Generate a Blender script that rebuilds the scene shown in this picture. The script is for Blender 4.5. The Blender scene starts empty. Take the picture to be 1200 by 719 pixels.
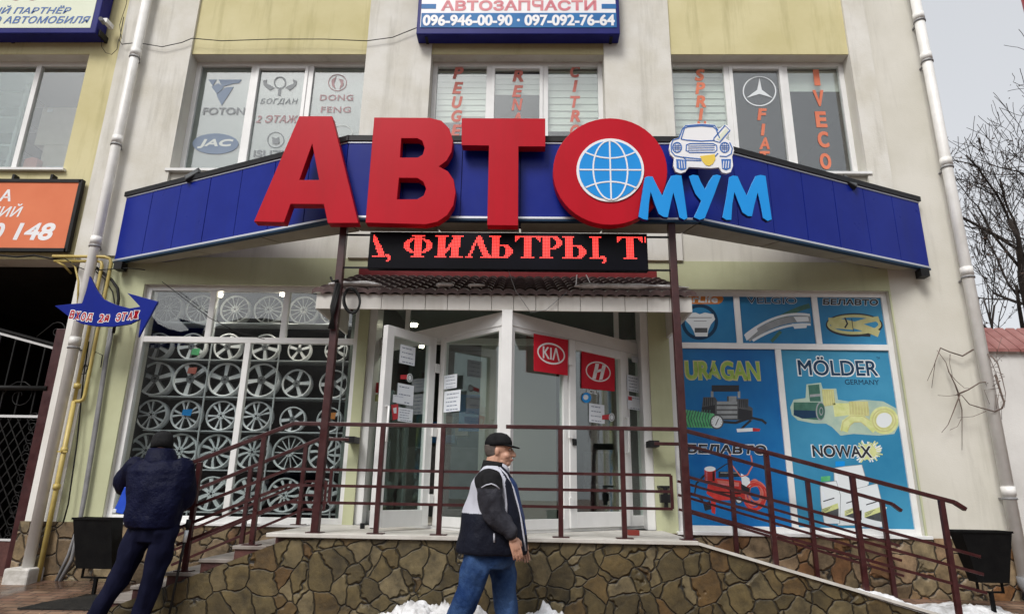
import bpy, bmesh, math, random
from mathutils import Vector, Matrix, noise, geometry
random.seed(7)
SC = bpy.context.scene
COL = SC.collection
rad = math.radians

# ---------------------------------------------------------------- camera
EYE, FPX = 1.30, 750.0
PITCH, YAW, ROLL = rad(16.0), rad(1.5), rad(1.0)
CAMR = Matrix.Rotation(YAW, 3, 'Z') @ Matrix.Rotation(math.pi/2 + PITCH, 3, 'X') @ Matrix.Rotation(ROLL, 3, 'Z')
cd = bpy.data.cameras.new('camera')
cam = bpy.data.objects.new('camera', cd)
COL.objects.link(cam)
cam.matrix_world = Matrix.Translation((0, 0, EYE)) @ CAMR.to_4x4()
cd.sensor_width = 36.0
cd.lens = 36.0*FPX/1200.0
cd.clip_start, cd.clip_end = 0.05, 500.0
SC.camera = cam

# ---------------------------------------------------------------- overcast daylight
SUN_EL, SUN_AZ = rad(48), rad(205)          # azimuth clockwise from +Y
world = bpy.data.worlds.new('World')
SC.world = world
world.use_nodes = True
wn, wl_ = world.node_tree.nodes, world.node_tree.links
sky = wn.new('ShaderNodeTexSky')
sky.sky_type = 'NISHITA'
sky.sun_disc = False
sky.sun_elevation = SUN_EL
sky.sun_rotation = SUN_AZ
sky.air_density, sky.dust_density, sky.ozone_density = 1.0, 5.0, 1.0
hs = wn.new('ShaderNodeHueSaturation')
hs.inputs['Saturation'].default_value = 0.22
wl_.new(sky.outputs['Color'], hs.inputs['Color'])
bg = wn['Background']
ov = wn.new('ShaderNodeMix'); ov.data_type = 'RGBA'          # even overcast veil over the sky
ov.inputs['Factor'].default_value = 0.6
ov.inputs['B'].default_value = (5.0, 5.15, 5.4, 1)
wl_.new(hs.outputs['Color'], ov.inputs['A']); wl_.new(ov.outputs['Result'], bg.inputs['Color'])
bg.inputs['Strength'].default_value = 0.11
sl = bpy.data.lights.new('sun', 'SUN')
sl.energy, sl.angle, sl.color = 1.5, rad(20), (1.0, 0.97, 0.93)
so = bpy.data.objects.new('sun', sl)
COL.objects.link(so)
sdir = Vector((math.sin(SUN_AZ)*math.cos(SUN_EL), math.cos(SUN_AZ)*math.cos(SUN_EL), math.sin(SUN_EL)))
so.rotation_euler = sdir.to_track_quat('Z', 'Y').to_euler()
so.location = sdir*50
SC.view_settings.view_transform = 'Standard'
SC.view_settings.look = 'None'
SC.view_settings.exposure = 0.65
SC.view_settings.gamma = 1.0
SC.view_settings.use_curve_mapping = False
SC.cycles.max_bounces = 8
SC.cycles.transparent_max_bounces = 12

# ---------------------------------------------------------------- pixel helpers (1200 x 719 photograph)
def ray(px, py):
    return CAMR @ Vector(((px-600)/FPX, (359.5-py)/FPX, -1.0))
def P(px, py, Y):
    d = ray(px, py); t = Y/d.y
    return Vector((d.x*t, Y, EYE + d.z*t))
def PZ(px, py, z):
    d = ray(px, py); t = (z-EYE)/d.z
    return Vector((d.x*t, d.y*t, z))
def rp(l, r, t, b, Y):
    m, c = (t+b)/2, (l+r)/2
    return P(l, m, Y).x, P(r, m, Y).x, P(c, b, Y).z, P(c, t, Y).z
class Frame:
    """an upright plane: origin O, direction U to the right; height is world z; h comes out towards the viewer"""
    def __init__(s, O, U):
        s.O = Vector((O[0], O[1], 0)); s.U = Vector((U[0], U[1], 0)).normalized(); s.N = s.U.cross(Vector((0, 0, 1)))
    def at(s, a, z, h=0):
        return s.O + s.U*a + Vector((0, 0, z)) + s.N*h
    def px(s, px, py):
        d = ray(px, py); E = Vector((0, 0, EYE))
        t = (s.O - E).dot(s.N)/d.dot(s.N)
        q = E + d*t
        return (q - s.O).dot(s.U), q.z
    def rect(s, l, r, t, b):
        m, c = (t+b)/2, (l+r)/2
        return s.px(l, m)[0], s.px(r, m)[0], s.px(c, b)[1], s.px(c, t)[1]
def FAC(Y):
    return Frame((0, Y), (1, 0))

# ---------------------------------------------------------------- object helpers
def thing(name, label, cat, loc=(0, 0, 0), group=None):
    o = bpy.data.objects.new(name, None); COL.objects.link(o)
    o.location = loc; o.empty_display_size = 0.1
    tag(o, label, cat, group)
    return o
def tag(o, label=None, cat=None, group=None, kind=None):
    if label: o['label'] = label
    if cat: o['category'] = cat
    if group: o['group'] = group
    if kind: o['kind'] = kind
    return o
def wloc(o):
    v = Vector((0, 0, 0))
    while o is not None:
        v += Vector(o.location); o = o.parent
    return v
def frames(pts):
    out = []; n = len(pts); prev = None
    for i, p in enumerate(pts):
        t = (pts[min(i+1, n-1)] - pts[max(i-1, 0)])
        t = t.normalized() if t.length > 1e-9 else Vector((0, 0, 1))
        if prev is None:
            a = Vector((0, 0, 1)) if abs(t.z) < 0.9 else Vector((0, 1, 0))
            u = t.cross(a).normalized()
        else:
            u = prev - t*prev.dot(t)
            u = u.normalized() if u.length > 1e-6 else t.orthogonal().normalized()
        prev = u
        out.append((t, u, t.cross(u)))
    return out
class MB:
    def __init__(s): s.v, s.f, s.m, s.s = [], [], [], []
    def add(s, vs, fs, mi=0, smooth=False):
        b = len(s.v)
        s.v += [Vector(v) for v in vs]
        for f in fs:
            s.f.append([b+i for i in f]); s.m.append(mi); s.s.append(smooth)
    def box(s, x0, x1, y0, y1, z0, z1, mi=0):
        s.add([(x0,y0,z0),(x1,y0,z0),(x1,y1,z0),(x0,y1,z0),(x0,y0,z1),(x1,y0,z1),(x1,y1,z1),(x0,y1,z1)],
              [(3,2,1,0),(4,5,6,7),(0,1,5,4),(1,2,6,5),(2,3,7,6),(3,0,4,7)], mi)
    def fbox(s, F, a0, a1, z0, z1, h0, h1, mi=0):
        c = [F.at(a, z, h) for z in (z0, z1) for (a, h) in ((a0,h0),(a1,h0),(a1,h1),(a0,h1))]
        s.add(c, [(0,1,2,3),(7,6,5,4),(4,5,1,0),(5,6,2,1),(6,7,3,2),(7,4,0,3)], mi)
    def quad(s, a, b, c, d, mi=0): s.add([a, b, c, d], [(0,1,2,3)], mi)
    def beam(s, a, b, w, h, mi=0, up=Vector((0,0,1))):
        a, b = Vector(a), Vector(b); t = (b-a).normalized()
        u = t.cross(up)
        u = u.normalized() if u.length > 1e-5 else Vector((1,0,0))
        w_ = u.cross(t)
        c = [p + u*(i*w/2) + w_*(j*h/2) for p in (a, b) for (i, j) in ((-1,-1),(1,-1),(1,1),(-1,1))]
        s.add(c, [(3,2,1,0),(4,5,6,7),(0,1,5,4),(1,2,6,5),(2,3,7,6),(3,0,4,7)], mi)
    def tube(s, pts, r, n=8, mi=0, smooth=True, flat=None):
        pts = [Vector(p) for p in pts]
        R = r if isinstance(r, (list, tuple)) else [r]*len(pts)
        b = len(s.v); fr = frames(pts)
        for p, q, (t, u, w) in zip(pts, R, fr):
            ru, rw = q if isinstance(q, tuple) else (q, q)
            for k in range(n):
                a = 2*math.pi*k/n
                s.v.append(p + u*(ru*math.cos(a)) + w*(rw*math.sin(a)))
        for i in range(len(pts)-1):
            for k in range(n):
                k2 = (k+1) % n
                s.f.append([b+i*n+k, b+i*n+k2, b+(i+1)*n+k2, b+(i+1)*n+k]); s.m.append(mi); s.s.append(smooth)
        s.f.append([b+k for k in range(n-1, -1, -1)]); s.m.append(mi); s.s.append(False)
        e = b+(len(pts)-1)*n
        s.f.append([e+k for k in range(n)]); s.m.append(mi); s.s.append(False)
    def loft(s, secs, n=20, mi=0):
        """secs: (centre, forward axis, rf, lateral axis, rl[, squareness])"""
        b = len(s.v)
        for sec in secs:
            c, A, ra, B, rb = sec[:5]
            for k in range(n):
                t = 2*math.pi*k/n
                ca, sa = math.cos(t), math.sin(t)
                q = 0.85
                ca = math.copysign(abs(ca)**q, ca); sa = math.copysign(abs(sa)**q, sa)
                s.v.append(Vector(c) + Vector(A)*(ra*ca) + Vector(B)*(rb*sa))
        for i in range(len(secs)-1):
            for k in range(n):
                k2 = (k+1) % n
                s.f.append([b+i*n+k, b+i*n+k2, b+(i+1)*n+k2, b+(i+1)*n+k]); s.m.append(mi); s.s.append(True)
        s.f.append([b+k for k in range(n-1, -1, -1)]); s.m.append(mi); s.s.append(True)
        e = b+(len(secs)-1)*n
        s.f.append([e+k for k in range(n)]); s.m.append(mi); s.s.append(True)
    def ell(s, c, r, nu=16, nv=10, mi=0, rot=None):
        c = Vector(c); b = len(s.v)
        for j in range(1, nv):
            ph = math.pi*j/nv
            for i in range(nu):
                th = 2*math.pi*i/nu
                q = Vector((r[0]*math.sin(ph)*math.cos(th), r[1]*math.sin(ph)*math.sin(th), r[2]*math.cos(ph)))
                s.v.append(c + (rot @ q if rot else q))
        for zz in (1, -1):
            q = Vector((0, 0, r[2]*zz)); s.v.append(c + (rot @ q if rot else q))
        top = b+(nv-1)*nu; bot = top+1
        def F(f): s.f.append(f); s.m.append(mi); s.s.append(True)
        for i in range(nu):
            i2 = (i+1) % nu
            F([top, b+i, b+i2]); F([bot, b+(nv-2)*nu+i2, b+(nv-2)*nu+i])
            for j in range(nv-2):
                F([b+j*nu+i, b+(j+1)*nu+i, b+(j+1)*nu+i2, b+j*nu+i2])
    def poly(s, pts, F, h0, h1, mi=0, holes=(), side=None):
        """a flat shape (a, z) in frame F with thickness h0..h1"""
        loops = [list(pts)] + [list(h) for h in holes]
        tri = geometry.tessellate_polygon([[Vector((a, z, 0)) for a, z in L] for L in loops])
        allp = [q for L in loops for q in L]
        n = len(allp)
        s.add([F.at(a, z, h1) for a, z in allp] + [F.at(a, z, h0) for a, z in allp], [], mi)
        b = len(s.v)-2*n
        for t in tri:
            a, c, d = [allp[i] for i in t]
            cr = (c[0]-a[0])*(d[1]-a[1]) - (c[1]-a[1])*(d[0]-a[0])
            t = list(t) if cr > 0 else list(t)[::-1]
            s.f.append([b+i for i in t]); s.m.append(mi); s.s.append(False)
            s.f.append([b+n+i for i in t[::-1]]); s.m.append(mi); s.s.append(False)
        o = 0
        for li, L in enumerate(loops):
            k = len(L)
            ar = sum(L[i][0]*L[(i+1) % k][1] - L[(i+1) % k][0]*L[i][1] for i in range(k))
            for i in range(k):
                j = (i+1) % k
                f = [b+o+i, b+n+o+i, b+n+o+j, b+o+j]
                if (ar < 0) != (li > 0): f = f[::-1]
                s.f.append(f); s.m.append(mi if side is None else side); s.s.append(False)
            o += k
    def stroke(s, pts, w, F, h0, h1, mi=0, closed=False):
        """a ribbon of width w along pts (a, z)"""
        p = [Vector((a, z)) for a, z in pts]; n = len(p); L, R = [], []
        for i in range(n):
            a = p[(i-1) % n] if (closed or i > 0) else p[i]
            c = p[(i+1) % n] if (closed or i < n-1) else p[i]
            t = (c-a); t = t.normalized() if t.length > 1e-9 else Vector((1, 0))
            nn = Vector((-t.y, t.x))*w/2
            L.append(p[i]+nn); R.append(p[i]-nn)
        b = len(s.v)
        for q, r in zip(L, R):
            for (x, h) in ((q, h1), (r, h1), (r, h0), (q, h0)):
                s.v.append(F.at(x.x, x.y, h))
        m = n if closed else n-1
        for i in range(m):
            a, c = b+4*i, b+4*((i+1) % n)
            for (e, g) in ((0,1),(1,2),(2,3),(3,0)):
                s.f.append([a+e, a+g, c+g, c+e]); s.m.append(mi); s.s.append(False)
    def text(s, body, box, F, h0, h1, mi=0, bold=0.03, shear=0.0, spacing=1.0, lines=1.0):
        c = bpy.data.curves.new('t', 'FONT')
        c.body = body; c.shear = shear; c.space_character = spacing; c.space_line = lines
        c.align_x = 'CENTER' if '\n' in body else 'LEFT'
        c.resolution_u = 4
        o = bpy.data.objects.new('t', c); COL.objects.link(o)
        dg = bpy.context.evaluated_depsgraph_get(); dg.update()
        me = bpy.data.meshes.new_from_object(o.evaluated_get(dg))
        vs = [v.co.copy() for v in me.vertices]
        x0, x1 = min(v.x for v in vs), max(v.x for v in vs)
        y0, y1 = min(v.y for v in vs), max(v.y for v in vs)
        a0, a1, z0, z1 = box
        rb = bold*0.5*((a1-a0)/(x1-x0) + (z1-z0)/(y1-y0))*0.8
        rb = min(rb, 0.16*min(abs(a1-a0), abs(z1-z0)))
        a0, a1, z0, z1 = a0+rb, a1-rb, z0+rb, z1-rb
        mp = [(a0+(v.x-x0)/(x1-x0)*(a1-a0), z0+(v.y-y0)/(y1-y0)*(z1-z0)) for v in vs]
        n = len(vs); b = len(s.v)
        s.v += [F.at(a, z, h1) for a, z in mp]
        nbase = b
        thick = abs(h1-h0) > 0.0015
        if thick: s.v += [F.at(a, z, h0) for a, z in mp]
        if rb > 0.0005:                              # heavier weight: a ribbon along every outline
            key, rep, use = {}, [], {}
            for i, v in enumerate(vs): rep.append(key.setdefault((round(v.x, 5), round(v.y, 5)), i))
            for p in me.polygons:
                ids = [rep[i] for i in p.vertices]; k = len(ids)
                if sum(vs[ids[i]].x*vs[ids[(i+1) % k]].y - vs[ids[(i+1) % k]].x*vs[ids[i]].y for i in range(k)) < 0: ids = ids[::-1]
                for i in range(k): use[(ids[i], ids[(i+1) % k])] = 1
            nx_ = {i: j for (i, j) in use if (j, i) not in use and i != j}
            seen = set()
            for st_ in list(nx_):
                if st_ in seen: continue
                L_, c_ = [], st_
                while c_ in nx_ and c_ not in seen and len(L_) < 5000:
                    seen.add(c_); L_.append(mp[c_]); c_ = nx_[c_]
                L_ = [q for i, q in enumerate(L_) if math.dist(q, L_[i-1]) > 1e-5]
                if len(L_) < 3: continue
                hh = h1 + (0.0002 if h1 >= h0 else -0.0002)
                n_ = len(L_); bb = len(s.v); prm = []
                for i in range(n_):
                    p_, q_, r_ = Vector(L_[i-1]), Vector(L_[i]), Vector(L_[(i+1) % n_])
                    t1, t2 = (q_-p_).normalized(), (r_-q_).normalized()
                    n1, n2 = Vector((t1.y, -t1.x)), Vector((t2.y, -t2.x)); m_ = (n1+n2)
                    m_ = m_.normalized() if m_.length > 1e-3 else n1
                    k_ = rb/max(0.8, m_.dot(n1))
                    s.v.append(F.at(*(q_+m_*k_), hh)); s.v.append(F.at(*(q_-m_*rb*0.5), hh))
                for i in range(n_):
                    j = (i+1) % n_
                    s.f.append([bb+2*i, bb+2*j, bb+2*j+1, bb+2*i+1]); s.m.append(mi); s.s.append(False)
        cnt = {}
        for p in me.polygons:
            ids = list(p.vertices)
            q = [mp[i] for i in ids]
            ar = sum(q[i][0]*q[(i+1) % len(q)][1] - q[(i+1) % len(q)][0]*q[i][1] for i in range(len(q)))
            if ar < 0: ids = ids[::-1]
            s.f.append([b+i for i in ids]); s.m.append(mi); s.s.append(False)
            if thick:
                s.f.append([b+n+i for i in ids[::-1]]); s.m.append(mi); s.s.append(False)
                for i in range(len(ids)):
                    e = (ids[i], ids[(i+1) % len(ids)])
                    cnt[e] = cnt.get(e, 0)+1
        if thick:
            for (i, j) in cnt:
                if (j, i) not in cnt:
                    s.f.append([b+j, b+i, b+n+i, b+n+j]); s.m.append(mi); s.s.append(False)
        bpy.data.objects.remove(o); bpy.data.curves.remove(c); bpy.data.meshes.remove(me)
    def mesh(s, name, mats, off=Vector((0,0,0))):
        me = bpy.data.meshes.new(name)
        me.from_pydata([tuple(v-off) for v in s.v], [], s.f)
        for m in (mats if isinstance(mats, (list, tuple)) else [mats]): me.materials.append(m)
        me.polygons.foreach_set('material_index', s.m)
        me.polygons.foreach_set('use_smooth', s.s)
        me.update()
        return me
    def build(s, name, mats, parent=None, bevel=0.0, own_origin=False):
        off = wloc(parent) if parent is not None else Vector((0, 0, 0))
        loc = Vector((0, 0, 0))
        if parent is None:
            xs = [v.x for v in s.v]; ys = [v.y for v in s.v]; zs = [v.z for v in s.v]
            loc = Vector(((min(xs)+max(xs))/2, (min(ys)+max(ys))/2, min(zs))); off = loc
        o = bpy.data.objects.new(name, s.mesh(name, mats, off)); COL.objects.link(o)
        o.location = loc; o.parent = parent
        if bevel:
            m = o.modifiers.new('edge', 'BEVEL'); m.width = bevel; m.segments = 2; m.limit_method = 'ANGLE'; m.angle_limit = rad(40)
        return o
def circ(cx, cz, rx, rz=None, n=32, a0=0, a1=360):
    rz = rx if rz is None else rz
    k = n if a1-a0 >= 360 else n+1
    return [(cx+rx*math.cos(rad(a0+(a1-a0)*i/n)), cz+rz*math.sin(rad(a0+(a1-a0)*i/n))) for i in range(k)]
def remeshed(mb, voxel, smooth=4):
    me = mb.mesh('tmp', [])
    o = bpy.data.objects.new('tmp', me); COL.objects.link(o)
    m = o.modifiers.new('r', 'REMESH'); m.mode = 'VOXEL'; m.voxel_size = voxel; m.use_smooth_shade = True
    if smooth:
        q = o.modifiers.new('s', 'SMOOTH'); q.iterations = smooth; q.factor = 0.5
    dg = bpy.context.evaluated_depsgraph_get(); dg.update()
    r = bpy.data.meshes.new_from_object(o.evaluated_get(dg))
    out = MB(); out.v = [v.co.copy() for v in r.vertices]
    for p in r.polygons:
        out.f.append(list(p.vertices)); out.m.append(0); out.s.append(True)
    bpy.data.objects.remove(o); bpy.data.meshes.remove(me); bpy.data.meshes.remove(r)
    return out

# ---------------------------------------------------------------- materials
def S(r, g, b):
    f = lambda c: (c/255/12.92) if c/255 <= 0.04045 else ((c/255+0.055)/1.055)**2.4
    return (f(r), f(g), f(b), 1.0)
def mat(name, c1, c2=None, scale=4.0, rough=0.7, metal=0.0, bump=0.0, bscale=40.0, stretch=(1,1,1), lo=0.35, hi=0.65, spec=0.5, coat=0.0, streak=None, streak_amt=0.5, rvar=0.0):
    m = bpy.data.materials.new(name); m.use_nodes = True
    n, l = m.node_tree.nodes, m.node_tree.links
    b = n['Principled BSDF']
    b.inputs['Roughness'].default_value = rough
    b.inputs['Metallic'].default_value = metal
    b.inputs['Specular IOR Level'].default_value = spec
    b.inputs['Coat Weight'].default_value = coat
    b.inputs['Coat Roughness'].default_value = 0.08
    b.inputs['Base Color'].default_value = c1
    tc = n.new('ShaderNodeNewGeometry')
    def noise_(sc, st, det=6.0, ro=0.6):
        mp = n.new('ShaderNodeMapping'); mp.inputs['Scale'].default_value = st
        l.new(tc.outputs['Position'], mp.inputs['Vector'])
        t = n.new('ShaderNodeTexNoise'); t.inputs['Scale'].default_value = sc; t.inputs['Detail'].default_value = det; t.inputs['Roughness'].default_value = ro
        l.new(mp.outputs['Vector'], t.inputs['Vector'])
        return t
    if c2 is not None:
        t = noise_(scale, stretch)
        r = n.new('ShaderNodeValToRGB'); r.color_ramp.elements[0].position = lo; r.color_ramp.elements[1].position = hi
        r.color_ramp.elements[0].color = c1; r.color_ramp.elements[1].color = c2
        l.new(t.outputs['Fac'], r.inputs['Fac'])
        out = r.outputs['Color']
        if streak is not None:
            t2 = noise_(3.0, (1.6, 1.6, 0.16), 8.0, 0.65)
            r2 = n.new('ShaderNodeValToRGB'); r2.color_ramp.elements[0].position = 0.52; r2.color_ramp.elements[1].position = 0.75
            r2.color_ramp.elements[0].color = (0,0,0,1); r2.color_ramp.elements[1].color = (streak_amt,)*3+(1,)
            l.new(t2.outputs['Fac'], r2.inputs['Fac'])
            mx = n.new('ShaderNodeMix'); mx.data_type = 'RGBA'
            l.new(r2.outputs['Color'], mx.inputs['Factor']); l.new(out, mx.inputs['A']); mx.inputs['B'].default_value = streak
            out = mx.outputs['Result']
        l.new(out, b.inputs['Base Color'])
    if bump:
        t = noise_(bscale, (1,1,1))
        bp = n.new('ShaderNodeBump'); bp.inputs['Strength'].default_value = bump; bp.inputs['Distance'].default_value = 0.02
        l.new(t.outputs['Fac'], bp.inputs['Height']); l.new(bp.outputs['Normal'], b.inputs['Normal'])
    if rvar:
        t = noise_(7.0, (1,1,1))
        mr = n.new('ShaderNodeMapRange'); mr.inputs['To Min'].default_value = max(0.03, rough-rvar); mr.inputs['To Max'].default_value = min(1, rough+rvar)
        mr.inputs['From Min'].default_value = 0.3; mr.inputs['From Max'].default_value = 0.7
        l.new(t.outputs['Fac'], mr.inputs['Value']); l.new(mr.outputs['Result'], b.inputs['Roughness'])
    return m
def emit(name, col, st):
    m = bpy.data.materials.new(name); m.use_nodes = True
    b = m.node_tree.nodes['Principled BSDF']
    b.inputs['Base Color'].default_value = (0.01, 0.01, 0.01, 1)
    b.inputs['Emission Color'].default_value = col; b.inputs['Emission Strength'].default_value = st
    return m
def glass_mat(name, tint, f0, f1=0.5, rough=0.0, wav=0.0):
    m = bpy.data.materials.new(name); m.use_nodes = True
    n, l = m.node_tree.nodes, m.node_tree.links
    n.remove(n['Principled BSDF'])
    t = n.new('ShaderNodeBsdfTransparent'); t.inputs['Color'].default_value = tint
    g = n.new('ShaderNodeBsdfGlossy'); g.inputs['Roughness'].default_value = rough
    lw = n.new('ShaderNodeLayerWeight'); lw.inputs['Blend'].default_value = 0.35
    mr = n.new('ShaderNodeMapRange'); mr.inputs['To Min'].default_value = f0; mr.inputs['To Max'].default_value = f1
    l.new(lw.outputs['Facing'], mr.inputs['Value'])
    mx = n.new('ShaderNodeMixShader')
    l.new(mr.outputs['Result'], mx.inputs['Fac']); l.new(t.outputs['BSDF'], mx.inputs[1]); l.new(g.outputs['BSDF'], mx.inputs[2])
    l.new(mx.outputs['Shader'], n['Material Output'].inputs['Surface'])
    if wav:
        ge = n.new('ShaderNodeNewGeometry')
        nz = n.new('ShaderNodeTexNoise'); nz.inputs['Scale'].default_value = 1.7; nz.inputs['Detail'].default_value = 1
        l.new(ge.outputs['Position'], nz.inputs['Vector'])
        bp = n.new('ShaderNodeBump'); bp.inputs['Strength'].default_value = wav; bp.inputs['Distance'].default_value = 0.02
        l.new(nz.outputs['Fac'], bp.inputs['Height']); l.new(bp.outputs['Normal'], g.inputs['Normal'])
    return m
def stone_mat(name, cols, scale=4.2, gap=0.05):
    m = bpy.data.materials.new(name); m.use_nodes = True
    n, l = m.node_tree.nodes, m.node_tree.links
    b = n['Principled BSDF']
    g = n.new('ShaderNodeNewGeometry')
    nz = n.new('ShaderNodeTexNoise'); nz.inputs['Scale'].default_value = 3.0; nz.inputs['Detail'].default_value = 3
    l.new(g.outputs['Position'], nz.inputs['Vector'])
    va = n.new('ShaderNodeVectorMath'); va.operation = 'SUBTRACT'; va.inputs[1].default_value = (0.5, 0.5, 0.5)
    l.new(nz.outputs['Color'], va.inputs[0])
    vs = n.new('ShaderNodeVectorMath'); vs.operation = 'SCALE'; vs.inputs['Scale'].default_value = 0.24
    l.new(va.outputs['Vector'], vs.inputs[0])
    ad = n.new('ShaderNodeVectorMath'); l.new(g.outputs['Position'], ad.inputs[0]); l.new(vs.outputs['Vector'], ad.inputs[1])
    mp = n.new('ShaderNodeMapping'); mp.inputs['Scale'].default_value = (1, 1, 0.92); l.new(ad.outputs['Vector'], mp.inputs['Vector'])
    v1 = n.new('ShaderNodeTexVoronoi'); v1.feature = 'F1'; v1.inputs['Scale'].default_value = scale; v1.inputs['Randomness'].default_value = 0.9
    v2 = n.new('ShaderNodeTexVoronoi'); v2.feature = 'DISTANCE_TO_EDGE'; v2.inputs['Scale'].default_value = scale; v2.inputs['Randomness'].default_value = 0.9
    for v in (v1, v2): l.new(mp.outputs['Vector'], v.inputs['Vector'])
    sp = n.new('ShaderNodeSeparateColor'); l.new(v1.outputs['Color'], sp.inputs['Color'])
    r = n.new('ShaderNodeValToRGB'); r.color_ramp.interpolation = 'LINEAR'
    e = r.color_ramp.elements
    while len(e) < len(cols): e.new(0.5)
    for i, c in enumerate(cols):
        e[i].position = i/len(cols); e[i].color = c
    l.new(sp.outputs['Red'], r.inputs['Fac'])
    n2 = n.new('ShaderNodeTexNoise'); n2.inputs['Scale'].default_value = 6.0; n2.inputs['Detail'].default_value = 10; n2.inputs['Roughness'].default_value = 0.7
    l.new(g.outputs['Position'], n2.inputs['Vector'])
    mr = n.new('ShaderNodeMapRange'); mr.inputs['From Min'].default_value = 0.3; mr.inputs['From Max'].default_value = 0.7; mr.inputs['To Min'].default_value = 0.3; mr.inputs['To Max'].default_value = 1.6
    l.new(n2.outputs['Fac'], mr.inputs['Value'])
    mu = n.new('ShaderNodeMix'); mu.data_type = 'RGBA'; mu.blend_type = 'MULTIPLY'; mu.inputs['Factor'].default_value = 1
    l.new(r.outputs['Color'], mu.inputs['A']); l.new(mr.outputs['Result'], mu.inputs['B'])
    ed = n.new('ShaderNodeMapRange'); ed.inputs['From Min'].default_value = gap*0.25; ed.inputs['From Max'].default_value = gap*0.8
    l.new(v2.outputs['Distance'], ed.inputs['Value'])
    mx = n.new('ShaderNodeMix'); mx.data_type = 'RGBA'
    l.new(ed.outputs['Result'], mx.inputs['Factor']); mx.inputs['A'].default_value = (0.014, 0.012, 0.009, 1); l.new(mu.outputs['Result'], mx.inputs['B'])
    l.new(mx.outputs['Result'], b.inputs['Base Color'])
    hh = n.new('ShaderNodeMapRange'); hh.inputs['From Max'].default_value = gap*2.4; hh.interpolation_type = 'SMOOTHSTEP'
    l.new(v2.outputs['Distance'], hh.inputs['Value'])
    ma = n.new('ShaderNodeMath'); ma.operation = 'MULTIPLY_ADD'; ma.inputs[1].default_value = 0.45
    l.new(n2.outputs['Fac'], ma.inputs[0]); l.new(hh.outputs['Result'], ma.inputs[2])
    bp = n.new('ShaderNodeBump'); bp.inputs['Strength'].default_value = 0.9; bp.inputs['Distance'].default_value = 0.03
    l.new(ma.outputs['Value'], bp.inputs['Height']); l.new(bp.outputs['Normal'], b.inputs['Normal'])
    b.inputs['Roughness'].default_value = 0.55
    return m
def paver_mat(name):
    m = bpy.data.materials.new(name); m.use_nodes = True
    n, l = m.node_tree.nodes, m.node_tree.links
    b = n['Principled BSDF']; g = n.new('ShaderNodeNewGeometry')
    br = n.new('ShaderNodeTexBrick'); br.inputs['Scale'].default_value = 1.0
    br.inputs['Brick Width'].default_value = 0.2; br.inputs['Row Height'].default_value = 0.1; br.inputs['Mortar Size'].default_value = 0.006
    br.inputs['Color1'].default_value = (0.16, 0.085, 0.055, 1); br.inputs['Color2'].default_value = (0.22, 0.14, 0.09, 1); br.inputs['Mortar'].default_value = (0.03, 0.028, 0.025, 1)
    l.new(g.outputs['Position'], br.inputs['Vector'])
    nz = n.new('ShaderNodeTexNoise'); nz.inputs['Scale'].default_value = 2.2; nz.inputs['Detail'].default_value = 8
    l.new(g.outputs['Position'], nz.inputs['Vector'])
    mr = n.new('ShaderNodeMapRange'); mr.inputs['From Min'].default_value = 0.35; mr.inputs['From Max'].default_value = 0.65; mr.inputs['To Min'].default_value = 0.4; mr.inputs['To Max'].default_value = 1.15
    l.new(nz.outputs['Fac'], mr.inputs['Value'])
    mu = n.new('ShaderNodeMix'); mu.data_type = 'RGBA'; mu.blend_type = 'MULTIPLY'; mu.inputs['Factor'].default_value = 1
    l.new(br.outputs['Color'], mu.inputs['A']); l.new(mr.outputs['Result'], mu.inputs['B']); l.new(mu.outputs['Result'], b.inputs['Base Color'])
    m2 = n.new('ShaderNodeMapRange'); m2.inputs['From Min'].default_value = 0.35; m2.inputs['From Max'].default_value = 0.6; m2.inputs['To Min'].default_value = 0.15; m2.inputs['To Max'].default_value = 0.7
    l.new(nz.outputs['Fac'], m2.inputs['Value']); l.new(m2.outputs['Result'], b.inputs['Roughness'])
    bp = n.new('ShaderNodeBump'); bp.inputs['Strength'].default_value = 0.5; bp.inputs['Distance'].default_value = 0.01
    l.new(br.outputs['Fac'], bp.inputs['Height']); bp.invert = True; l.new(bp.outputs['Normal'], b.inputs['Normal'])
    return m
def G(v, w=None): return (v, v, v, 1) if w is None else (v, v*w, v*w*w, 1)
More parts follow.
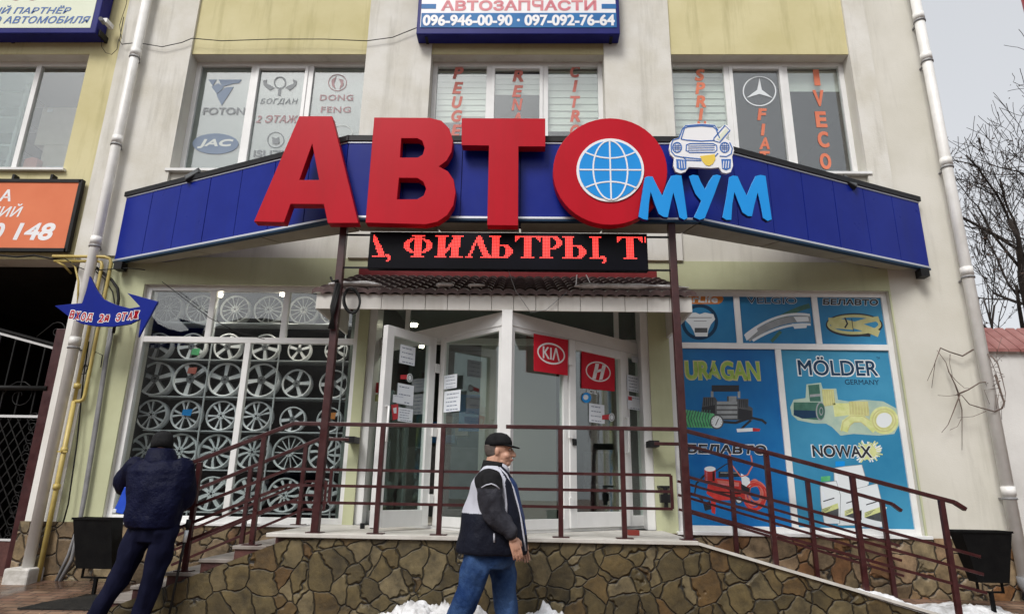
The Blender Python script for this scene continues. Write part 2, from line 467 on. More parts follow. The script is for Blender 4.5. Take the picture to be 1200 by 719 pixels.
X = dict(
 plaster=mat('beige_plaster', (0.565,0.545,0.475,1), (0.64,0.62,0.56,1), 1.3, 0.9, bump=0.12, bscale=55, streak=(0.25,0.235,0.19,1), lo=0.35, hi=0.68, streak_amt=0.36),
 pilaster=mat('dirty_white_render', (0.57,0.545,0.475,1), (0.67,0.655,0.61,1), 2.1, 0.9, bump=0.15, bscale=45, streak=(0.20,0.185,0.14,1), lo=0.33, hi=0.66, streak_amt=0.45),
 white=mat('white_render', (0.62,0.60,0.55,1), (0.72,0.71,0.68,1), 1.5, 0.9, bump=0.1, streak=(0.4,0.38,0.33,1), streak_amt=0.25),
 yellow=mat('yellow_render', (0.53,0.475,0.25,1), (0.61,0.555,0.325,1), 1.1, 0.9, bump=0.15, bscale=60, streak=(0.30,0.265,0.115,1), streak_amt=0.55),
 green=mat('pale_green_render', (0.44,0.45,0.28,1), (0.5,0.52,0.335,1), 1.6, 0.9, bump=0.1, streak=(0.24,0.24,0.14,1), streak_amt=0.25),
 stone=stone_mat('stone_cladding', [(0.065,0.046,0.017,1),(0.108,0.079,0.031,1),(0.052,0.038,0.014,1),(0.130,0.099,0.046,1),(0.078,0.057,0.021,1),(0.095,0.049,0.013,1),(0.095,0.072,0.030,1),(0.152,0.118,0.061,1),(0.060,0.044,0.017,1)], 5.4, 0.024),
 plinth=stone_mat('plinth_stone', [(0.161,0.112,0.058,1),(0.221,0.159,0.092,1),(0.121,0.080,0.041,1),(0.255,0.188,0.114,1),(0.154,0.065,0.020,1),(0.188,0.142,0.077,1)], 4.8, 0.03),
 frame=mat('white_window_plastic', (0.68,0.68,0.67,1), (0.76,0.76,0.75,1), 3, 0.35, spec=0.5),
 reveal=mat('grey_reveal_render', (0.42,0.40,0.37,1), (0.5,0.48,0.45,1), 3, 0.9),
 soffit_grey=mat('dark_reveal_soffit', (0.24,0.215,0.185,1), (0.31,0.285,0.25,1), 3, 0.9),
 glass=glass_mat('window_glass', (0.92,0.95,0.94,1), 0.145, 0.27, wav=0.02),
 shopglass=glass_mat('shop_glass', (0.92,0.95,0.95,1), 0.085, 0.3, wav=0.02),
 doorglass=glass_mat('door_glass', (0.86,0.92,0.90,1), 0.07, 0.4, wav=0.02),
 film=mat('grey_window_film', (0.165,0.188,0.18,1), (0.19,0.212,0.205,1), 0.8, 0.6),
 blind=mat('cream_blind', (0.76,0.8,0.73,1), (0.84,0.86,0.8,1), 2, 0.8),
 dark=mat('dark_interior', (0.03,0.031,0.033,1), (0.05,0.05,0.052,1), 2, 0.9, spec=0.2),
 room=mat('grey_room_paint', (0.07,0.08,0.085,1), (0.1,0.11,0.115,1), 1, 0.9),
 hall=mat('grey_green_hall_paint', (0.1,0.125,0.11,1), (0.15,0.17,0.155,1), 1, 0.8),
 black=mat('black_paint', (0.009,0.009,0.010,1), (0.016,0.016,0.017,1), 8, 0.45, spec=0.2),
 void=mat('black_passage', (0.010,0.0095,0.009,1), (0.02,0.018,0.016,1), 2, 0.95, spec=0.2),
 maroon=mat('maroon_enamel', (0.032,0.006,0.007,1), (0.05,0.01,0.01,1), 14, 0.38, bump=0.1, bscale=70, rvar=0.12),
 steppaint=mat('worn_maroon_paint', (0.05,0.013,0.012,1), (0.1,0.035,0.028,1), 7, 0.6, bump=0.2),
 tile=mat('pale_step_tile', (0.44,0.42,0.38,1), (0.58,0.56,0.52,1), 5, 0.6),
 blue=mat('blue_composite_panel', (0.005,0.015,0.2,1), (0.008,0.021,0.235,1), 1.5, 0.32, rvar=0.05, spec=0.14, streak=(0.012,0.018,0.10,1), streak_amt=0.22),
 navy=mat('navy_sign_box', (0.010,0.012,0.12,1), (0.016,0.018,0.16,1), 2, 0.4, spec=0.14),
 silver=mat('silver_trim', (0.55,0.56,0.6,1), None, rough=0.35, metal=0.6),
 soffit=mat('dull_soffit_panel', (0.26,0.235,0.175,1), (0.34,0.31,0.24,1), 2.0, 0.6, streak=(0.12,0.1,0.07,1), streak_amt=0.3),
 red=mat('red_acrylic', (0.42,0.003,0.013,1), (0.46,0.005,0.018,1), 1.2, 0.38, spec=0.12, streak=(0.22,0.012,0.016,1), streak_amt=0.22),
 reddark=mat('red_letter_side', (0.36,0.008,0.02,1), (0.40,0.01,0.025,1), 3, 0.5, spec=0.1),
 cyan=mat('bright_blue_acrylic', (0.008,0.245,0.66,1), (0.012,0.27,0.70,1), 2, 0.35, spec=0.2),
 signwhite=mat('sign_white', (0.72,0.72,0.74,1), (0.78,0.78,0.79,1), 2, 0.45),
 emblemblue=mat('emblem_blue', (0.03,0.13,0.42,1), None, rough=0.5),
 tongue=mat('emblem_yellow', (0.72,0.52,0.06,1), None, rough=0.5),
 orange=mat('orange_banner', (0.62,0.165,0.075,1), (0.68,0.20,0.095,1), 1.2, 0.6, spec=0.2),
 cream=mat('cream_sign_face', (0.58,0.63,0.47,1), (0.66,0.69,0.55,1), 0.9, 0.45),
 signblue=mat('sign_blue', (0.012,0.10,0.30,1), (0.02,0.17,0.42,1), 1.2, 0.45, spec=0.2),
 letterblue=mat('letter_blue', (0.03,0.11,0.35,1), None, rough=0.5),
 letterrose=mat('faded_red_lettering', (0.55,0.12,0.16,1), (0.62,0.2,0.22,1), 5, 0.5),
 decalred=mat('faded_red_vinyl', (0.5,0.125,0.095,1), (0.56,0.17,0.135,1), 8, 0.6),
 decalorange=mat('orange_vinyl', (0.6,0.155,0.08,1), (0.65,0.19,0.1,1), 6, 0.6),
 decalgrey=mat('grey_vinyl', (0.18,0.2,0.21,1), (0.21,0.225,0.235,1), 6, 0.6),
 decalblue=mat('blue_grey_vinyl', (0.145,0.195,0.275,1), (0.165,0.215,0.295,1), 6, 0.6),
 decalpink=mat('dull_pink_vinyl', (0.34,0.21,0.22,1), (0.36,0.235,0.24,1), 6, 0.6),
 film2=mat('film_grey_lettering', (0.52,0.55,0.53,1), None, rough=0.6),
 roof=mat('brown_roof_tile', (0.055,0.03,0.028,1), (0.11,0.065,0.06,1), 9, 0.5, bump=0.2),
 siding=mat('off_white_siding', (0.55,0.53,0.49,1), (0.63,0.61,0.575,1), 4, 0.5, streak=(0.36,0.33,0.28,1), streak_amt=0.5),
 flashing=mat('red_flashing', (0.19,0.016,0.018,1), (0.25,0.03,0.03,1), 4, 0.4),
 ledback=mat('led_board_black', (0.002,0.002,0.004,1), (0.004,0.004,0.008,1), 2, 0.4, spec=0.08),
 led=emit('led_red', (1.0, 0.055, 0.045, 1), 1.5),
 lamp=emit('warm_lamp', (1.0, 0.86, 0.66, 1), 14.0),
 pipe=mat('white_pipe_paint', (0.7,0.69,0.66,1), (0.8,0.79,0.77,1), 5, 0.45, streak=(0.33,0.3,0.25,1), streak_amt=0.3),
 gas=mat('yellow_gas_paint', (0.44,0.33,0.085,1), (0.52,0.41,0.14,1), 9, 0.45),
 conduit=mat('grey_conduit', (0.17,0.17,0.175,1), (0.24,0.24,0.245,1), 6, 0.5),
 cable=mat('black_cable', (0.012,0.012,0.012,1), None, rough=0.6, spec=0.2),
 whitewash=mat('whitewashed_block', (0.42,0.40,0.36,1), (0.65,0.63,0.6,1), 8, 0.95, bump=0.4, bscale=25),
 alloy=mat('silver_alloy', (0.66,0.67,0.69,1), (0.74,0.75,0.76,1), 3, 0.3, metal=0.0),
 alloy2=mat('pale_alloy', (0.5,0.53,0.53,1), (0.6,0.62,0.62,1), 3, 0.4, metal=0.0),
 barrel=mat('dark_wheel_barrel', (0.018,0.018,0.02,1), (0.03,0.03,0.032,1), 4, 0.5, metal=0.3),
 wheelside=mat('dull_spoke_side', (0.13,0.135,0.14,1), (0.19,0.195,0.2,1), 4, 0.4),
 steptile=mat('worn_step_tile', (0.16,0.135,0.12,1), (0.28,0.25,0.225,1), 5, 0.5),
 lug=mat('wheel_recess', (0.03,0.03,0.034,1), None, rough=0.5),
 shelf=mat('pale_metal_shelf', (0.5,0.52,0.53,1), None, rough=0.4, metal=0.3),
 rackback=mat('black_display_board', (0.008,0.009,0.012,1), (0.014,0.015,0.018,1), 2, 0.6, spec=0.2),
 paper=mat('white_paper', (0.66,0.70,0.76,1), (0.72,0.75,0.79,1), 5, 0.8),
 ink=mat('paper_print', (0.14,0.17,0.25,1), None, rough=0.8),
 inkred=mat('red_print', (0.5,0.03,0.04,1), None, rough=0.7),
 flagred=mat('red_flag_cloth', (0.46,0.006,0.018,1), (0.52,0.012,0.03,1), 6, 0.6, spec=0.2),
 flagwhite=mat('white_flag_print', (0.74,0.70,0.70,1), None, rough=0.6),
 postblue=mat('sky_blue_poster', (0.01,0.13,0.31,1), (0.045,0.25,0.44,1), 0.8, 0.35, lo=0.3, hi=0.72, spec=0.25),
 postdeep=mat('deep_blue_poster', (0.005,0.09,0.31,1), (0.02,0.19,0.44,1), 0.9, 0.35, lo=0.3, hi=0.72, spec=0.25),
 poststeel=mat('cyan_poster', (0.022,0.175,0.33,1), (0.065,0.29,0.46,1), 0.9, 0.35, lo=0.3, hi=0.72, spec=0.25),
 paleglow=mat('pale_green_glow_print', (0.30,0.42,0.36,1), (0.40,0.50,0.40,1), 6, 0.5),
 lime=mat('lime_print', (0.22,0.36,0.04,1), (0.33,0.45,0.09,1), 9, 0.5),
 inkblack=mat('black_print', (0.012,0.013,0.018,1), None, rough=0.5),
 inknavy=mat('navy_print', (0.012,0.04,0.085,1), None, rough=0.5, spec=0.2),
 inkwhite=mat('white_print', (0.66,0.70,0.72,1), None, rough=0.5),
 inkgrey=mat('grey_print', (0.21,0.23,0.24,1), (0.30,0.32,0.33,1), 9, 0.5),
 inkdgrey=mat('dark_grey_print', (0.04,0.045,0.05,1), (0.08,0.085,0.09,1), 9, 0.5),
 inkorange=mat('orange_print', (0.55,0.19,0.03,1), None, rough=0.5),
 inkkhaki=mat('khaki_print', (0.42,0.40,0.16,1), (0.52,0.50,0.24,1), 9, 0.5),
 inkgreen=mat('green_print', (0.05,0.34,0.12,1), (0.12,0.46,0.2,1), 18, 0.5),
 inkdgreen=mat('dark_green_print', (0.02,0.09,0.065,1), (0.05,0.15,0.11,1), 9, 0.5),
 inkpale=mat('pale_yellow_print', (0.50,0.55,0.20,1), (0.62,0.64,0.32,1), 12, 0.5),
 inkpic=mat('red_picture_print', (0.42,0.012,0.012,1), (0.52,0.04,0.03,1), 14, 0.5),
 snow=mat('old_snow', (0.4,0.39,0.38,1), (0.8,0.81,0.83,1), 7, 0.75, bump=0.5, bscale=22),
 paving=paver_mat('wet_brick_paving'),
 mat_=mat('black_rubber_mat', (0.012,0.012,0.012,1), (0.025,0.024,0.022,1), 12, 0.6, bump=0.5, bscale=90, spec=0.2),
 bark=mat('dark_bark', (0.02,0.015,0.012,1), (0.045,0.034,0.028,1), 8, 0.9),
 dryleaf=mat('dry_brown_leaves', (0.03,0.018,0.014,1), (0.06,0.033,0.022,1), 3, 0.9),
 earth=mat('brown_winter_slope', (0.01,0.008,0.007,1), (0.035,0.028,0.022,1), 1.2, 0.95, bump=0.6, bscale=4),
 coping=mat('rusty_red_coping', (0.21,0.07,0.06,1), (0.32,0.15,0.135,1), 3.5, 0.55),
 yardwall=mat('white_yard_wall', (0.58,0.57,0.55,1), (0.68,0.67,0.65,1), 1.6, 0.9, bump=0.15, streak=(0.42,0.4,0.36,1), streak_amt=0.5),
 vine=mat('dry_vine', (0.10,0.07,0.055,1), (0.16,0.12,0.10,1), 15, 0.9),
 skin=mat('skin', (0.46,0.245,0.165,1), (0.53,0.30,0.21,1), 18, 0.5),
 hair=mat('grey_brown_hair', (0.055,0.042,0.035,1), (0.10,0.08,0.07,1), 40, 0.7),
 lips=mat('lip_skin', (0.33,0.12,0.10,1), None, rough=0.5),
 eye=mat('eye_white', (0.6,0.58,0.55,1), None, rough=0.3),
 capblack=mat('black_cap_cloth', (0.008,0.008,0.009,1), (0.015,0.015,0.016,1), 20, 0.85, spec=0.12),
 jacketdark=mat('dark_navy_shell', (0.006,0.007,0.014,1), (0.010,0.012,0.022,1), 5, 0.55, bscale=11, spec=0.12, bump=0.8),
 jacketsleeve=mat('charcoal_sleeve_shell', (0.024,0.024,0.031,1), (0.036,0.036,0.045,1), 6, 0.5, bscale=14, spec=0.12, bump=0.8),
 jacketlight=mat('pale_grey_shell', (0.43,0.44,0.50,1), (0.50,0.51,0.57,1), 5, 0.6, bump=0.3, bscale=9, spec=0.12),
 jacketblue=mat('blue_lining', (0.012,0.04,0.15,1), None, rough=0.6),
 jeans=mat('blue_jeans', (0.01,0.03,0.1,1), (0.05,0.1,0.22,1), 4.5, 0.85, lo=0.4, hi=0.68, spec=0.12, bump=0.8, bscale=20),
 puffer=mat('midnight_blue_puffer', (0.0018,0.003,0.017,1), (0.003,0.0045,0.024,1), 5, 0.55, spec=0.12, bump=0.9, bscale=16),
 trousers=mat('dark_blue_trousers', (0.003,0.004,0.016,1), (0.005,0.006,0.022,1), 5, 0.8, bump=0.3, bscale=12, spec=0.12),
 knit=mat('charcoal_knit', (0.012,0.012,0.013,1), (0.022,0.022,0.023,1), 60, 0.95, spec=0.12),
 shoe=mat('black_shoe', (0.012,0.012,0.012,1), None, rough=0.4),
 folder=mat('bright_blue_folder', (0.01,0.06,0.52,1), (0.02,0.10,0.6,1), 5, 0.4),
 binblack=mat('black_bin_steel', (0.003,0.003,0.0035,1), (0.006,0.006,0.006,1), 9, 0.5, bump=0.1, spec=0.12),
 carton=mat('cardboard', (0.46,0.41,0.33,1), (0.52,0.47,0.39,1), 6, 0.85),
 rack=mat('pale_rack', (0.5,0.52,0.55,1), None, rough=0.5),
 grille=mat('gate_iron', (0.006,0.006,0.006,1), (0.012,0.011,0.01,1), 8, 0.5, spec=0.2),
 gatestrip=mat('gate_pale_strip', (0.55,0.55,0.55,1), None, rough=0.6),
 polered=mat('red_mast_paint', (0.23,0.018,0.022,1), (0.28,0.03,0.03,1), 5, 0.4),
 amber=mat('small_red_box', (0.25,0.03,0.02,1), None, rough=0.6),
)

# ================================================================ GROUND, HILLS
Y0 = 7.60
def gz(y):
    if y <= 4.8: return 0.0
    if y >= Y0: return 0.27
    return 0.27*(y-4.8)/(Y0-4.8)
mb = MB()
ys = [-14, -4, 0, 3, 4.8, 5.6, 6.4, 7.0, 7.6, 8.6, 16, 40, 120]
xs = [-90, -30, -12, -6, -3, 0, 3, 6, 12, 30, 90]
for j in range(len(ys)-1):
    for i in range(len(xs)-1):
        mb.quad((xs[i],ys[j],gz(ys[j])), (xs[i+1],ys[j],gz(ys[j])), (xs[i+1],ys[j+1],gz(ys[j+1])), (xs[i],ys[j+1],gz(ys[j+1])))
tag(mb.build('ground', X['paving']), kind='structure')
def hill(name, x0, x1, y0, y1, hf, m, nx=50, ny=14):
    mb = MB()
    vs = []
    for j in range(ny+1):
        for i in range(nx+1):
            x = x0+(x1-x0)*i/nx; y = y0+(y1-y0)*j/ny
            vs.append((x, y, hf(x, y, j/ny)))
    fs = [(j*(nx+1)+i, j*(nx+1)+i+1, (j+1)*(nx+1)+i+1, (j+1)*(nx+1)+i) for j in range(ny) for i in range(nx)]
    mb.add(vs, fs, 0, True)
    return tag(mb.build(name, m), kind='structure')
hill('unseen_reflection_bank', -60, 60, -14, -40, lambda x, y, t: -0.05 + (12.5 + 2.5*noise.noise((x*0.08, 3, 0)) + 0.8*noise.noise((x*0.5, y*0.5, 1)))*min(1, t*1.6), X['earth'])  # unseen bank behind the camera, added dark to shape the window reflections
hx = P(1170, 300, 22).x
hill('slope', hx-9, hx+50, 17, 60, lambda x, y, t: 0.2 + (8.2 - 0.32*max(0, x-hx+1.5) + 0.7*noise.noise((x*0.3, y*0.2, 4)))*min(1, t*6), X['earth'], 60, 24)

# ================================================================ SHOP BUILDING
bld = thing('shop_building', 'pale yellow and white two storey shop building with stone plinth and upper window decals', 'building', (0, Y0, 0.2))
W1 = rp(-130, 90, 63.5, 200, Y0); W2 = rp(213, 424, 64, 201, Y0); W3 = rp(502, 709, 65, 202.5, Y0); W4 = rp(789, 1004, 64, 204, Y0)
zh = sum(w[3] for w in (W2, W3, W4))/3; zs = sum(w[2] for w in (W2, W3, W4))/3
W1, W2, W3, W4 = [(w[0], w[1], zs, zh) for w in (W1, W2, W3, W4)]
S1 = rp(145, 413, 335, 610, Y0); S2 = rp(788, 1062, 339, 627, Y0)
EN = rp(425, 763, 335, 612, Y0)
zt1 = (S1[3]+S2[3])/2; zb1 = (S1[2]+S2[2])/2
S1 = (S1[0], S1[1], zb1, zt1); S2 = (S2[0], S2[1], zb1, zt1)
LZ = 0.90                                              # landing height
EN = (EN[0], EN[1], LZ, zt1)
PA = (-9.0, P(64, 457, Y0).x, -0.5, P(60, 304, Y0).z)
XR = P(1133, 300, Y0).x
XP1 = P(129, 120, Y0).x                                # left edge of the first pilaster
ZT = 10.6
def sheet(mb, x0, x1, z0, z1, holes, ya, yb, mi=0):
    xs_ = sorted({x0, x1} | {min(max(v, x0), x1) for h in holes for v in h[:2]})
    zs_ = sorted({z0, z1} | {min(max(v, z0), z1) for h in holes for v in h[2:]})
    for i in range(len(xs_)-1):
        k0 = None
        for k in range(len(zs_)-1):
            cx, cz = (xs_[i]+xs_[i+1])/2, (zs_[k]+zs_[k+1])/2
            hole = any(h[0] < cx < h[1] and h[2] < cz < h[3] for h in holes)
            if not hole and k0 is None: k0 = zs_[k]
            if hole and k0 is not None:
                mb.box(xs_[i], xs_[i+1], ya, yb, k0, zs_[k], mi); k0 = None
        if k0 is not None: mb.box(xs_[i], xs_[i+1], ya, yb, k0, z1, mi)
H = [W1, W2, W3, W4, S1, S2, EN, PA]
mb = MB(); sheet(mb, -9.0, XR, -0.4, ZT, H, Y0, Y0+0.30)
mb.box(XR-0.3, XR, Y0+0.3, Y0+9, -0.4, ZT)             # the side wall going back
mb.box(-9.0, XR, Y0+8.7, Y0+9, -0.4, ZT); mb.box(-9.0, XR, Y0+0.02, Y0+9, ZT, ZT+0.2)
mb.build('wall', X['plaster'], bld)
mb = MB(); sheet(mb, -9.0, XP1, PA[3], ZT, [W1], Y0-0.014, Y0)
mb.build('wall_panel', X['yellow'], bld)
for w in (W2, W3, W4):
    mb = MB(); mb.box(w[0], w[1], Y0-0.014, Y0, zh, ZT); mb.build('wall_panel', X['yellow'], bld)
zpb = P(600, 303, Y0).z                                # underside of the pilasters = top of the green band
ZG = P(620, 305, Y0).z
for a, b in ((XP1, W2[0]), (W2[1], W3[0]), (W3[1], W4[0])):
    mb = MB(); mb.box(a, b, Y0-0.05, Y0, ZG, ZT); mb.build('pilaster', X['pilaster'], bld)
mb = MB(); mb.box(W4[1], XR+0.001, Y0-0.03, Y0, zb1, ZT) if False else mb.box(W4[1], W4[1]+0.30, Y0-0.05, Y0, ZG, ZT)
mb.build('pilaster', X['pilaster'], bld)
xg0 = P(100, 450, Y0).x
mb = MB()
sheet(mb, xg0, S2[1]+0.02, 0.1, ZG, [S1, S2, EN], Y0-0.02, Y0)
mb.build('green_band', X['green'], bld)
mb = MB(); mb.box(PA[1], xg0, Y0-0.03, Y0, 0.1, ZG); mb.build('pilaster', X['white'], bld)
zpl = zb1-0.02
for a, b in ((PA[1]-0.02, EN[0]-0.1), (EN[1]+0.1, XR+0.02)):
    mb = MB(); mb.box(a, b, Y0-0.075, Y0-0.02, -0.3, zpl); mb.build('stone_plinth', X['plinth'], bld)

def window(rect, Y, mull_up, mull_lo=None, zt=None, sash=(), fw=0.065, glass='glass', sill=True, depth=0.07):
    x0, x1, z0, z1 = rect
    mb = MB(); panes = []
    mb.box(x0, x0+fw, Y, Y+depth, z0, z1); mb.box(x1-fw, x1, Y, Y+depth, z0, z1)
    mb.box(x0+fw, x1-fw, Y, Y+depth, z0, z0+fw); mb.box(x0+fw, x1-fw, Y, Y+depth, z1-fw, z1)
    def row(zl, zu, mulls, sashes=()):
        xs_ = [x0+fw] + [v for m in mulls for v in (m-fw*0.55, m+fw*0.55)] + [x1-fw]
        for m in mulls: mb.box(m-fw*0.55, m+fw*0.55, Y, Y+depth, zl, zu)
        for k in range(len(xs_)//2):
            a, b, c, d = xs_[2*k], xs_[2*k+1], zl, zu
            if k in sashes:
                s = fw*0.75; yy = Y-0.014
                mb.box(a, a+s, yy, yy+depth, c, d); mb.box(b-s, b, yy, yy+depth, c, d)
                mb.box(a+s, b-s, yy, yy+depth, c, c+s); mb.box(a+s, b-s, yy, yy+depth, d-s, d)
                a, b, c, d = a+s, b-s, c+s, d-s
            panes.append((a, b, c, d))
    if zt is None: row(z0+fw, z1-fw, mull_up, sash)
    else:
        mb.box(x0+fw, x1-fw, Y, Y+depth, zt-fw*0.55, zt+fw*0.55)
        row(zt+fw*0.55, z1-fw, mull_up); row(z0+fw, zt-fw*0.55, mull_lo)
    o = mb.build('window', X['frame'], bld, bevel=0.004)
    for a, b, c, d in panes:
        g = MB(); g.box(a-0.004, b+0.004, Y+depth*0.45, Y+depth*0.45+0.006, c-0.004, d+0.004); g.build('pane', X[glass], o)
    if sill:
        g = MB(); g.box(x0-0.05, x1+0.05, Y0-0.07, Y+0.01, z0-0.025, z0+0.012); g.build('sill', X['frame'], o, bevel=0.003)
    return panes
YW = Y0+0.16
th = lambda w: [w[0]+(w[1]-w[0])/3, w[0]+(w[1]-w[0])*2/3]
P1w = window(W1, YW, [P(32, 132, YW).x, P(-50, 132, YW).x])
P2w = window(W2, YW, th(W2), sash=(1,)); P3w = window(W3, YW, th(W3), sash=(1,)); P4w = window(W4, YW, th(W4), sash=(1,))
YS = Y0+0.05
ztr = (P(300, 398, YS).z + P(920, 406, YS).z)/2
window(S1, YS, [P(247, 365, YS).x, P(334, 365, YS).x], [P(280, 480, YS).x], ztr, sill=False, glass='shopglass')
window(S2, YS, [P(865, 372, YS).x, P(957, 372, YS).x], [P(922, 512, YS).x], ztr, sill=False, glass='shopglass')
for s in (S1, S2):
    mb = MB(); mb.box(s[0]-0.03, s[1]+0.03, Y0-0.10, YS, s[2]-0.03, s[2]+0.004); mb.build('window_sill', X['frame'], bld, bevel=0.004)

# rooms behind the glass
def room(x0, x1, y0, y1, z0, z1, m, back=None, mf=None):
    a = MB(); t = 0.05
    a.box(x0-t, x0, y0, y1, z0, z1); a.box(x1, x1+t, y0, y1, z0, z1); a.box(x0-t, x1+t, y1, y1+t, z0, z1)
    a.build('interior_wall', X[back or m], bld)
    a = MB(); a.box(x0-t, x1+t, y0, y1, z1, z1+t); a.build('interior_ceiling', X[m], bld)
    a = MB(); a.box(x0-t, x1+t, y0, y1, z0-t, z0); a.build('interior_floor', X[mf or m], bld)
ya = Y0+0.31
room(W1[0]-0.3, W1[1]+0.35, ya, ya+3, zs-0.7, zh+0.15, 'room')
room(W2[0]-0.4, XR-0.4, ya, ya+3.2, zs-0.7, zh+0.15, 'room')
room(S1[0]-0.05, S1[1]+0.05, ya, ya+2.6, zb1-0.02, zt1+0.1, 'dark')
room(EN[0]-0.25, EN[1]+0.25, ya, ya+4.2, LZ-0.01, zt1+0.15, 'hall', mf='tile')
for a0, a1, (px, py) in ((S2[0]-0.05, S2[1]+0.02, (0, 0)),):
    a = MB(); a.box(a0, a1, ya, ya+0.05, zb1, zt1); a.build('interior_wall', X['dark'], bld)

# films and blinds in the upper windows
def blind(a, b, c, d, n, m='blind'):
    mb = MB(); st = (d-c)/n
    for k in range(n):
        mb.box(a, b, YW+0.10+0.012*(k % 2), YW+0.106+0.012*(k % 2), c+k*st, c+(k+1.03)*st)
    mb.build('blind', X[m], bld)
for a, b, c, d in P2w:
    mb = MB(); mb.box(a-0.01, b+0.01, YW+0.046, YW+0.050, c-0.01, d+0.01); mb.build('frosted_film', X['film'], bld)
for k, fr in ((0, 0.50), (1, 0.22), (2, 0.58)):
    a, b, c, d = P3w[k]; blind(a-0.02, b+0.02, d-(d-c)*fr, d, 18 if k != 1 else 8)
a, b, c, d = P4w[0]; blind(a-0.02, b+0.02, c, d, 30)
a, b, c, d = P4w[2]; blind(a-0.02, b+0.02, d-(d-c)*0.20, d, 2)
# things standing in the left upper window
YB = YW+0.55
x0, x1, z0, z1 = rp(45, 93, 126, 170, YB)
ct = thing('cardboard_carton', 'pale cardboard carton stacked highest behind the upper window by the drainpipe', 'carton', ((x0+x1)/2, YB+0.2, z0))
mb = MB(); mb.box(x0, x1, YB, YB+0.4, z0, z1); mb.build('carton_body', X['carton'], ct, bevel=0.006)
mb = MB(); mb.box(x0+0.08, x0+0.16, YB-0.003, YB, z1-0.08, z1-0.02); mb.build('paper_tag', X['paper'], ct)
x0, x1, z0b, z1b = rp(48, 95, 171, 199, YB)
ct = thing('cardboard_carton', 'lower brown cardboard carton carrying another carton behind the upper window', 'carton', ((x0+x1)/2, YB+0.2, z0b-0.3))
mb = MB(); mb.box(x0, x1, YB, YB+0.4, z0b-0.3, z0-0.004); mb.build('carton_body', X['carton'], ct, bevel=0.006)
mb = MB(); mb.box(x0+0.1, x1-0.1, YB-0.003, YB, z0b-0.05, z0b+0.06); mb.build('tape_strip', X['rack'], ct)
x0, x1, z0, z1 = rp(28, 43, 184, 199, YB-0.1)
mb = MB(); mb.poly([(x0,z0-0.2),(x1,z0-0.2),(x1,z1-0.02),((x0+x1)/2,z1),(x0,z1-0.03)], FAC(YB-0.1), -0.2, 0)
tag(mb.build('red_package', X['decalred']), 'small red package on the upper window sill beside the cartons', 'package')
st = thing('storage_shelf', 'pale metal shelving unit seen through the upper window above the orange banner', 'shelf', (P(0, 150, YB).x, YB, zs-0.6))
x0 = P(-45, 150, YB).x; x1 = P(20, 150, YB).x
for py in (108, 138, 170, 196):
    z = P(0, py, YB).z; mb = MB(); mb.box(x0, x1, YB, YB+0.4, z-0.015, z+0.015); mb.build('shelf_board', X['rack'], st)
for x in (x0, x1):
    mb = MB(); mb.box(x-0.02, x+0.02, YB-0.02, YB+0.02, zs-0.6, zh); mb.build('upright', X['rack'], st)

# dark gateway on the left
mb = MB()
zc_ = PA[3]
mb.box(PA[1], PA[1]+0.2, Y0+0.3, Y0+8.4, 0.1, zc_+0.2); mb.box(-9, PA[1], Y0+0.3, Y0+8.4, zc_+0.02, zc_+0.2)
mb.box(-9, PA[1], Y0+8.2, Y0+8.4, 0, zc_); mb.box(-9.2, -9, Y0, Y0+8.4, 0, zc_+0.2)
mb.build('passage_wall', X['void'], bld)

# ---------------------------------------------------------------- the glazed entrance, a bay with its corner towards the street
YC, YE = 6.40, 7.95
C = P(592, 500, YC); Lp = P(428, 500, YE); E_ = P(758, 500, YE)
FR = Frame((C.x, YC), (E_.x-C.x, YE-YC)); FL = Frame((Lp.x, YE), (C.x-Lp.x, YC-YE))
LR = Vector((E_.x-C.x, YE-YC)).length; LL = Vector((C.x-Lp.x, YC-YE)).length
zht = P(757, 404, YE).z; zhb = zht-0.15
def part_frame(F, a0, a1, z0, z1, ws, wt, wb, h0, h1):
    m = MB()
    m.fbox(F, a0, a0+ws, z0, z1, h0, h1); m.fbox(F, a1-ws, a1, z0, z1, h0, h1)
    m.fbox(F, a0+ws, a1-ws, z1-wt, z1, h0, h1); m.fbox(F, a0+ws, a1-ws, z0, z0+wb, h0, h1)
    return m, (a0+ws, a1-ws, z0+wb, z1-wt)
def pane(F, r, parent, h=0.0):
    g = MB(); g.fbox(F, r[0]-0.004, r[1]+0.004, r[2]-0.004, r[3]+0.004, h-0.003, h+0.003); g.build('pane', X['doorglass'], parent)
mb = MB()
mb.fbox(FR, -0.0, LR+0.05, zhb, zht, -0.09, 0.0); mb.fbox(FL, -0.05, LL+0.0, zhb, zht, -0.09, 0.0)
mb.box(C.x-0.055, C.x+0.055, YC-0.012, YC+0.09, LZ, zht+0.003)
mb.fbox(FR, 0.03, LR, LZ, LZ+0.03, -0.08, -0.02); mb.fbox(FL, 0, LL-0.03, LZ, LZ+0.03, -0.08, -0.02)
mb.build('bay_frame', X['frame'], bld, bevel=0.004)
ar = lambda px: FR.px(px, 500)[0]
al = lambda px: FL.px(px, 500)[0]
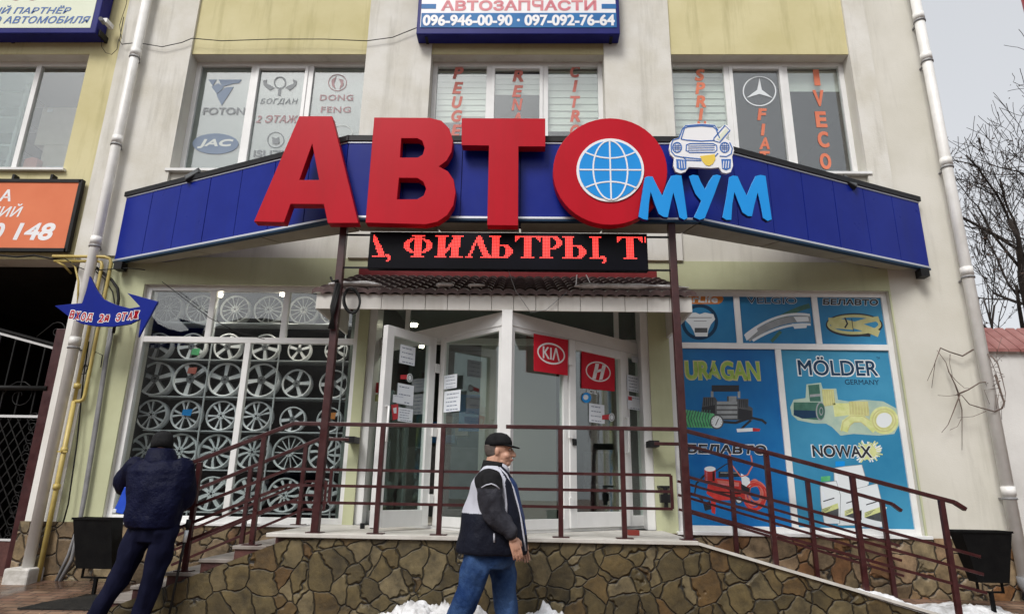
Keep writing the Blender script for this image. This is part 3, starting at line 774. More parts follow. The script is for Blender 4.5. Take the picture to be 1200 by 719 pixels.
# right side: fixed pane, door, side light
a0, a1, a2, a3 = 0.05, ar(667), ar(735), LR-0.02
m, r = part_frame(FR, a0, a1-0.003, LZ+0.03, zhb, 0.07, 0.05, 0.10, -0.075, -0.01)
o = m.build('fixed_light', X['frame'], bld, bevel=0.004); pane(FR, r, o, -0.04)
m, r = part_frame(FR, a1+0.003, a2-0.003, LZ+0.035, zhb-0.004, 0.10, 0.10, 0.16, -0.07, 0.012)
door_r = m.build('door', X['frame'], bld, bevel=0.004); pane(FR, r, door_r, -0.03)
for z in (LZ+0.25, LZ+0.95, zhb-0.3):
    g = MB(); g.fbox(FR, a1-0.03, a1+0.03, z, z+0.09, 0.012, 0.035); g.build('hinge', X['frame'], door_r, bevel=0.003)
g = MB(); g.fbox(FR, a1+0.035, a1+0.085, LZ+0.88, LZ+0.95, 0.013, 0.03); g.build('lock', X['black'], door_r)
g = MB(); g.tube([FR.at(a2-0.05, LZ+0.85, 0.013), FR.at(a2-0.05, LZ+0.85, 0.06), FR.at(a2-0.05, LZ+1.25, 0.06), FR.at(a2-0.05, LZ+1.25, 0.013)], 0.012, 8); g.build('handle', X['frame'], door_r)
m, r = part_frame(FR, a2+0.003, a3, LZ+0.03, zhb, 0.07, 0.05, 0.12, -0.075, -0.01)
o = m.build('fixed_light', X['frame'], bld, bevel=0.004); pane(FR, r, o, -0.04)
SIDE_R = r
# left side: side light, doorway with the open leaf, fixed pane
b0, b1, b2, b3 = 0.02, al(448), al(511), LL-0.05
m, r = part_frame(FL, b0, max(b0+0.24, b1), LZ+0.03, zhb, 0.07, 0.05, 0.12, -0.075, -0.01)
o = m.build('fixed_light', X['frame'], bld, bevel=0.004); pane(FL, r, o, -0.04)
m, r = part_frame(FL, b2, b3, LZ+0.03, zhb, 0.075, 0.05, 0.10, -0.075, -0.01)
o = m.build('fixed_light', X['frame'], bld, bevel=0.004); pane(FL, r, o, -0.04)
Hg = FL.at(b2-0.03, 0, 0.05)
Fq = P(444, 500, Hg.y-0.60)
FD = Frame((Fq.x, Fq.y), (Hg.x-Fq.x, Hg.y-Fq.y)); LD = Vector((Hg.x-Fq.x, Hg.y-Fq.y)).length
m, r = part_frame(FD, 0, LD, LZ+0.035, zhb-0.004, 0.10, 0.10, 0.16, -0.04, 0.03)
door_l = m.build('door', X['frame'], bld, bevel=0.004); door_l['label'] = 'door leaf standing open towards the street'
pane(FD, r, door_l, 0.0)
for z in (LZ+0.25, LZ+0.95, zhb-0.4):
    g = MB(); g.fbox(FD, LD-0.02, LD+0.045, z, z+0.10, 0.03, 0.055); g.build('hinge', X['frame'], door_l, bevel=0.003)
g = MB(); g.tube([FD.at(0.05, LZ+0.85, 0.031), FD.at(0.05, LZ+0.85, 0.07), FD.at(0.05, LZ+1.2, 0.07), FD.at(0.05, LZ+1.2, 0.031)], 0.012, 8); g.build('handle', X['frame'], door_l)
# transom lights over the bay, jambs
yj = YE-0.02
for a, b in ((EN[0], EN[0]+0.09), (EN[1]-0.09, EN[1])):
    mb = MB(); mb.box(a, b, yj-0.3, yj+0.02, LZ, zt1); mb.build('entrance_jamb', X['frame'], bld, bevel=0.004)
mb = MB()
mb.box(EN[0]+0.09, EN[1]-0.09, yj, yj+0.06, zht-0.02, zht+0.06); mb.box(EN[0]+0.09, EN[1]-0.09, yj, yj+0.06, zt1-0.06, zt1)
for px in (478, 722):
    x = P(px, 370, yj).x; mb.box(x-0.03, x+0.03, yj, yj+0.06, zht+0.06, zt1-0.06)
o = mb.build('transom_window', X['frame'], bld, bevel=0.004)
g = MB(); g.box(EN[0]+0.09, EN[1]-0.09, yj+0.025, yj+0.031, zht+0.06, zt1-0.06); g.build('pane', X['doorglass'], o)

# inside the entrance: partition, counter, posters, lamps
yi = 9.4
mb = MB(); x0, x1 = P(562, 480, yi).x, P(652, 480, yi).x
mb.box(x0, x1, yi, yi+0.1, LZ, zt1-0.3); mb.build('interior_wall', X['film2'], bld)
for k, px in enumerate((520, 535, 548)):
    m_ = MB(); x_ = P(px, 500, 10.9).x; m_.box(x_-0.25, x_+0.2, 10.9, 11.2, LZ+1.15+0.12*k, LZ+1.5+0.1*k); tag(m_.build('goods_box', X[('signblue', 'carton', 'maroon')[k]], None, bevel=0.01), ('blue', 'brown', 'dark red')[k]+' goods box on the rear shelf behind the fixed entrance pane', 'box')
mb = MB(); mb.box(P(480, 480, 10.5).x, P(575, 480, 10.5).x, 10.4, 11, LZ, LZ+1.05); tag(mb.build('shop_counter', X['inkdgrey'], None, bevel=0.01), 'dark shop counter inside behind the glazed entrance', 'counter')
x0, x1, z0, z1 = rp(538, 572, 462, 505, 10.2)
mb = MB(); mb.box(x0, x1, 10.2, 10.22, z0, z1, 0); mb.box(x0+0.1, x1-0.1, 10.19, 10.2, z1-0.22, z1-0.05, 1)
tag(mb.build('wall_poster', [X['signblue'], X['inkdgrey']]), 'blue poster hanging inside the hall behind the fixed entrance pane', 'poster')
mb = MB(); x0, x1 = P(640, 500, 9.8).x, P(668, 500, 9.8).x
mb.box(x0, x1, 9.8, 10.2, LZ, LZ+1.7, 0); 
for k in range(4): mb.box(x0+0.02, x1-0.02, 9.79, 9.8, LZ+0.1+0.4*k, LZ+0.42+0.4*k, 1 + k % 2)
tag(mb.build('display_cabinet', [X['inkdgrey'], X['dark'], X['maroon']]), 'dark display cabinet of goods inside behind the red oval flag pane', 'cabinet')
mb = MB(); x, y = P(705, 580, 9.0).x, 9.0
mb.tube([(x-0.12,y,LZ+0.42),(x-0.12,y,LZ)],0.02); mb.tube([(x+0.12,y,LZ+0.42),(x+0.12,y,LZ)],0.02); mb.tube([(x-0.12,y+.3,LZ+0.42),(x-0.12,y+.3,LZ)],0.02); mb.tube([(x+0.12,y+.3,LZ+0.42),(x+0.12,y+.3,LZ)],0.02)
chair = thing('office_chair', 'dark chair standing inside behind the closed entrance door', 'chair', (x, y, LZ))
mb.build('legs_frame', X['black'], chair)
mb = MB(); mb.box(x-0.22, x+0.22, y-0.1, y+0.35, LZ+0.42, LZ+0.50); mb.build('seat', X['inkdgrey'], chair, bevel=0.02)
mb = MB(); mb.box(x-0.2, x+0.2, y+0.33, y+0.38, LZ+0.5, LZ+0.95); mb.build('backrest', X['inkdgrey'], chair, bevel=0.02)
def spot(px, py, Y, label, r=0.045, watts=0):
    p = P(px, py, Y)
    o = thing('ceiling_spot_lamp', label, 'lamp', p)
    mb = MB(); mb.tube([p+Vector((0,0,0.02)), p+Vector((0,0,-0.015))], r, 16); mb.build('bulb', X['lamp'], o)
    mb = MB(); mb.tube([p+Vector((0,0,0.06)), p+Vector((0,0,0.021))], r*1.4, 16); mb.build('lamp_housing', X['frame'], o)
    if watts:                                        # the light this lit lamp gives
        L = bpy.data.lights.new('lamp_light', 'SPOT'); L.energy = watts; L.color = (1.0, 0.9, 0.76); L.shadow_soft_size = r; L.spot_size = rad(150 if watts > 30 else 92); L.spot_blend = 0.6
        lo_ = bpy.data.objects.new('lamp_light', L); COL.objects.link(lo_); lo_.parent = o; lo_.location = (0, 0, -0.03)
spot(485, 381, 8.6, 'lit warm ceiling spot above the open entrance door', 0.045, 40)
spot(494, 406, 9.3, 'small lit ceiling spot seen through the open door leaf', 0.035)
spot(331, 345, 7.76, 'lit spot lamp under the wheel showroom ceiling near the middle upright', 0.03, 15)
spot(258, 346, 7.76, 'lit spot lamp shining behind the upper wheel panes by the first upright', 0.03, 15)
spot(641, 143, 9.2, 'small lit lamp in the upper window between the red letters', 0.04)
spot(905, 90, 8.6, 'bright lit lamp behind the three pointed star decal', 0.06)
spot(385, 347, 7.76, 'small lit lamp behind the wheel window close to the post', 0.03, 15)

# ================================================================ PORCH: landing, steps, ramp walls
YF = 6.07
xl = P(313, 618, 6.05).x; xr0 = P(818, 630, 6.05).x
porch = thing('entrance_porch', 'raised stone clad entrance porch with side steps and pale tiled landing', 'porch', (0, YF, 0.1))
zsl = [(xl, LZ-0.13), (xl-1.75, 0.05)]
pr1 = P(1000, 690, YF); sl = (LZ - pr1.z)/(pr1.x - xr0); xr1 = xr0 + (LZ-0.05)/sl
Fm = FAC(YF)
mb = MB()
xk = P(352, 630, YF).x
qa, qb = P(342, 629, YF), P(182, 691, YF); ks = (qa.z-qb.z)/(qa.x-qb.x); xs_end = qb.x-(qb.z-0.0)/ks
mb.poly([(xs_end, -0.2), (xr1, -0.2), (xr1, 0.06), (xr0, LZ-0.035), (xk, LZ-0.035), (xk, qa.z), (qa.x, qa.z), (xs_end, 0.0)], Fm, -0.22, 0)
mb.build('stone_wall', X['stone'], porch)
mb = MB(); mb.box(xl, xr0, 6.04, YE+0.4, LZ-0.035, LZ); mb.build('landing_slab', X['tile'], porch, bevel=0.005)
mb = MB(); mb.box(xl, xr0, YF+0.22, Y0-0.08, 0, LZ-0.035)
mb.build('porch_core', X['steppaint'], porch)
rise = 0.117
for k in range(1, 6):
    zz = LZ - k*rise; xa = xl - 0.29*k
    o = MB(); o.box(xa, xl-0.29*(k-1), YF+0.03, Y0-0.08, 0.0, zz-0.03); st = o.build('step', X['steppaint'], porch)
    o = MB(); o.box(xa-0.02, xl-0.29*(k-1), YF+0.014, Y0-0.08, zz-0.03, zz); o.build('step_tile', X['steptile'], st, bevel=0.004)
    # steps inside the sloping wall on the other side
    zz2 = LZ - k*rise; xb = xr0 + (LZ-zz2)/sl
    o = MB(); o.box(xr0+(LZ-zz2-rise)/sl, xb, YF+0.22, Y0-0.08, 0.0, zz2-0.12); o.build('step', X['steppaint'], porch)
mb = MB()                                             # thin pale edge along the sloping wall
mb.beam((xr0, YF+0.10, LZ-0.02), (xr1, YF+0.10, 0.075), 0.25, 0.025)
mb.build('wall_coping', X['tile'], porch)
def rz(x): return min(LZ, max(gz(6.2), LZ-(x-xr0)*sl))
def lz(x): return LZ if x > xl else LZ - rise*math.ceil((xl-x)/0.29)

# ================================================================ CANOPY WITH FASCIA AND POSTS
zcb = P(610, 257, 6.1).z; zct = P(610, 163, 6.1).z
xa, xb_, xc, xd = P(140, 276, 7.52).x, P(404, 215, 6.12).x, P(818, 215, 6.12).x, P(1084, 285, 7.52).x
plan = [(xa, 7.52), (xb_, 6.12), (xc, 6.12), (xd, 7.52)]
can = thing('entrance_canopy', 'bow shaped canopy with royal blue panel fascia on two maroon posts over the entrance', 'canopy', (0, 6.8, zcb))
for i in range(3):
    A, B = Vector(plan[i]), Vector(plan[i+1]); F = Frame(A, B-A); L = (B-A).length
    n = 6 if i == 1 else 7
    back = MB(); back.fbox(F, 0.0, L, zcb+0.03, zct-0.02, -0.30, -0.008); back.build('fascia_backing', X['navy'], can)
    for k in range(n):
        m = MB(); m.fbox(F, L*k/n+0.004, L*(k+1)/n-0.004, zcb+0.035, zct-0.05, -0.008, 0.006+0.002*random.random()); m.build('fascia_panel', X['blue'], can, bevel=0.002)
    m = MB(); m.fbox(F, 0, L, zcb+0.012, zcb+0.034, -0.02, 0.014); m.fbox(F, 0, L, zct-0.049, zct-0.03, -0.02, 0.014); m.build('trim_strip', X['silver'], can)
    m = MB(); m.fbox(F, -0.02, L+0.02, zct-0.028, zct+0.035, -0.32, 0.03); m.build('cap_strip', X['black'], can)
    m = MB(); m.fbox(F, -0.01, L+0.01, zcb-0.012, zcb+0.011, -0.05, 0.012); m.build('bottom_strip', X['inknavy'], can)
inn = [(xa+0.42, 7.56), (xb_+0.12, 6.44), (xc-0.12, 6.44), (xd-0.42, 7.56)]
for i in range(3):
    m = MB()
    if i == 1:
        n = 4
    else:
        n = 3
    for k in range(n):
        f0, f1 = k/n+0.003, (k+1)/n-0.003
        a, b = Vector(plan[i]).lerp(Vector(plan[i+1]), f0), Vector(plan[i]).lerp(Vector(plan[i+1]), f1)
        c, d = Vector(inn[i]).lerp(Vector(inn[i+1]), f0), Vector(inn[i]).lerp(Vector(inn[i+1]), f1)
        m.add([(v.x, v.y, z) for z in (zcb-0.003, zcb+0.028) for v in (a, b, d, c)], [(3,2,1,0),(4,5,6,7),(0,1,5,4),(1,2,6,5),(2,3,7,6),(3,0,4,7)])
    m.build('soffit_panel', X['soffit'], can)
for x in (xa+0.12, xd-0.12):
    m = MB(); m.box(x-0.05, x+0.05, 7.42, Y0-0.06, zcb-0.12, zcb-0.02); m.build('wall_bracket', X['black'], can)
def vert_x(pts, Y): return sum(P(a, b, Y).x for a, b in pts)/len(pts)
PXL = vert_x([(402, 268), (387, 440), (371, 617)], 6.17); PXR = vert_x([(790, 270), (796, 440), (803, 628)], 6.17)
for x in (PXL, PXR):
    m = MB(); m.box(x-0.036, x+0.036, 6.134, 6.206, LZ, zcb-0.01); p = m.build('post', X['maroon'], can, bevel=0.006)
    m = MB(); m.box(x-0.07, x+0.07, 6.10, 6.24, LZ, LZ+0.008); m.build('base_plate', X['maroon'], p)
# cable coil tied to the post
m = MB(); p0 = P(396, 335, 6.12)
for k in range(5):
    m.tube([p0+Vector((0.012*random.uniform(-1,1), -0.01*k+0.02, 0.03)), p0+Vector((-0.01*k+0.0, -0.02, -0.22)), p0+Vector((0.01*k-0.04, -0.02, -0.45))], 0.014, 6)
cc = P(412, 352, 6.1)
m.tube([cc+Vector((0.085*math.cos(t)-0.02*math.sin(t), 0.01*math.sin(3*t), 0.13*math.sin(t))) for t in [2*math.pi*k/28 for k in range(30)]], 0.011, 6)
m.tube([cc+Vector((0.075*math.cos(t)-0.02*math.sin(t), 0.02+0.01*math.sin(2*t), 0.115*math.sin(t))) for t in [2*math.pi*k/28 for k in range(30)]], 0.009, 6)
m.tube([p0+Vector((0.0,0,0.06)), p0+Vector((-0.06,0,0.05)), p0+Vector((-0.09,0.02,0.10))], 0.012, 6)
tag(m.build('cable_coil', X['cable']), 'coil of black cable tied round the maroon post beside the awning', 'cable')

# ================================================================ LETTERS ON THE CANOPY
YL = 5.95
FLt = FAC(YL)
def pxl(pts, ox, oy, s, Y=YL): return [(lambda q: (q.x, q.z))(P(ox+x/s, oy+y/s, Y)) for x, y in pts]
def letter(name, label, pts, holes, mats, Y, depth, cat='sign letter', group=None):
    m = MB(); m.poly(pts, FAC(Y), -depth, 0, 0, holes, 1)
    return tag(m.build(name, mats, None, bevel=0.004), label, cat, group)
RL = [X['red'], X['reddark']]
q = lambda pts: pxl(pts, 290, 130, 4.615)
grp = 'big red letters on the canopy'
letter('sign_letter', 'big red three dimensional letter А, first on the blue canopy', q([(280,28),(458,28),(600,606),(434,606),(412,504),(233,503),(198,602),(34,598)]), [q([(350,178),(387,373),(281,373)])], RL, YL, 0.11, group=grp)
letter('sign_letter', 'big red three dimensional letter В with two counters on the blue canopy',
  q([(685,35),(985,37),(1048,52),(1092,95),(1112,162),(1104,222),(1078,268),(1035,300),(1084,326),(1115,372),(1126,440),(1114,510),(1082,562),(1030,598),(960,613),(638,604)]),
  [q([(832,148),(918,148),(945,162),(958,200),(948,236),(920,252),(825,252)]), q([(820,362),(918,363),(950,382),(966,420),(953,457),(918,477),(808,478)])], RL, YL, 0.11, group=grp)
q1 = lambda pts: pxl(pts, 0, 0, 1)
letter('sign_letter', 'big red three dimensional letter Т between the letters В and О', q1([(541,138.5),(639,139),(639,171.5),(607.5,171.5),(607,264),(571,263.5),(573,170.5),(541,170)]), [], RL, YL, 0.11, group=grp)
def pell(cx, cy, rx, ry, Y=YL, n=48, a0=0, a1=360): 
    k = n if a1-a0 >= 360 else n+1
    return [(lambda v: (v.x, v.z))(P(cx+rx*math.cos(rad(a0+(a1-a0)*i/n)), cy-ry*math.sin(rad(a0+(a1-a0)*i/n)), Y)) for i in range(k)]
oo = thing('sign_letter', 'big red round letter О with a white and blue globe at its centre', 'sign letter', (P(715, 200, YL).x, YL, P(715, 263, YL).z), grp)
m = MB(); m.poly(pell(715, 201, 67, 62.5), FLt, -0.11, 0, 0, (), 1); m.build('letter_disc', RL, oo, bevel=0.004)
m = MB(); m.poly(pell(715, 200, 39.5, 37), FLt, 0.0, 0.012); m.build('globe_ring', X['signwhite'], oo)
gl = MB(); gl.poly(pell(715, 200, 36.5, 34), FLt, 0.012, 0.017); gb = gl.build('globe', X['cyan'], oo)
m = MB(); wln = 0.016
gc = P(715, 200, YL); rx = (P(751.5, 200, YL)-gc).x; rz_ = (P(715, 166, YL)-gc).z
for k in (0.0, 0.55):
    for sgn in ((1,) if k == 0 else (1, -1)):
        m.stroke([(gc.x+sgn*k*rx*math.cos(rad(a)), gc.z+rz_*math.sin(rad(a))) for a in range(-88, 89, 8)], wln, FLt, 0.017, 0.021)
m.stroke([(gc.x-rx*0.99, gc.z), (gc.x+rx*0.99, gc.z)], wln, FLt, 0.017, 0.0205)
for sgn in (1, -1):
    m.stroke([(gc.x+rx*0.80*t, gc.z+sgn*rz_*(0.40+0.20*t*t)) for t in [k/8-1 for k in range(17)]], wln, FLt, 0.017, 0.0207)
m.build('globe_lines', X['signwhite'], gb)
q = lambda pts: pxl(pts, 740, 130, 5.133, 5.86)
CY = [X['cyan'], X['navy']]
g2 = 'bright blue letters under the car emblem'
letter('sign_letter', 'bright blue slanted letter М beside the red letter О', q([(42,636),(60,520),(80,400),(100,392),(128,394),(150,440),(185,508),(212,440),(238,390),(270,384),(302,388),(318,500),(338,645),(318,655),(288,640),(270,560),(252,492),(236,560),(220,640),(195,638),(163,618),(140,560),(116,488),(106,560),(100,655),(70,650)]), [], CY, 5.86, 0.05, group=g2)
letter('sign_letter', 'bright blue slanted letter У in the middle of its word', q([(345,392),(370,383),(402,388),(420,430),(442,468),(466,420),(490,387),(515,382),(540,390),(500,500),(442,646),(410,655),(374,638),(400,585),(418,540),(385,500),(360,440)]), [], CY, 5.86, 0.05, group=g2)
letter('sign_letter', 'bright blue slanted letter М at the end of its word over the blue panels', q([(546,640),(570,510),(586,398),(610,388),(640,392),(665,450),(693,506),(720,440),(745,392),(775,384),(808,390),(825,510),(846,652),(820,662),(790,642),(775,560),(760,492),(742,560),(726,634),(700,632),(668,610),(645,555),(620,490),(608,560),(602,655),(570,655)]), [], CY, 5.86, 0.05, group=g2)

# car emblem
YK = 5.97; FK = FAC(YK)
q = lambda pts: pxl(pts, 740, 130, 5.133, YK)
em = thing('car_emblem', 'white cartoon car emblem board with blue outlines above the blue letters', 'emblem', (P(822, 170, YK).x, YK, P(822, 200, YK).z))
out = [(226,225),(232,190),(255,168),(285,160),(300,115),(318,90),(345,80),(420,74),(490,80),(512,92),(522,112),(562,84),(580,86),(600,106),(592,135),(568,165),(596,182),(612,210),(618,240),(606,275),(612,330),(598,368),(572,376),(545,370),(526,340),(480,345),(345,338),(325,366),(295,376),(266,366),(252,330),(256,285),(234,262)]
m = MB(); m.poly(q(out), FK, -0.03, 0); m.build('emblem_board', [X['signwhite']], em, bevel=0.003)
m = MB(); w = 0.011
def es(pts, closed=False, ww=w): m.stroke(q(pts), ww, FK, 0, 0.004, 0, closed)
es([(298,170),(318,105),(340,96),(420,90),(490,96),(508,110),(530,165)]); es([(298,170),(330,176),(420,182),(500,178)])
es([(285,165),(305,112),(325,90),(420,82),(500,88),(520,118)])
es([(330,205),(350,197),(490,197),(512,208),(514,235),(498,250),(350,250),(328,238)], True)
for y in (212, 224, 237): es([(340,y),(500,y-2)], ww=0.007)
for cx in (274, 560):
    es([(cx+27*math.cos(rad(a)), 220+30*math.sin(rad(a))) for a in range(0, 360, 20)], True)
    for d in (-10, 0, 10): es([(cx+d,194),(cx+d,246)], ww=0.006); es([(cx-23,220+d),(cx+23,220+d)], ww=0.006)
es([(285,165),(250,175),(238,205),(240,245),(262,270),(300,278),(420,290),(500,276),(520,255)]); es([(590,190),(606,225),(600,258),(570,275),(530,272)])
es([(310,278),(330,296),(420,300)]); es([(495,180),(530,190),(592,118),(562,88),(495,165)], True); 
m.build('outline_drawing', X['emblemblue'], em)
for pts in ([(268,290),(330,296),(330,350),(300,358),(272,345)], [(540,290),(598,290),(596,345),(570,358),(545,348)]):
    m = MB(); m.poly(q(pts), FK, 0, 0.003); m.build('emblem_wheel', X['emblemblue'], em)
m = MB()
for cx in (285, 300, 315, 555, 570, 585): m.stroke(q([(cx,302),(cx+(4 if cx < 400 else -4),345)]), 0.008, FK, 0.003, 0.005)
m.build('tread_lines', X['signwhite'], em)
m = MB(); m.poly(q([(412,272),(500,262),(505,290),(490,318),(468,332),(445,326),(425,302)]), FK, 0.0, 0.005); m.build('tongue', X['tongue'], em)
m = MB(); m.poly(q([(512,168),(566,104),(582,120),(532,180)]), FK, 0.0, 0.003); m.build('emblem_tag', X['cream'], em)

# ================================================================ LED BOARD
led = thing('led_board', 'black scrolling led board showing red dotted Cyrillic words above the awning', 'led sign', (P(596, 300, 6.16).x, 6.16, P(596, 316, 6.16).z))
x0, x1, z0, z1 = rp(432, 759, 272.5, 315.5, 6.12); Fq = FAC(6.12)
m = MB(); m.box(x0, x1, 6.12, 6.20, z0, z1); m.build('board_case', X['ledback'], led, bevel=0.004)
for z in (z1-0.02, z0+0.02):
    for a, b in ((PXL+0.03, x0), (x1, PXR-0.03)):
        m = MB(); m.box(a, b, 6.155, 6.175, z-0.008, z+0.008); m.build('mounting_bar', X['black'], led)
GL = {}
GL['a'] = """#........
##.......
###......
###......
####.....
.###.....
.####....
..####...
..####...
..#####..
...####..
...#####.
....####.
....####.
#########"""
GL[','] = """.
.
.
.
.
.
.
.
.
.
.
.
.
###.
.###
..##
..##
.##."""
GL['F'] = """.....#########.....
.......#####.......
....##########.....
..####.#####.####..
.####..#####..####.
####...#####...####
####...#####...####
####...#####...####
####...#####...####
.####..#####..####.
..####.#####.####..
....###########....
.......#####.......
.......#####.......
.....#########....."""
GL['I'] = """#########..########
..#####.....#####..
..#####.....#####..
..#####....######..
..#####....######..
..#####...#######..
..#####..########..
..#####..########..
..#####.##.#####...
..########.#####...
..#######..#####...
..######...#####...
..#####....#####...
..#####....#####...
########..#########"""
GL['L'] = """........##.......
.......####......
.......####......
......######.....
......######.....
.....##.####.....
.....##.#####....
....##...####....
....##...#####...
....##....####...
...##.....#####..
...##......####..
..##.......#####.
..##........#####
#####.....#######"""
GL['b'] = """########........
..#####.........
..#####.........
..#####.........
..#####.........
..#####.........
..###########...
..#####...####..
..#####....####.
..#####....#####
..#####....#####
..#####....#####
..#####....####.
..#####...####..
#############..."""
GL['T'] = """#################
###...#####...###
##....#####....##
#.....#####.....#
......#####......
......#####......
......#####......
......#####......
......#####......
......#####......
......#####......
......#####......
......#####......
......#####......
....#########...."""
GL['R'] = """############....
..#####..####...
..#####...####..
..#####....####.
..#####....####.
..#####....####.
..#####...####..
..#####..####...
..#########.....
..#####.........
..#####.........
..#####.........
..#####.........
..#####.........
#########......."""
GL['y'] = "\n".join(l + ".." + r for l, r in zip(GL['b'].split("\n"), ["########"]+["..####.."]*13+["########"]))
GL['t'] = "\n".join(r[:3] for r in GL['T'].split("\n"))
dx = P(461.85, 295, 6.12).x - P(460, 295, 6.12).x
dots = MB(); zt_ = P(596, 276.5, 6.12).z
def put(ch, px, sc=1.0):
    xx = P(px, 295, 6.12).x
    for r, row in enumerate(GL[ch].split("\n")):
        for c, k in enumerate(row):
            if k == '#':
                x = xx+c*dx*sc; z = zt_-r*dx
                if x+dx > x1-0.005: continue
                dots.quad((x, 6.118, z-dx*0.72), (x+dx*0.72*sc, 6.118, z-dx*0.72), (x+dx*0.72*sc, 6.118, z), (x, 6.118, z))
for ch, px in (('a', 436.5), (',', 451.5), ('F', 473), ('I', 509.5), ('L', 545.5), ('b', 573), ('T', 603.5), ('R', 632.5), ('y', 659), (',', 703.5), ('T', 723.5), ('t', 756)):
    put(ch, px, 0.95)
dots.build('led_text', X['led'], led)

# ================================================================ AWNING OVER THE DOORS
aw = thing('tiled_awning', 'small brown tiled awning with off white panelled fascia above the doors', 'awning', (P(590, 350, 6.4).x, 6.4, P(590, 363, 6.4).z))
x0, x1, zb, zt2 = rp(370, 811, 363.5, 345.5, 6.40)
zb, zt2 = min(zb, zt2), max(zb, zt2)
yr = Y0-0.03; zr = P(600, 326, yr).z
m = MB()
nseg = 17; wseg = (x1-x0)/nseg
for k in range(nseg):
    m.box(x0+k*wseg+0.002, x0+(k+1)*wseg-0.002, 6.40, 6.425, zb, zt2)
m.build('fascia_board', X['siding'], aw, bevel=0.003)
m = MB(); m.add([(x0+.03,6.43,zt2-.06),(x1-.03,6.43,zt2-.06),(x1-.03,yr,zr-.06),(x0+.03,yr,zr-.06),(x0+.03,6.43,zt2-.045),(x1-.03,6.43,zt2-.045),(x1-.03,yr,zr-.045),(x0+.03,yr,zr-.045)], [(3,2,1,0),(4,5,6,7),(0,1,5,4),(1,2,6,5),(2,3,7,6),(3,0,4,7)]); m.build('awning_soffit', X['siding'], aw)
for x in (x0+0.0, x1-0.025):
    m = MB(); F = Frame((x, 6.425), (1, 0)); 
    m.add([(x,6.426,zb),(x,yr,zb),(x,yr,zr-0.02),(x,6.426,zt2-0.01),(x+0.025,6.426,zb),(x+0.025,yr,zb),(x+0.025,yr,zr-0.02),(x+0.025,6.426,zt2-0.01)],
          [(0,1,2,3)[::-1],(4,5,6,7),(0,1,5,4),(1,2,6,5),(2,3,7,6),(3,0,4,7)]); m.build('end_board', X['siding'], aw)
m = MB(); NR, NX = 7, 34*8
xw0, xw1 = x0-0.04, x1+0.04
for r in range(NR):
    t0, t1 = r/NR, (r+1)/NR
    vs = []
    for (t, lift) in ((t0, 0.030), ((t0+t1)/2, 0.018), (t1, 0.0)):
        inset = 0.0
        ya_ = 6.36+(yr-6.36)*t; za_ = zt2+(zr-zt2)*t
        sh = (1-t)*0 + 0.14*t
        for i in range(NX+1):
            u = i/NX; x = xw0+sh+(xw1-xw0-2*sh)*u
            wv = abs(math.sin(math.pi*(u*34)))
            vs.append((x, ya_, za_+lift+0.026*wv**0.7))
    base = [(v[0], v[1]+0.004, v[2]-0.05) for v in vs[:NX+1]]
    n1 = NX+1
    m.add(vs, [(j*n1+i, j*n1+i+1, (j+1)*n1+i+1, (j+1)*n1+i) for j in range(2) for i in range(NX)], 0, True)
    m.add(vs[:n1]+base, [(i+n1, i+n1+1, i+1, i) for i in range(NX)], 0, False)
m.build('tile_roof', X['roof'], aw)
m = MB(); m.box(xw0+0.16, xw1-0.16, yr-0.09, Y0-0.021, zr-0.02, zr+0.085); m.build('wall_flashing', X['flashing'], aw, bevel=0.005)
def snowbar(pts, r, label, name='snow'):
    m = MB()
    q = []
    for i in range(len(pts)-1):
        for k in range(6): q.append(Vector(pts[i]).lerp(Vector(pts[i+1]), k/6))
    q.append(Vector(pts[-1]))
    rr = []
    for i, p in enumerate(q):
        e = min(1, 4*min(i+0.4, len(q)-0.6-i)/len(q)+0.15)
        s = r*(0.75+0.5*noise.noise(p*5))*e
        rr.append((s*1.5, s*0.75))
    m.tube(q, rr, 12)
    return tag(m.build(name, X['snow']), label, 'snow', kind='stuff')
aws = lambda px, d=0.0: (P(px, 345, 6.36).x, 6.36+d, zt2+0.088+d*(zr-zt2)/(yr-6.36))
snowbar([aws(384), aws(402, .02), aws(420, .03), aws(446)], 0.055, 'snow lying on the awning edge beside the cable post')
snowbar([aws(510, .03), aws(531, .03)], 0.035, 'short strip of snow on the middle of the awning')
snowbar([aws(548, .02), aws(568, .02)], 0.032, 'second short strip of snow on the awning')
snowbar([aws(673, .02), aws(690, .03), aws(730, .02), aws(765, .03), aws(808, .0)], 0.05, 'long snow strip along the awning edge near the maroon post')
m = MB()
for a, b in (((676, 322), (674, 343)), ((687, 322), (697, 343))): m.tube([P(a[0], a[1], 6.8), P(b[0], b[1], 6.5)], 0.006, 6)
tag(m.build('loose_cable', X['signwhite']), 'two white cable ends hanging onto the awning tiles', 'cable')
m = MB(); m.tube([P(596, 317, 6.15), P(604, 340, 6.3), P(622, 366, 6.37), P(640, 363, 6.37), P(655, 350, 6.37), P(665, 342, 6.36)], 0.0035, 5)
tag(m.build('loose_cable', X['conduit']), 'thin dark cable looping from the led board across the awning fascia', 'cable')

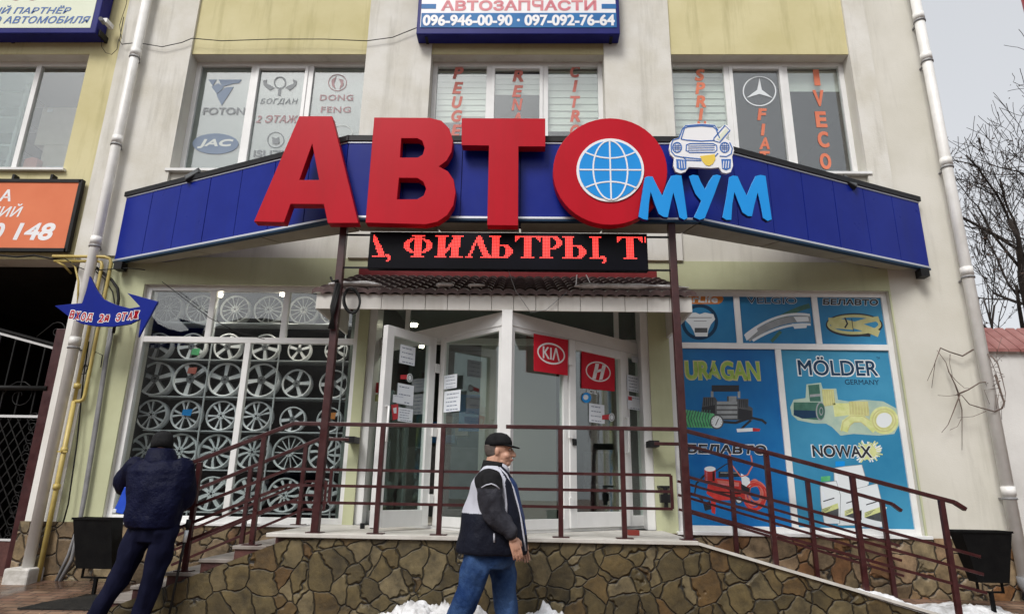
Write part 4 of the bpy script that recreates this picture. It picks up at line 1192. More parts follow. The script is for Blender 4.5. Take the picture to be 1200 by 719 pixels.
# ================================================================ SIGN BOARDS ON THE WALL
def sign_box(name, label, l, r, t, b, Y, depth, case, face, border, cat='sign board', bt=None):
    x0, x1, z0, z1 = rp(l, r, t, b, Y)
    o = thing(name, label, cat, ((x0+x1)/2, Y, z0))
    m = MB(); m.box(x0, x1, Y, Y+depth, z0, z1); m.build('sign_case', X[case], o, bevel=0.012)
    m = MB(); m.box(x0+border, x1-border, Y-0.004, Y, z0+(bt or border), z1-border); m.build('sign_face', X[face], o)
    return o, FAC(Y-0.004)
Ys = 7.36
o, F = sign_box('shop_sign', 'cream sign with slanted blue Cyrillic lettering in a navy box above the boarded window', -150, 123, -60, 39, Ys, 0.2, 'navy', 'cream', 0.085)
m = MB()
m.text('ЫЙ ПАРТНЁР', rp(-10, 84, 7, 16.5, Ys), F, 0, 0.003, 0, 0.022, 0.25)
m.text('О АВТОМОБИЛЯ', rp(-8, 106, 19.5, 28, Ys), F, 0, 0.003, 0, 0.022, 0.25)
m.build('lettering', X['letterblue'], o)
m = MB(); m.text('ОС', rp(12, 50, -22, 1.0, Ys), F, 0, 0.003, 0, 0.05); m.build('lettering', X['letterrose'], o)
for px in (8, 118):
    p = P(px, 42, Ys+0.1); m = MB(); m.box(p.x-0.02, p.x+0.02, Ys+0.05, Y0, p.z-0.03, p.z+0.06); m.build('sign_bracket', X['black'], o)
o, F = sign_box('shop_sign', 'white and blue sign with pink word and two phone numbers above the middle window', 491, 725, -60, 40, 7.35, 0.2, 'navy', 'signwhite', 0.05, bt=0.11)
m = MB(); x0, x1, z0, z1 = rp(493.5, 722.5, 15.5, 32.5, 7.346); m.box(x0, x1, 7.343, 7.346, z0, z1); m.build('number_band', X['signblue'], o)
m = MB(); m.text('АВТОЗАПЧАСТИ', rp(517, 699, 0.5, 13, 7.346), F, 0, 0.003, 0, 0.05); m.build('lettering', X['letterrose'], o)
m = MB(); m.text('096-946-00-90 · 097-092-76-64', rp(495.5, 720.5, 17.5, 30.5, 7.343), FAC(7.343), 0, 0.003, 0, 0.045); m.build('lettering', X['signwhite'], o)
for l, r in ((494, 511), (705, 722)):
    x0, x1, z0, z1 = rp(l, r, 5, 10.5, 7.346); m = MB(); m.box(x0, x1, 7.343, 7.346, z0, z1); m.build('blue_dash', X['signblue'], o)
for px in (500, 716):
    p = P(px, 45, 7.45); m = MB(); m.box(p.x-0.02, p.x+0.02, 7.4, Y0-0.05, p.z-0.02, p.z+0.05); m.build('sign_bracket', X['black'], o)
# orange banner
Yb = 7.50
a, b_, c, d = P(-150, 211, Yb), P(94, 212, Yb), P(79, 293, Yb), P(-150, 291, Yb)
xr_ = (b_.x+c.x)/2; z1 = (a.z+b_.z)/2; z0 = (c.z+d.z)/2; x0 = a.x
o = thing('orange_banner', 'orange banner with white slanted letters and number in a dark frame above the gateway', 'banner', ((x0+xr_)/2, Yb, z0))
m = MB(); m.box(x0, xr_, Yb, Yb+0.03, z0, z1); m.build('banner_sheet', X['orange'], o)
m = MB(); t = 0.022
for q_ in ((x0, xr_, z1-t, z1+t), (x0, xr_, z0-t, z0+t), (xr_-t, xr_+t, z0-t, z1+t)): m.box(q_[0], q_[1], Yb-0.012, Yb+0.05, q_[2], q_[3])
m.build('banner_frame', X['black'], o)
for px in (15, 60):
    p = P(px, 208, Yb); m = MB(); m.box(p.x-0.015, p.x+0.015, Yb, Y0, p.z-0.02, p.z+0.05); m.build('banner_bracket', X['black'], o)
F = FAC(Yb)
for tx, bx, bo, sh_ in (('А', (0, 14, 222, 236), 0.03, 0.1), ('НИЙ', (-13, 26.5, 238.5, 254), 0.02, 0.25), ('0', (-10, 5, 261, 281), 0.04, 0.2), ('148', (17, 64, 261, 281.5), 0.04, 0.2)):
    m = MB(); m.text(tx, rp(*bx, Yb), F, 0, 0.0012, 0, bo, sh_); m.build('lettering', X['signwhite'], o)

# arrow sign
Ya = 7.10
pts = [(64,358),(82,356),(96,355),(101,340),(105,323),(113,339),(121,350),(136.5,357),(152,361),(164,359),(149,343),(185,353),(162,395),(165,373),(152,379.5),(132,382.5),(112,382),(95,379),(81,371)]
wp = [(lambda v: (v.x, v.z))(P(x, y, Ya)) for x, y in pts]
ars = thing('arrow_sign', 'royal blue swooping arrow sign with red Cyrillic words beside the drainpipe', 'arrow sign', (P(125, 370, Ya).x, Ya, P(125, 395, Ya).z))
m = MB(); m.poly(wp, FAC(Ya), -0.03, 0); m.build('arrow_board', [X['blue']], ars, bevel=0.003)
m = MB(); p = P(125, 365, Ya+0.03); m.tube([p, p+Vector((0, 0.38, 0))], 0.015); m.build('sign_bracket', X['black'], ars)
def arrow_word(word, start, bold, mi_name, h0, h1, dw, dh, name):
    # letters set along a shallow curve
    m = MB()
    for k, ch in enumerate(word):
        x = 84.5+(159.5-84.5)*(start+k)/11
        u = (x-122)/37; y = 369.5 + 3.2*(1-u*u) - (2.4 if u < -0.2 else 0)*(-u-0.2) - 0.8*u
        hgt = 4.7 if not ch.islower() else 3.8
        wd = 3.3 if ch in 'ЖД' else 2.7
        m.text(ch, rp(x-wd-dw, x+wd+dw, y-hgt-dh, y+hgt+dh, Ya), FAC(Ya), h0, h1, 0, bold, 0.12)
    m.build(name, X[mi_name], ars)
for word, st_ in (('ВХОД', 0), ('2й', 5), ('ЭТАЖ', 8)):
    arrow_word(word, st_, 0.16, 'signwhite', 0.0, 0.0012, 0.9, 0.9, 'lettering_outline')
    arrow_word(word, st_, 0.03, 'red', 0.002, 0.0032, 0, 0, 'lettering')

# ================================================================ DECALS ON THE UPPER WINDOWS
YG = YW+0.0288; FD2 = FAC(YG)
def vdecal(word, px, pys, hw, label, m_, slant=0.2, hh=7.0, lean=0.0):
    m = MB()
    for k, (ch, py) in enumerate(zip(word, pys)):
        w_ = hw*(0.55 if ch == 'I' else 1)
        m.text(ch, rp(px+lean*k-w_, px+lean*k+w_, py-hh, py+hh, YG), FAC(YG), 0, 0.001, 0, 0.05, slant)
    return tag(m.build('window_decal', X[m_]), label, 'decal')
vdecal('PEUGEOT', 537, [85.5, 103, 120, 136, 153, 170, 187], 6.3, 'column of red slanted letters beginning P E U on the blind of the middle window', 'decalred', lean=-0.6)
vdecal('RENAULT', 607, [89, 107, 122.5, 139, 156, 172, 188], 6.5, 'column of red letters beginning R E N on the middle sash', 'decalred', lean=-0.5)
vdecal('CITROEN', 674, [84, 101, 119.5, 136, 153, 170, 187], 6.0, 'column of red slanted letters beginning C I T above the round red letter', 'decalred')
vdecal('SPRINTER', 820, [88, 103.5, 119, 134, 149, 164, 179, 193], 6.2, 'column of orange letters beginning S P R on the full blind above the car emblem', 'decalorange', lean=0.5)
vdecal('FIAT', 893, [134, 152, 168, 184], 6.2, 'short column of orange letters under the three pointed star', 'decalorange', lean=1.2)
vdecal('IVECO', 957, [91, 115, 140, 163.5, 189], 6.6, 'tall column of five orange letters on the pane nearest the drainpipe corner', 'decalorange', 0.0, 9.5, lean=2.6)
def ring(m, px, py, rpx, rpy, w, n=36, a0=0, a1=360, F=FD2, Y=YG, h=0.001):
    pts = pell(px, py, rpx, rpy, Y, n, a0, a1)
    m.stroke(pts, w, FAC(Y), 0, h, 0, a1-a0 >= 360)
def W2d(pts, Y=YG): return [(lambda v: (v.x, v.z))(P(x, y, Y)) for x, y in pts]
m = MB(); ring(m, 890, 107, 19, 17, 0.018)
for a in (90, 210, 330):
    e = (890+18*math.cos(rad(a)), 107-16*math.sin(rad(a)))
    m.poly(W2d([e, (890+3.2*math.cos(rad(a+60)), 107-3.2*math.sin(rad(a+60))), (890, 107), (890+3.2*math.cos(rad(a-60)), 107-3.2*math.sin(rad(a-60)))]), FAC(YG), 0, 0.001)
tag(m.build('window_decal', X['inkwhite']), 'pale three pointed star in a ring above the orange column', 'decal')
m = MB(); q = lambda pts: pxl(pts, 205, 60, 4.791, YG)
for t in ([(188,160),(235,160),(212,195)], [(245,160),(375,160),(360,180),(330,182),(300,190),(265,200)], [(205,200),(245,180),(275,205),(235,240)], [(232,245),(285,205),(330,200),(262,305)]): m.poly(q(t), FAC(YG), 0, 0.001)
tag(m.build('window_decal', X['decalblue']), 'grey triangle badge at the top of the first frosted pane', 'decal')
m = MB(); m.text('FOTON', rp(238, 287, 126, 134.5, YG), FAC(YG), 0, 0.001, 0, 0.03); tag(m.build('window_decal', X['decalgrey']), 'grey word decal FOTON across the first frosted pane', 'decal')
m = MB(); m.poly(pell(252.5, 168.5, 27, 12, YG), FAC(YG), 0, 0.001, 0); m.text('JAC', rp(232, 273, 163, 174, YG), FAC(YG-0.001), 0, 0.001, 1, 0.05, 0.2)
tag(m.build('window_decal', [X['decalblue'], X['film2']]), 'blue grey oval decal with pale letters JAC low on the frosted pane', 'decal')
m = MB(); ring(m, 328, 97, 6.5, 6.5, 0.02); m.stroke(W2d([(328,104),(327,112)]), 0.04, FAC(YG), 0, 0.001)
for s in (1, -1): m.poly(W2d([(328+s*6,103),(328+s*12,106),(328+s*19,100),(328+s*20,95),(328+s*15,93),(328+s*16,98),(328+s*11,100)]), FAC(YG), 0, 0.001)
tag(m.build('window_decal', X['decalgrey']), 'grey horned round badge at the top of the middle frosted sash', 'decal')
m = MB(); m.text('БОГДАН', rp(305, 349, 115.5, 123, YG), FAC(YG), 0, 0.001, 0, 0.012, 0.2, 1.12); tag(m.build('window_decal', X['decalgrey']), 'grey slanted Cyrillic word under the horned badge', 'decal')
m = MB(); m.text('2 ЭТАЖ', rp(300, 349, 135, 144, YG), FAC(YG), 0, 0.001, 0, 0.025, 0.2); tag(m.build('window_decal', X['decalpink']), 'dull pink words meaning second floor on the frosted sash', 'decal')
m = MB(); ring(m, 323, 164, 9.5, 9, 0.012); m.text('ISUZU', rp(297, 340, 176, 184, YG), FAC(YG), 0, 0.001, 0, 0.03)
m.poly(W2d([(319,160),(322,162),(324,162),(327,160),(327,168),(323,169),(319,168)]), FAC(YG), 0, 0.001)
tag(m.build('window_decal', X['decalgrey']), 'grey ring and word decal just above the sloping canopy edge', 'decal')
m = MB(); ring(m, 395.5, 97, 10.5, 9.5, 0.012)
for s in (1, -1): m.poly(W2d([(395.5+s*1,89+ (0 if s < 0 else 3)),(395.5+s*7,94),(395.5+s*7,100),(395.5+s*2,105),(395.5+s*4,98)]), FAC(YG), 0, 0.001)
tag(m.build('window_decal', X['decalpink']), 'dull red ring badge at the top of the last frosted pane', 'decal')
m = MB(); m.text('DONG', rp(375, 414, 111, 118, YG), FAC(YG), 0, 0.001, 0, 0.02, 0, 1.08); tag(m.build('window_decal', X['decalpink']), 'dull red word DONG right under the ring badge', 'decal')
m = MB(); m.text('FENG', rp(376, 411, 125, 132, YG), FAC(YG), 0, 0.001, 0, 0.02, 0, 1.08); tag(m.build('window_decal', X['decalpink']), 'dull red word FENG, lower of two words above the red letter А', 'decal')
m = MB(); ring(m, 400, 155, 13, 8, 0.012); tag(m.build('window_decal', X['film2']), 'faint oval outline partly hidden behind the red letter А', 'decal')

# ================================================================ WHEEL SHOWROOM
YR = 8.06
rk = thing('wheel_rack', 'black display rack with pale thin shelves full of wheels behind the window', 'rack', ((S1[0]+S1[1])/2, 8.25, zb1))
m = MB(); m.box(S1[0]+0.02, S1[1]-0.02, 8.30, 8.33, zb1, ztr+0.05); m.build('back_board', X['rackback'], rk)
rows = [('r1', 363, 16, [198, 236.5, 277, 316, 357, 393], 'D'), ('r2', 407, 15, [186, 226, 268, 312, 352, 395], 'A'), ('r3', 446, 19, [184, 225, 265.5, 308, 349, 392.5], 'A'),
        ('r4', 488, 16.5, [179, 219, 260.5, 302, 344, 387], 'B'), ('r5', 530.5, 19, [173, 212, 254, 297, 340.5, 382], 'C'), ('r6', 580, 18.5, [166, 206, 249, 291.5, 334, 379], 'E')]
for (_, py, r, xs_, _k) in rows:
    z = P(290, py+r+1.0, YR).z
    m = MB(); m.box(S1[0]+0.07, S1[1]-0.03, YR-0.10, YR+0.18, z-0.014, z); m.build('shelf', X['shelf'], rk)
for px in (172, 248, 328, 404):
    x = P(px, 440, YR).x; m = MB(); m.box(x-0.008, x+0.008, YR-0.118, YR-0.102, zb1, P(px, 350, YR).z); m.build('upright', X['shelf'], rk)
def ann(m, r0, r1, y0, y1, mi, n=40, smooth=True):
    vs = []
    for k in range(n):
        a = 2*math.pi*k/n; c, s = math.cos(a), math.sin(a)
        vs += [(r1*c, y0, r1*s), (r0*c, y0+0.012, r0*s), (r0*0.97*c, y1, r0*0.97*s), (r1*c, y1, r1*s)]
    fs = []
    for k in range(n):
        a, b = 4*k, 4*((k+1) % n)
        fs += [(a, b, b+1, a+1)[::-1], (a+1, b+1, b+2, a+2)[::-1], (a+3, b+3, b, a)[::-1]]
    m.add(vs, fs, mi, smooth)
def spoke(m, F, ang, r0, r1, w0, w1, h0, h1, twist=0.0, mi=0):
    pts = []
    for t in (0, 0.5, 1):
        a = ang+twist*t; r = r0+(r1-r0)*t; w = (w0+(w1-w0)*t)/2
        pts.append((r, a, w))
    L = [(r*math.cos(a)-w*math.sin(a), r*math.sin(a)+w*math.cos(a)) for r, a, w in pts]
    R_ = [(r*math.cos(a)+w*math.sin(a), r*math.sin(a)-w*math.cos(a)) for r, a, w in pts]
    n = len(pts); vs = []
    for i in range(n):
        hh = h1 + (0.0 if i == 0 else -0.006*i)
        l, r = Vector(L[i]), Vector(R_[i]); li, ri = l.lerp(r, 0.16), r.lerp(l, 0.16)
        vs += [F.at(l.x, l.y, h0), F.at(li.x, li.y, hh), F.at(ri.x, ri.y, hh), F.at(r.x, r.y, h0)]
    fs = []
    for i in range(n-1):
        m.add([], [], mi)
        b = None
        fs.append((4*i+1, 4*i+5, 4*i+6, 4*i+2)[::-1])
    m.add(vs, fs, mi)
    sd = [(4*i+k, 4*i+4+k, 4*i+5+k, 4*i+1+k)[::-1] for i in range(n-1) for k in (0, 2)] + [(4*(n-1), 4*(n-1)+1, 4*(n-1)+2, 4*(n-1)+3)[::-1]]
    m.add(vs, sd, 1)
def make_wheel(kind, R):
    o = thing('alloy_wheel', 'x', 'wheel', (0, 0, 0), 'wheels on the showroom rack'); F = FAC(0)
    mt = 'alloy' if kind in 'AB' else 'alloy2'
    m = MB(); ann(m, R*0.90, R, -0.055, 0.07, 0); m.build('rim', X[mt], o)
    m = MB(); m.poly(circ(0, 0, R*0.9, n=28), F, -0.055, -0.045); ann(m, R*0.86, R*0.905, -0.035, 0.05, 0); m.build('barrel', X['barrel' if kind in 'ABD' else 'lug'], o)
    m = MB()
    if kind == 'A':
        for k in range(5): spoke(m, F, rad(90+72*k), R*0.2, R*0.93, R*0.26, R*0.40, 0.0, 0.045)
    if kind == 'B':
        for k in range(5):
            for d in (-0.16, 0.16): spoke(m, F, rad(80+72*k)+d, R*0.16, R*0.94, R*0.10, R*0.21, 0.01, 0.045, twist=d*0.35)
    if kind == 'C':
        for k in range(10): spoke(m, F, rad(90+36*k), R*0.15, R*0.95, R*0.13, R*0.25, 0.005, 0.045, twist=0.22)
    if kind == 'D':
        for k in range(14): spoke(m, F, rad(90+360/14*k), R*0.15, R*0.93, R*0.07, R*0.075, 0.01, 0.04)
    if kind == 'E':
        for k in range(7): spoke(m, F, rad(90+360/7*k), R*0.15, R*0.95, R*0.26, R*0.36, 0.0, 0.05, twist=0.1)
    m.poly(circ(0, 0, R*0.24, n=20), F, 0.0, 0.05, 1 if kind == 'A' else 0)
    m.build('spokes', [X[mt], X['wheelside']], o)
    m = MB()
    for k in range(5):
        a = rad(54+72*k); m.poly(circ(R*0.155*math.cos(a), R*0.155*math.sin(a), R*0.035, n=8), F, 0.05, 0.0515)
    m.poly(circ(0, 0, R*0.085, n=14), F, 0.05, 0.053); m.build('hub', X['lug'], o)
    return o
ordn = ['first', 'second', 'third', 'fourth', 'fifth', 'sixth']
desc = {'A': 'silver wheel with five broad spokes', 'B': 'polished wheel with paired spokes', 'C': 'pale wheel with swept blades', 'D': 'thin spoked silver wheel', 'E': 'pale wheel with seven broad blades'}
protos = {}
for ri, (_, py, r, xs_, kind) in enumerate(rows):
    for ci, px in enumerate(xs_):
        kd = kind
        if kind == 'C' and ci in (3, 4): kd = 'D' if ci == 4 else 'C'
        if kind == 'E' and ci in (1, 4): kd = 'C'
        if kind == 'B' and ci >= 4: kd = 'A'
        rr = r*(0.84 if (kind in 'AB' and ci >= 4) else 1)
        p = P(px, py, YR); R = (P(px+rr, py, YR)-p).x*1.05
        key = kd
        if key not in protos:
            o = make_wheel(kd, 0.20); protos[key] = (o, list(o.children)); root = o
        else:
            src, kids = protos[key]
            root = src.copy(); COL.objects.link(root)
            for ch in kids:
                c = ch.copy(); COL.objects.link(c); c.parent = root
        zsh = P(290, py+r+1.0, YR).z
        root.location = (p.x, YR, zsh + R); root.scale = (R/0.20,)*3
        root.rotation_euler = (rad(-4), rad(random.choice([0, 14, 31, -20, 47])), 0)
        root['label'] = '%s, %s from the drainpipe on the %s rack row down' % (desc[kd], ordn[ci], ordn[ri])
def tagcard(px, py, m_, label, w=6, h=5.5):
    x0, x1, z0, z1 = rp(px-w, px+w, py-h, py+h, YR-0.08); m = MB(); m.poly([(x0, z0+0.01), (x1-0.01, z0), (x1, z1), (x0+0.01, z1-0.004)], FAC(YR-0.08), -0.003, 0)
    tag(m.build('price_card', X[m_]), label, 'card')
tagcard(229, 412, 'inkgreen', 'small teal card hanging on a wheel near the window transom', 5, 4)
tagcard(225, 434, 'decalred', 'red card hanging on a broad spoked wheel', 5.5, 4)
tagcard(219, 483, 'cyan', 'bright blue card hanging on a paired spoke wheel', 6, 4)
tagcard(390, 487, 'inkorange', 'orange yellow card on the wheel behind the maroon post', 3.5, 4)

# ================================================================ POSTERS IN THE RIGHT SHOP WINDOW
YP = YS+0.010
fw = 0.065
mu = [P(865, 372, YS).x, P(957, 372, YS).x]; ml = P(922, 512, YS).x
def poster(x0, x1, z0, z1, label, m_):
    o = thing('window_poster', label, 'poster', ((x0+x1)/2, YP, z0), 'advertising posters filling the shop window')
    m = MB(); m.box(x0-0.004, x1+0.004, YP+0.014, YP+0.018, z0-0.004, z1+0.004); m.build('poster_sheet', X[m_], o)
    return o
FP = FAC(YP+0.0138); YPP = YP+0.0138
w2 = lambda pts: W2d(pts, YPP)
TXT = lambda m, s, l, r, t, b, mi=0, bold=0.03, sh=0.0, h=0.0006: m.text(s, rp(l, r, t, b, YPP), FP, 0, h, mi, bold, sh)
def pc(m, pts, mi=0, h=0.0004): m.poly(w2(pts), FP, 0, h, mi)
def el(m, cx, cy, rx, ry, mi=0, h=0.0004, n=36): m.poly(pell(cx, cy, rx, ry, YPP, n), FP, 0, h, mi)
zu0, zu1, zl0, zl1 = ztr+fw*0.55, zt1-fw, zb1+fw, ztr-fw*0.55
# steering wheel poster
o = poster(S2[0]+fw, mu[0]-fw*0.55, zu0, zu1, 'small sky blue poster showing a black steering wheel under an orange label', 'postblue')
m = MB(); pc(m, [(790,344),(842,344),(846,346),(848,350),(846,354),(842,356),(790,356)], 0); TXT(m, 'CarLife', 793, 841, 346, 354.5, 1, 0.04, 0.1, 0.0008); m.build('orange_label', [X['inkorange'], X['inkwhite']], o)
m = MB(); m.poly(pell(820, 377, 21.5, 21, YPP), FP, 0, 0.0004, 0, [pell(820, 377, 17.5, 17, YPP)]); m.build('steering_wheel_picture', X['inknavy'], o)
m = MB(); pc(m, [(803,367),(815,366),(820,368),(826,366),(836,368),(838,374),(833,380),(830,387),(829,394),(815,394),(813,388),(809,381),(803,375)], 0, 0.0006); pc(m, [(814,384),(829,384),(829,389.5),(814,389.5)], 1, 0.0008); m.stroke(w2([(806,372),(834,372)]), 0.008, FP, 0, 0.0008, 1); m.stroke(w2([(813,376),(828,376)]), 0.006, FP, 0, 0.0008, 1); m.build('hub_picture', [X['inkwhite'], X['inkdgrey']], o)
# wiper poster
o = poster(mu[0]+fw*0.55, mu[1]-fw*0.55, zu0, zu1, 'small sky blue poster showing grey curved wiper blades', 'postblue')
m = MB(); TXT(m, 'VELGIO', 875, 934, 347.5, 356, 0, 0.035); m.build('lettering_outline', X['inkwhite'], o)
m = MB(); TXT(m, 'VELGIO', 875.5, 933.5, 348, 355.5, 0, 0.0, 0, 0.0009); m.build('lettering', X['inknavy'], o)
m = MB()
arc = lambda x0, y0, x1, y1, s: [(x0+(x1-x0)*t, y0+(y1-y0)*t - s*4*t*(1-t)) for t in [k/14 for k in range(15)]]
m.stroke(w2(arc(876, 397, 950, 374, 8)), 0.085, FP, 0, 0.0004, 0); m.stroke(w2(arc(874, 392, 949, 369, 9)), 0.03, FP, 0, 0.0006, 1); m.stroke(w2(arc(882, 399, 950, 380, 6)), 0.03, FP, 0, 0.0006, 1)
m.stroke(w2(arc(900, 382, 949, 358, 3)), 0.06, FP, 0, 0.0003, 2); m.stroke(w2(arc(904, 400, 915, 388, 0)), 0.04, FP, 0, 0.0003, 2)
pc(m, [(872,392),(886,382),(888,388),(875,399)], 1, 0.0008); pc(m, [(930,371),(947,371),(948,376),(934,377)], 1, 0.0008); pc(m, [(928,379),(946,379),(945,384),(931,385)], 1, 0.0008)
m.build('wiper_picture', [X['inkgrey'], X['inkwhite'], X['inkdgreen']], o)
# tow cable poster
o = poster(mu[1]+fw*0.55, S2[1]-fw, zu0, zu1, 'small sky blue poster with a coiled khaki tow strap under black lettering', 'postblue')
m = MB(); TXT(m, 'БЕЛАВТО', 963.5, 1029.5, 349.5, 358, 0, 0.085, 0.1); m.build('lettering_outline', X['inkwhite'], o)
m = MB(); TXT(m, 'БЕЛАВТО', 964, 1029, 350, 357.5, 0, 0.05, 0.1, 0.0009); m.build('lettering', X['inkblack'], o)
m = MB()
m.stroke(pell(1001, 380.5, 31, 11.5, YPP, 40), 0.05, FP, 0, 0.0004, 1, True); m.stroke(pell(1001, 380, 30, 10, YPP, 40), 0.035, FP, 0, 0.0006, 0, True)
m.stroke(w2(arc(971, 376, 1030, 391, 3)), 0.09, FP, 0, 0.0007, 0); m.stroke(w2(arc(995, 382, 1030, 373, 1)), 0.06, FP, 0, 0.0009, 0); m.stroke(w2(arc(974, 381, 1000, 383, 0)), 0.07, FP, 0, 0.001, 0)
m.stroke(w2([(990,372),(993,379),(990,384)]), 0.02, FP, 0, 0.0012, 1); m.stroke(w2([(998,373),(1000,388)]), 0.008, FP, 0, 0.0012, 1); m.stroke(w2(arc(985, 391, 1020, 393, 0)), 0.03, FP, 0, 0.0005, 1)
m.build('tow_strap_picture', [X['inkkhaki'], X['inkblack']], o)
# compressor poster
o = poster(S2[0]+fw, ml-fw*0.55, zl0, zl1, 'tall deep blue poster with green lettering and red and grey air compressors', 'postdeep')
m = MB(); TXT(m, 'URAGAN', 802, 891, 422, 446, 0, 0.075); m.build('lettering_outline', X['inkkhaki'], o)
m = MB(); TXT(m, 'URAGAN', 803.5, 890, 423.5, 444.5, 0, 0.04, 0, 0.0009); m.build('lettering', X['lime'], o)
m = MB()
for k in range(10): el(m, 805+3.3*k, 490+0.3*k, 4.5, 10.5-0.2*k, 0, 0.0004+0.00003*k)
for k in range(9): m.stroke(w2([(806+3.3*k,480),(803+3.3*k,490),(806+3.3*k,500)]), 0.012, FP, 0, 0.0009, 1)
m.build('green_hose_picture', [X['inkgreen'], X['inkdgreen']], o)
m = MB()
pc(m, [(834,451),(866,451),(866,458.5),(834,458.5)], 0); pc(m, [(833,458),(836,458),(836,466),(833,466)], 2); pc(m, [(864.5,458),(867.5,458),(867.5,466),(864.5,466)], 2)
pc(m, [(824,465),(838,465),(841,470),(852,470),(852,464),(863,464),(864,467),(877,467),(877,475),(882,478),(882,492),(840,492),(830,486),(822,482)], 1, 0.0005)
for k in range(4): pc(m, [(840,470+5.5*k),(864,470+5.5*k),(864,473.5+5.5*k),(840,473.5+5.5*k)], 2, 0.0007)
for k in range(5): pc(m, [(825+2.4*k,466),(826+2.4*k,466),(826+2.4*k,475),(825+2.4*k,475)], 0, 0.0007); pc(m, [(866+2.2*k,468),(867+2.2*k,468),(867+2.2*k,477),(866+2.2*k,477)], 0, 0.0007)
pc(m, [(865,478),(881,481),(881,491),(865,491)], 0, 0.0008); pc(m, [(822,477),(838,474),(838,484),(824,482)], 0, 0.0008); pc(m, [(854,464),(863,464),(863,473),(854,473)], 2, 0.0008)
m.build('grey_compressor_picture', [X['inkblack'], X['inkdgrey'], X['inkgrey']], o)
m = MB(); el(m, 840, 494, 8, 8.5, 0, 0.001); el(m, 840, 494, 6.5, 7, 1, 0.0012); m.stroke(w2([(838.5,498),(842,490)]), 0.01, FP, 0, 0.0014, 0)
for k in range(9):
    a = rad(-30+30*k); m.stroke(w2([(840+5*math.cos(a),494-5.3*math.sin(a)),(840+6*math.cos(a),494-6.4*math.sin(a))]), 0.006, FP, 0, 0.0014, 0)
m.build('gauge_picture', [X['inkdgrey'], X['inkwhite']], o)
m = MB(); m.stroke(w2([(848,494),(862,495),(880,489),(893,492),(898,496)]), 0.03, FP, 0, 0.0009, 0); m.stroke(w2([(880,492),(873,498),(868,503)]), 0.025, FP, 0, 0.0011, 0); pc(m, [(863,502),(882,501),(882,505),(864,506)], 1, 0.0012); pc(m, [(882,501),(891,502),(890,505),(882,505)], 2, 0.0012); m.build('nozzle_picture', [X['inkblack'], X['inkwhite'], X['inkpic']], o)
m = MB(); TXT(m, 'БЕЛАВТО', 804, 899, 519.5, 532.5, 0, 0.085, 0.1); m.build('lettering_outline', X['inkwhite'], o)
m = MB(); TXT(m, 'БЕЛАВТО', 805, 898, 520.5, 531.5, 0, 0.05, 0.1, 0.0009); m.build('lettering', X['inkblack'], o)
m = MB()
el(m, 832, 549, 6.5, 3, 1, 0.0009); pc(m, [(825.5,549),(838.5,549),(838.5,565),(826,566)], 0, 0.0006)
pc(m, [(830,562),(840,560),(868,563),(872,572),(870,585),(840,586),(828,578)], 0, 0.0007); pc(m, [(840,562),(866,565),(866,569),(842,567)], 2, 0.0009); pc(m, [(842,552),(866,552),(868,558),(842,559)], 3, 0.0006)
m.stroke(w2([(826,556),(816,566),(814,578),(824,586)]), 0.02, FP, 0, 0.0005, 3); m.stroke(w2([(838,552),(850,544),(857,541)]), 0.012, FP, 0, 0.0005, 3)
pc(m, [(868,554),(878,560),(880,570),(870,570)], 1, 0.0008); pc(m, [(868,566),(879,572),(878,578),(869,576)], 3, 0.0009); pc(m, [(833,586),(839,586),(838,602),(834,600)], 0, 0.0006); pc(m, [(824,590),(832,586),(834,596),(826,598)], 3, 0.0005)
m.stroke(w2([(855,530),(858,545),(868,558),(876,556),(882,545),(880,533)]), 0.016, FP, 0, 0.0011, 2)
m.build('red_compressor_picture', [X['inkpic'], X['inkwhite'], X['decalred'], X['inkblack']], o)
m = MB(); random.seed(3)
for k in range(13):
    cx, cy, rx_, ry_ = 883+random.uniform(-3, 4), 579+random.uniform(-3, 3), random.uniform(7, 15), random.uniform(9, 16)
    m.stroke(w2([(cx+rx_*math.cos(rad(12*j)), cy-ry_*math.sin(rad(12*j))) for j in range(30)]), 0.017, FP, 0, 0.0006+0.00002*k, k % 2, True)
m.build('red_hose_picture', [X['inkpic'], X['decalred']], o)
m = MB()
for pts, mi in (([(834,565),(866,568),(866,569.5),(834,566.5)], 0), ([(832,574),(868,577),(868,579),(832,576)], 1), ([(827,552),(829,552),(829,563),(827,563)], 0), ([(835,552),(837.5,552),(837.5,563),(835,563)], 1), ([(844,553),(864,553),(864,554),(844,554)], 2)): pc(m, pts, mi, 0.00095)
for k in range(5): pc(m, [(826,553+2.4*k),(838,553+2.4*k),(838,553.7+2.4*k),(826,553.7+2.4*k)], 1, 0.00105)
m.build('compressor_detail', [X['letterrose'], X['maroon'], X['inkgrey']], o)
m = MB(); el(m, 866, 585.5, 4.2, 4.2, 0, 0.0014); el(m, 866, 585.5, 3.0, 3.0, 1, 0.0016); m.build('gauge_picture', [X['inkdgrey'], X['inkwhite']], o)
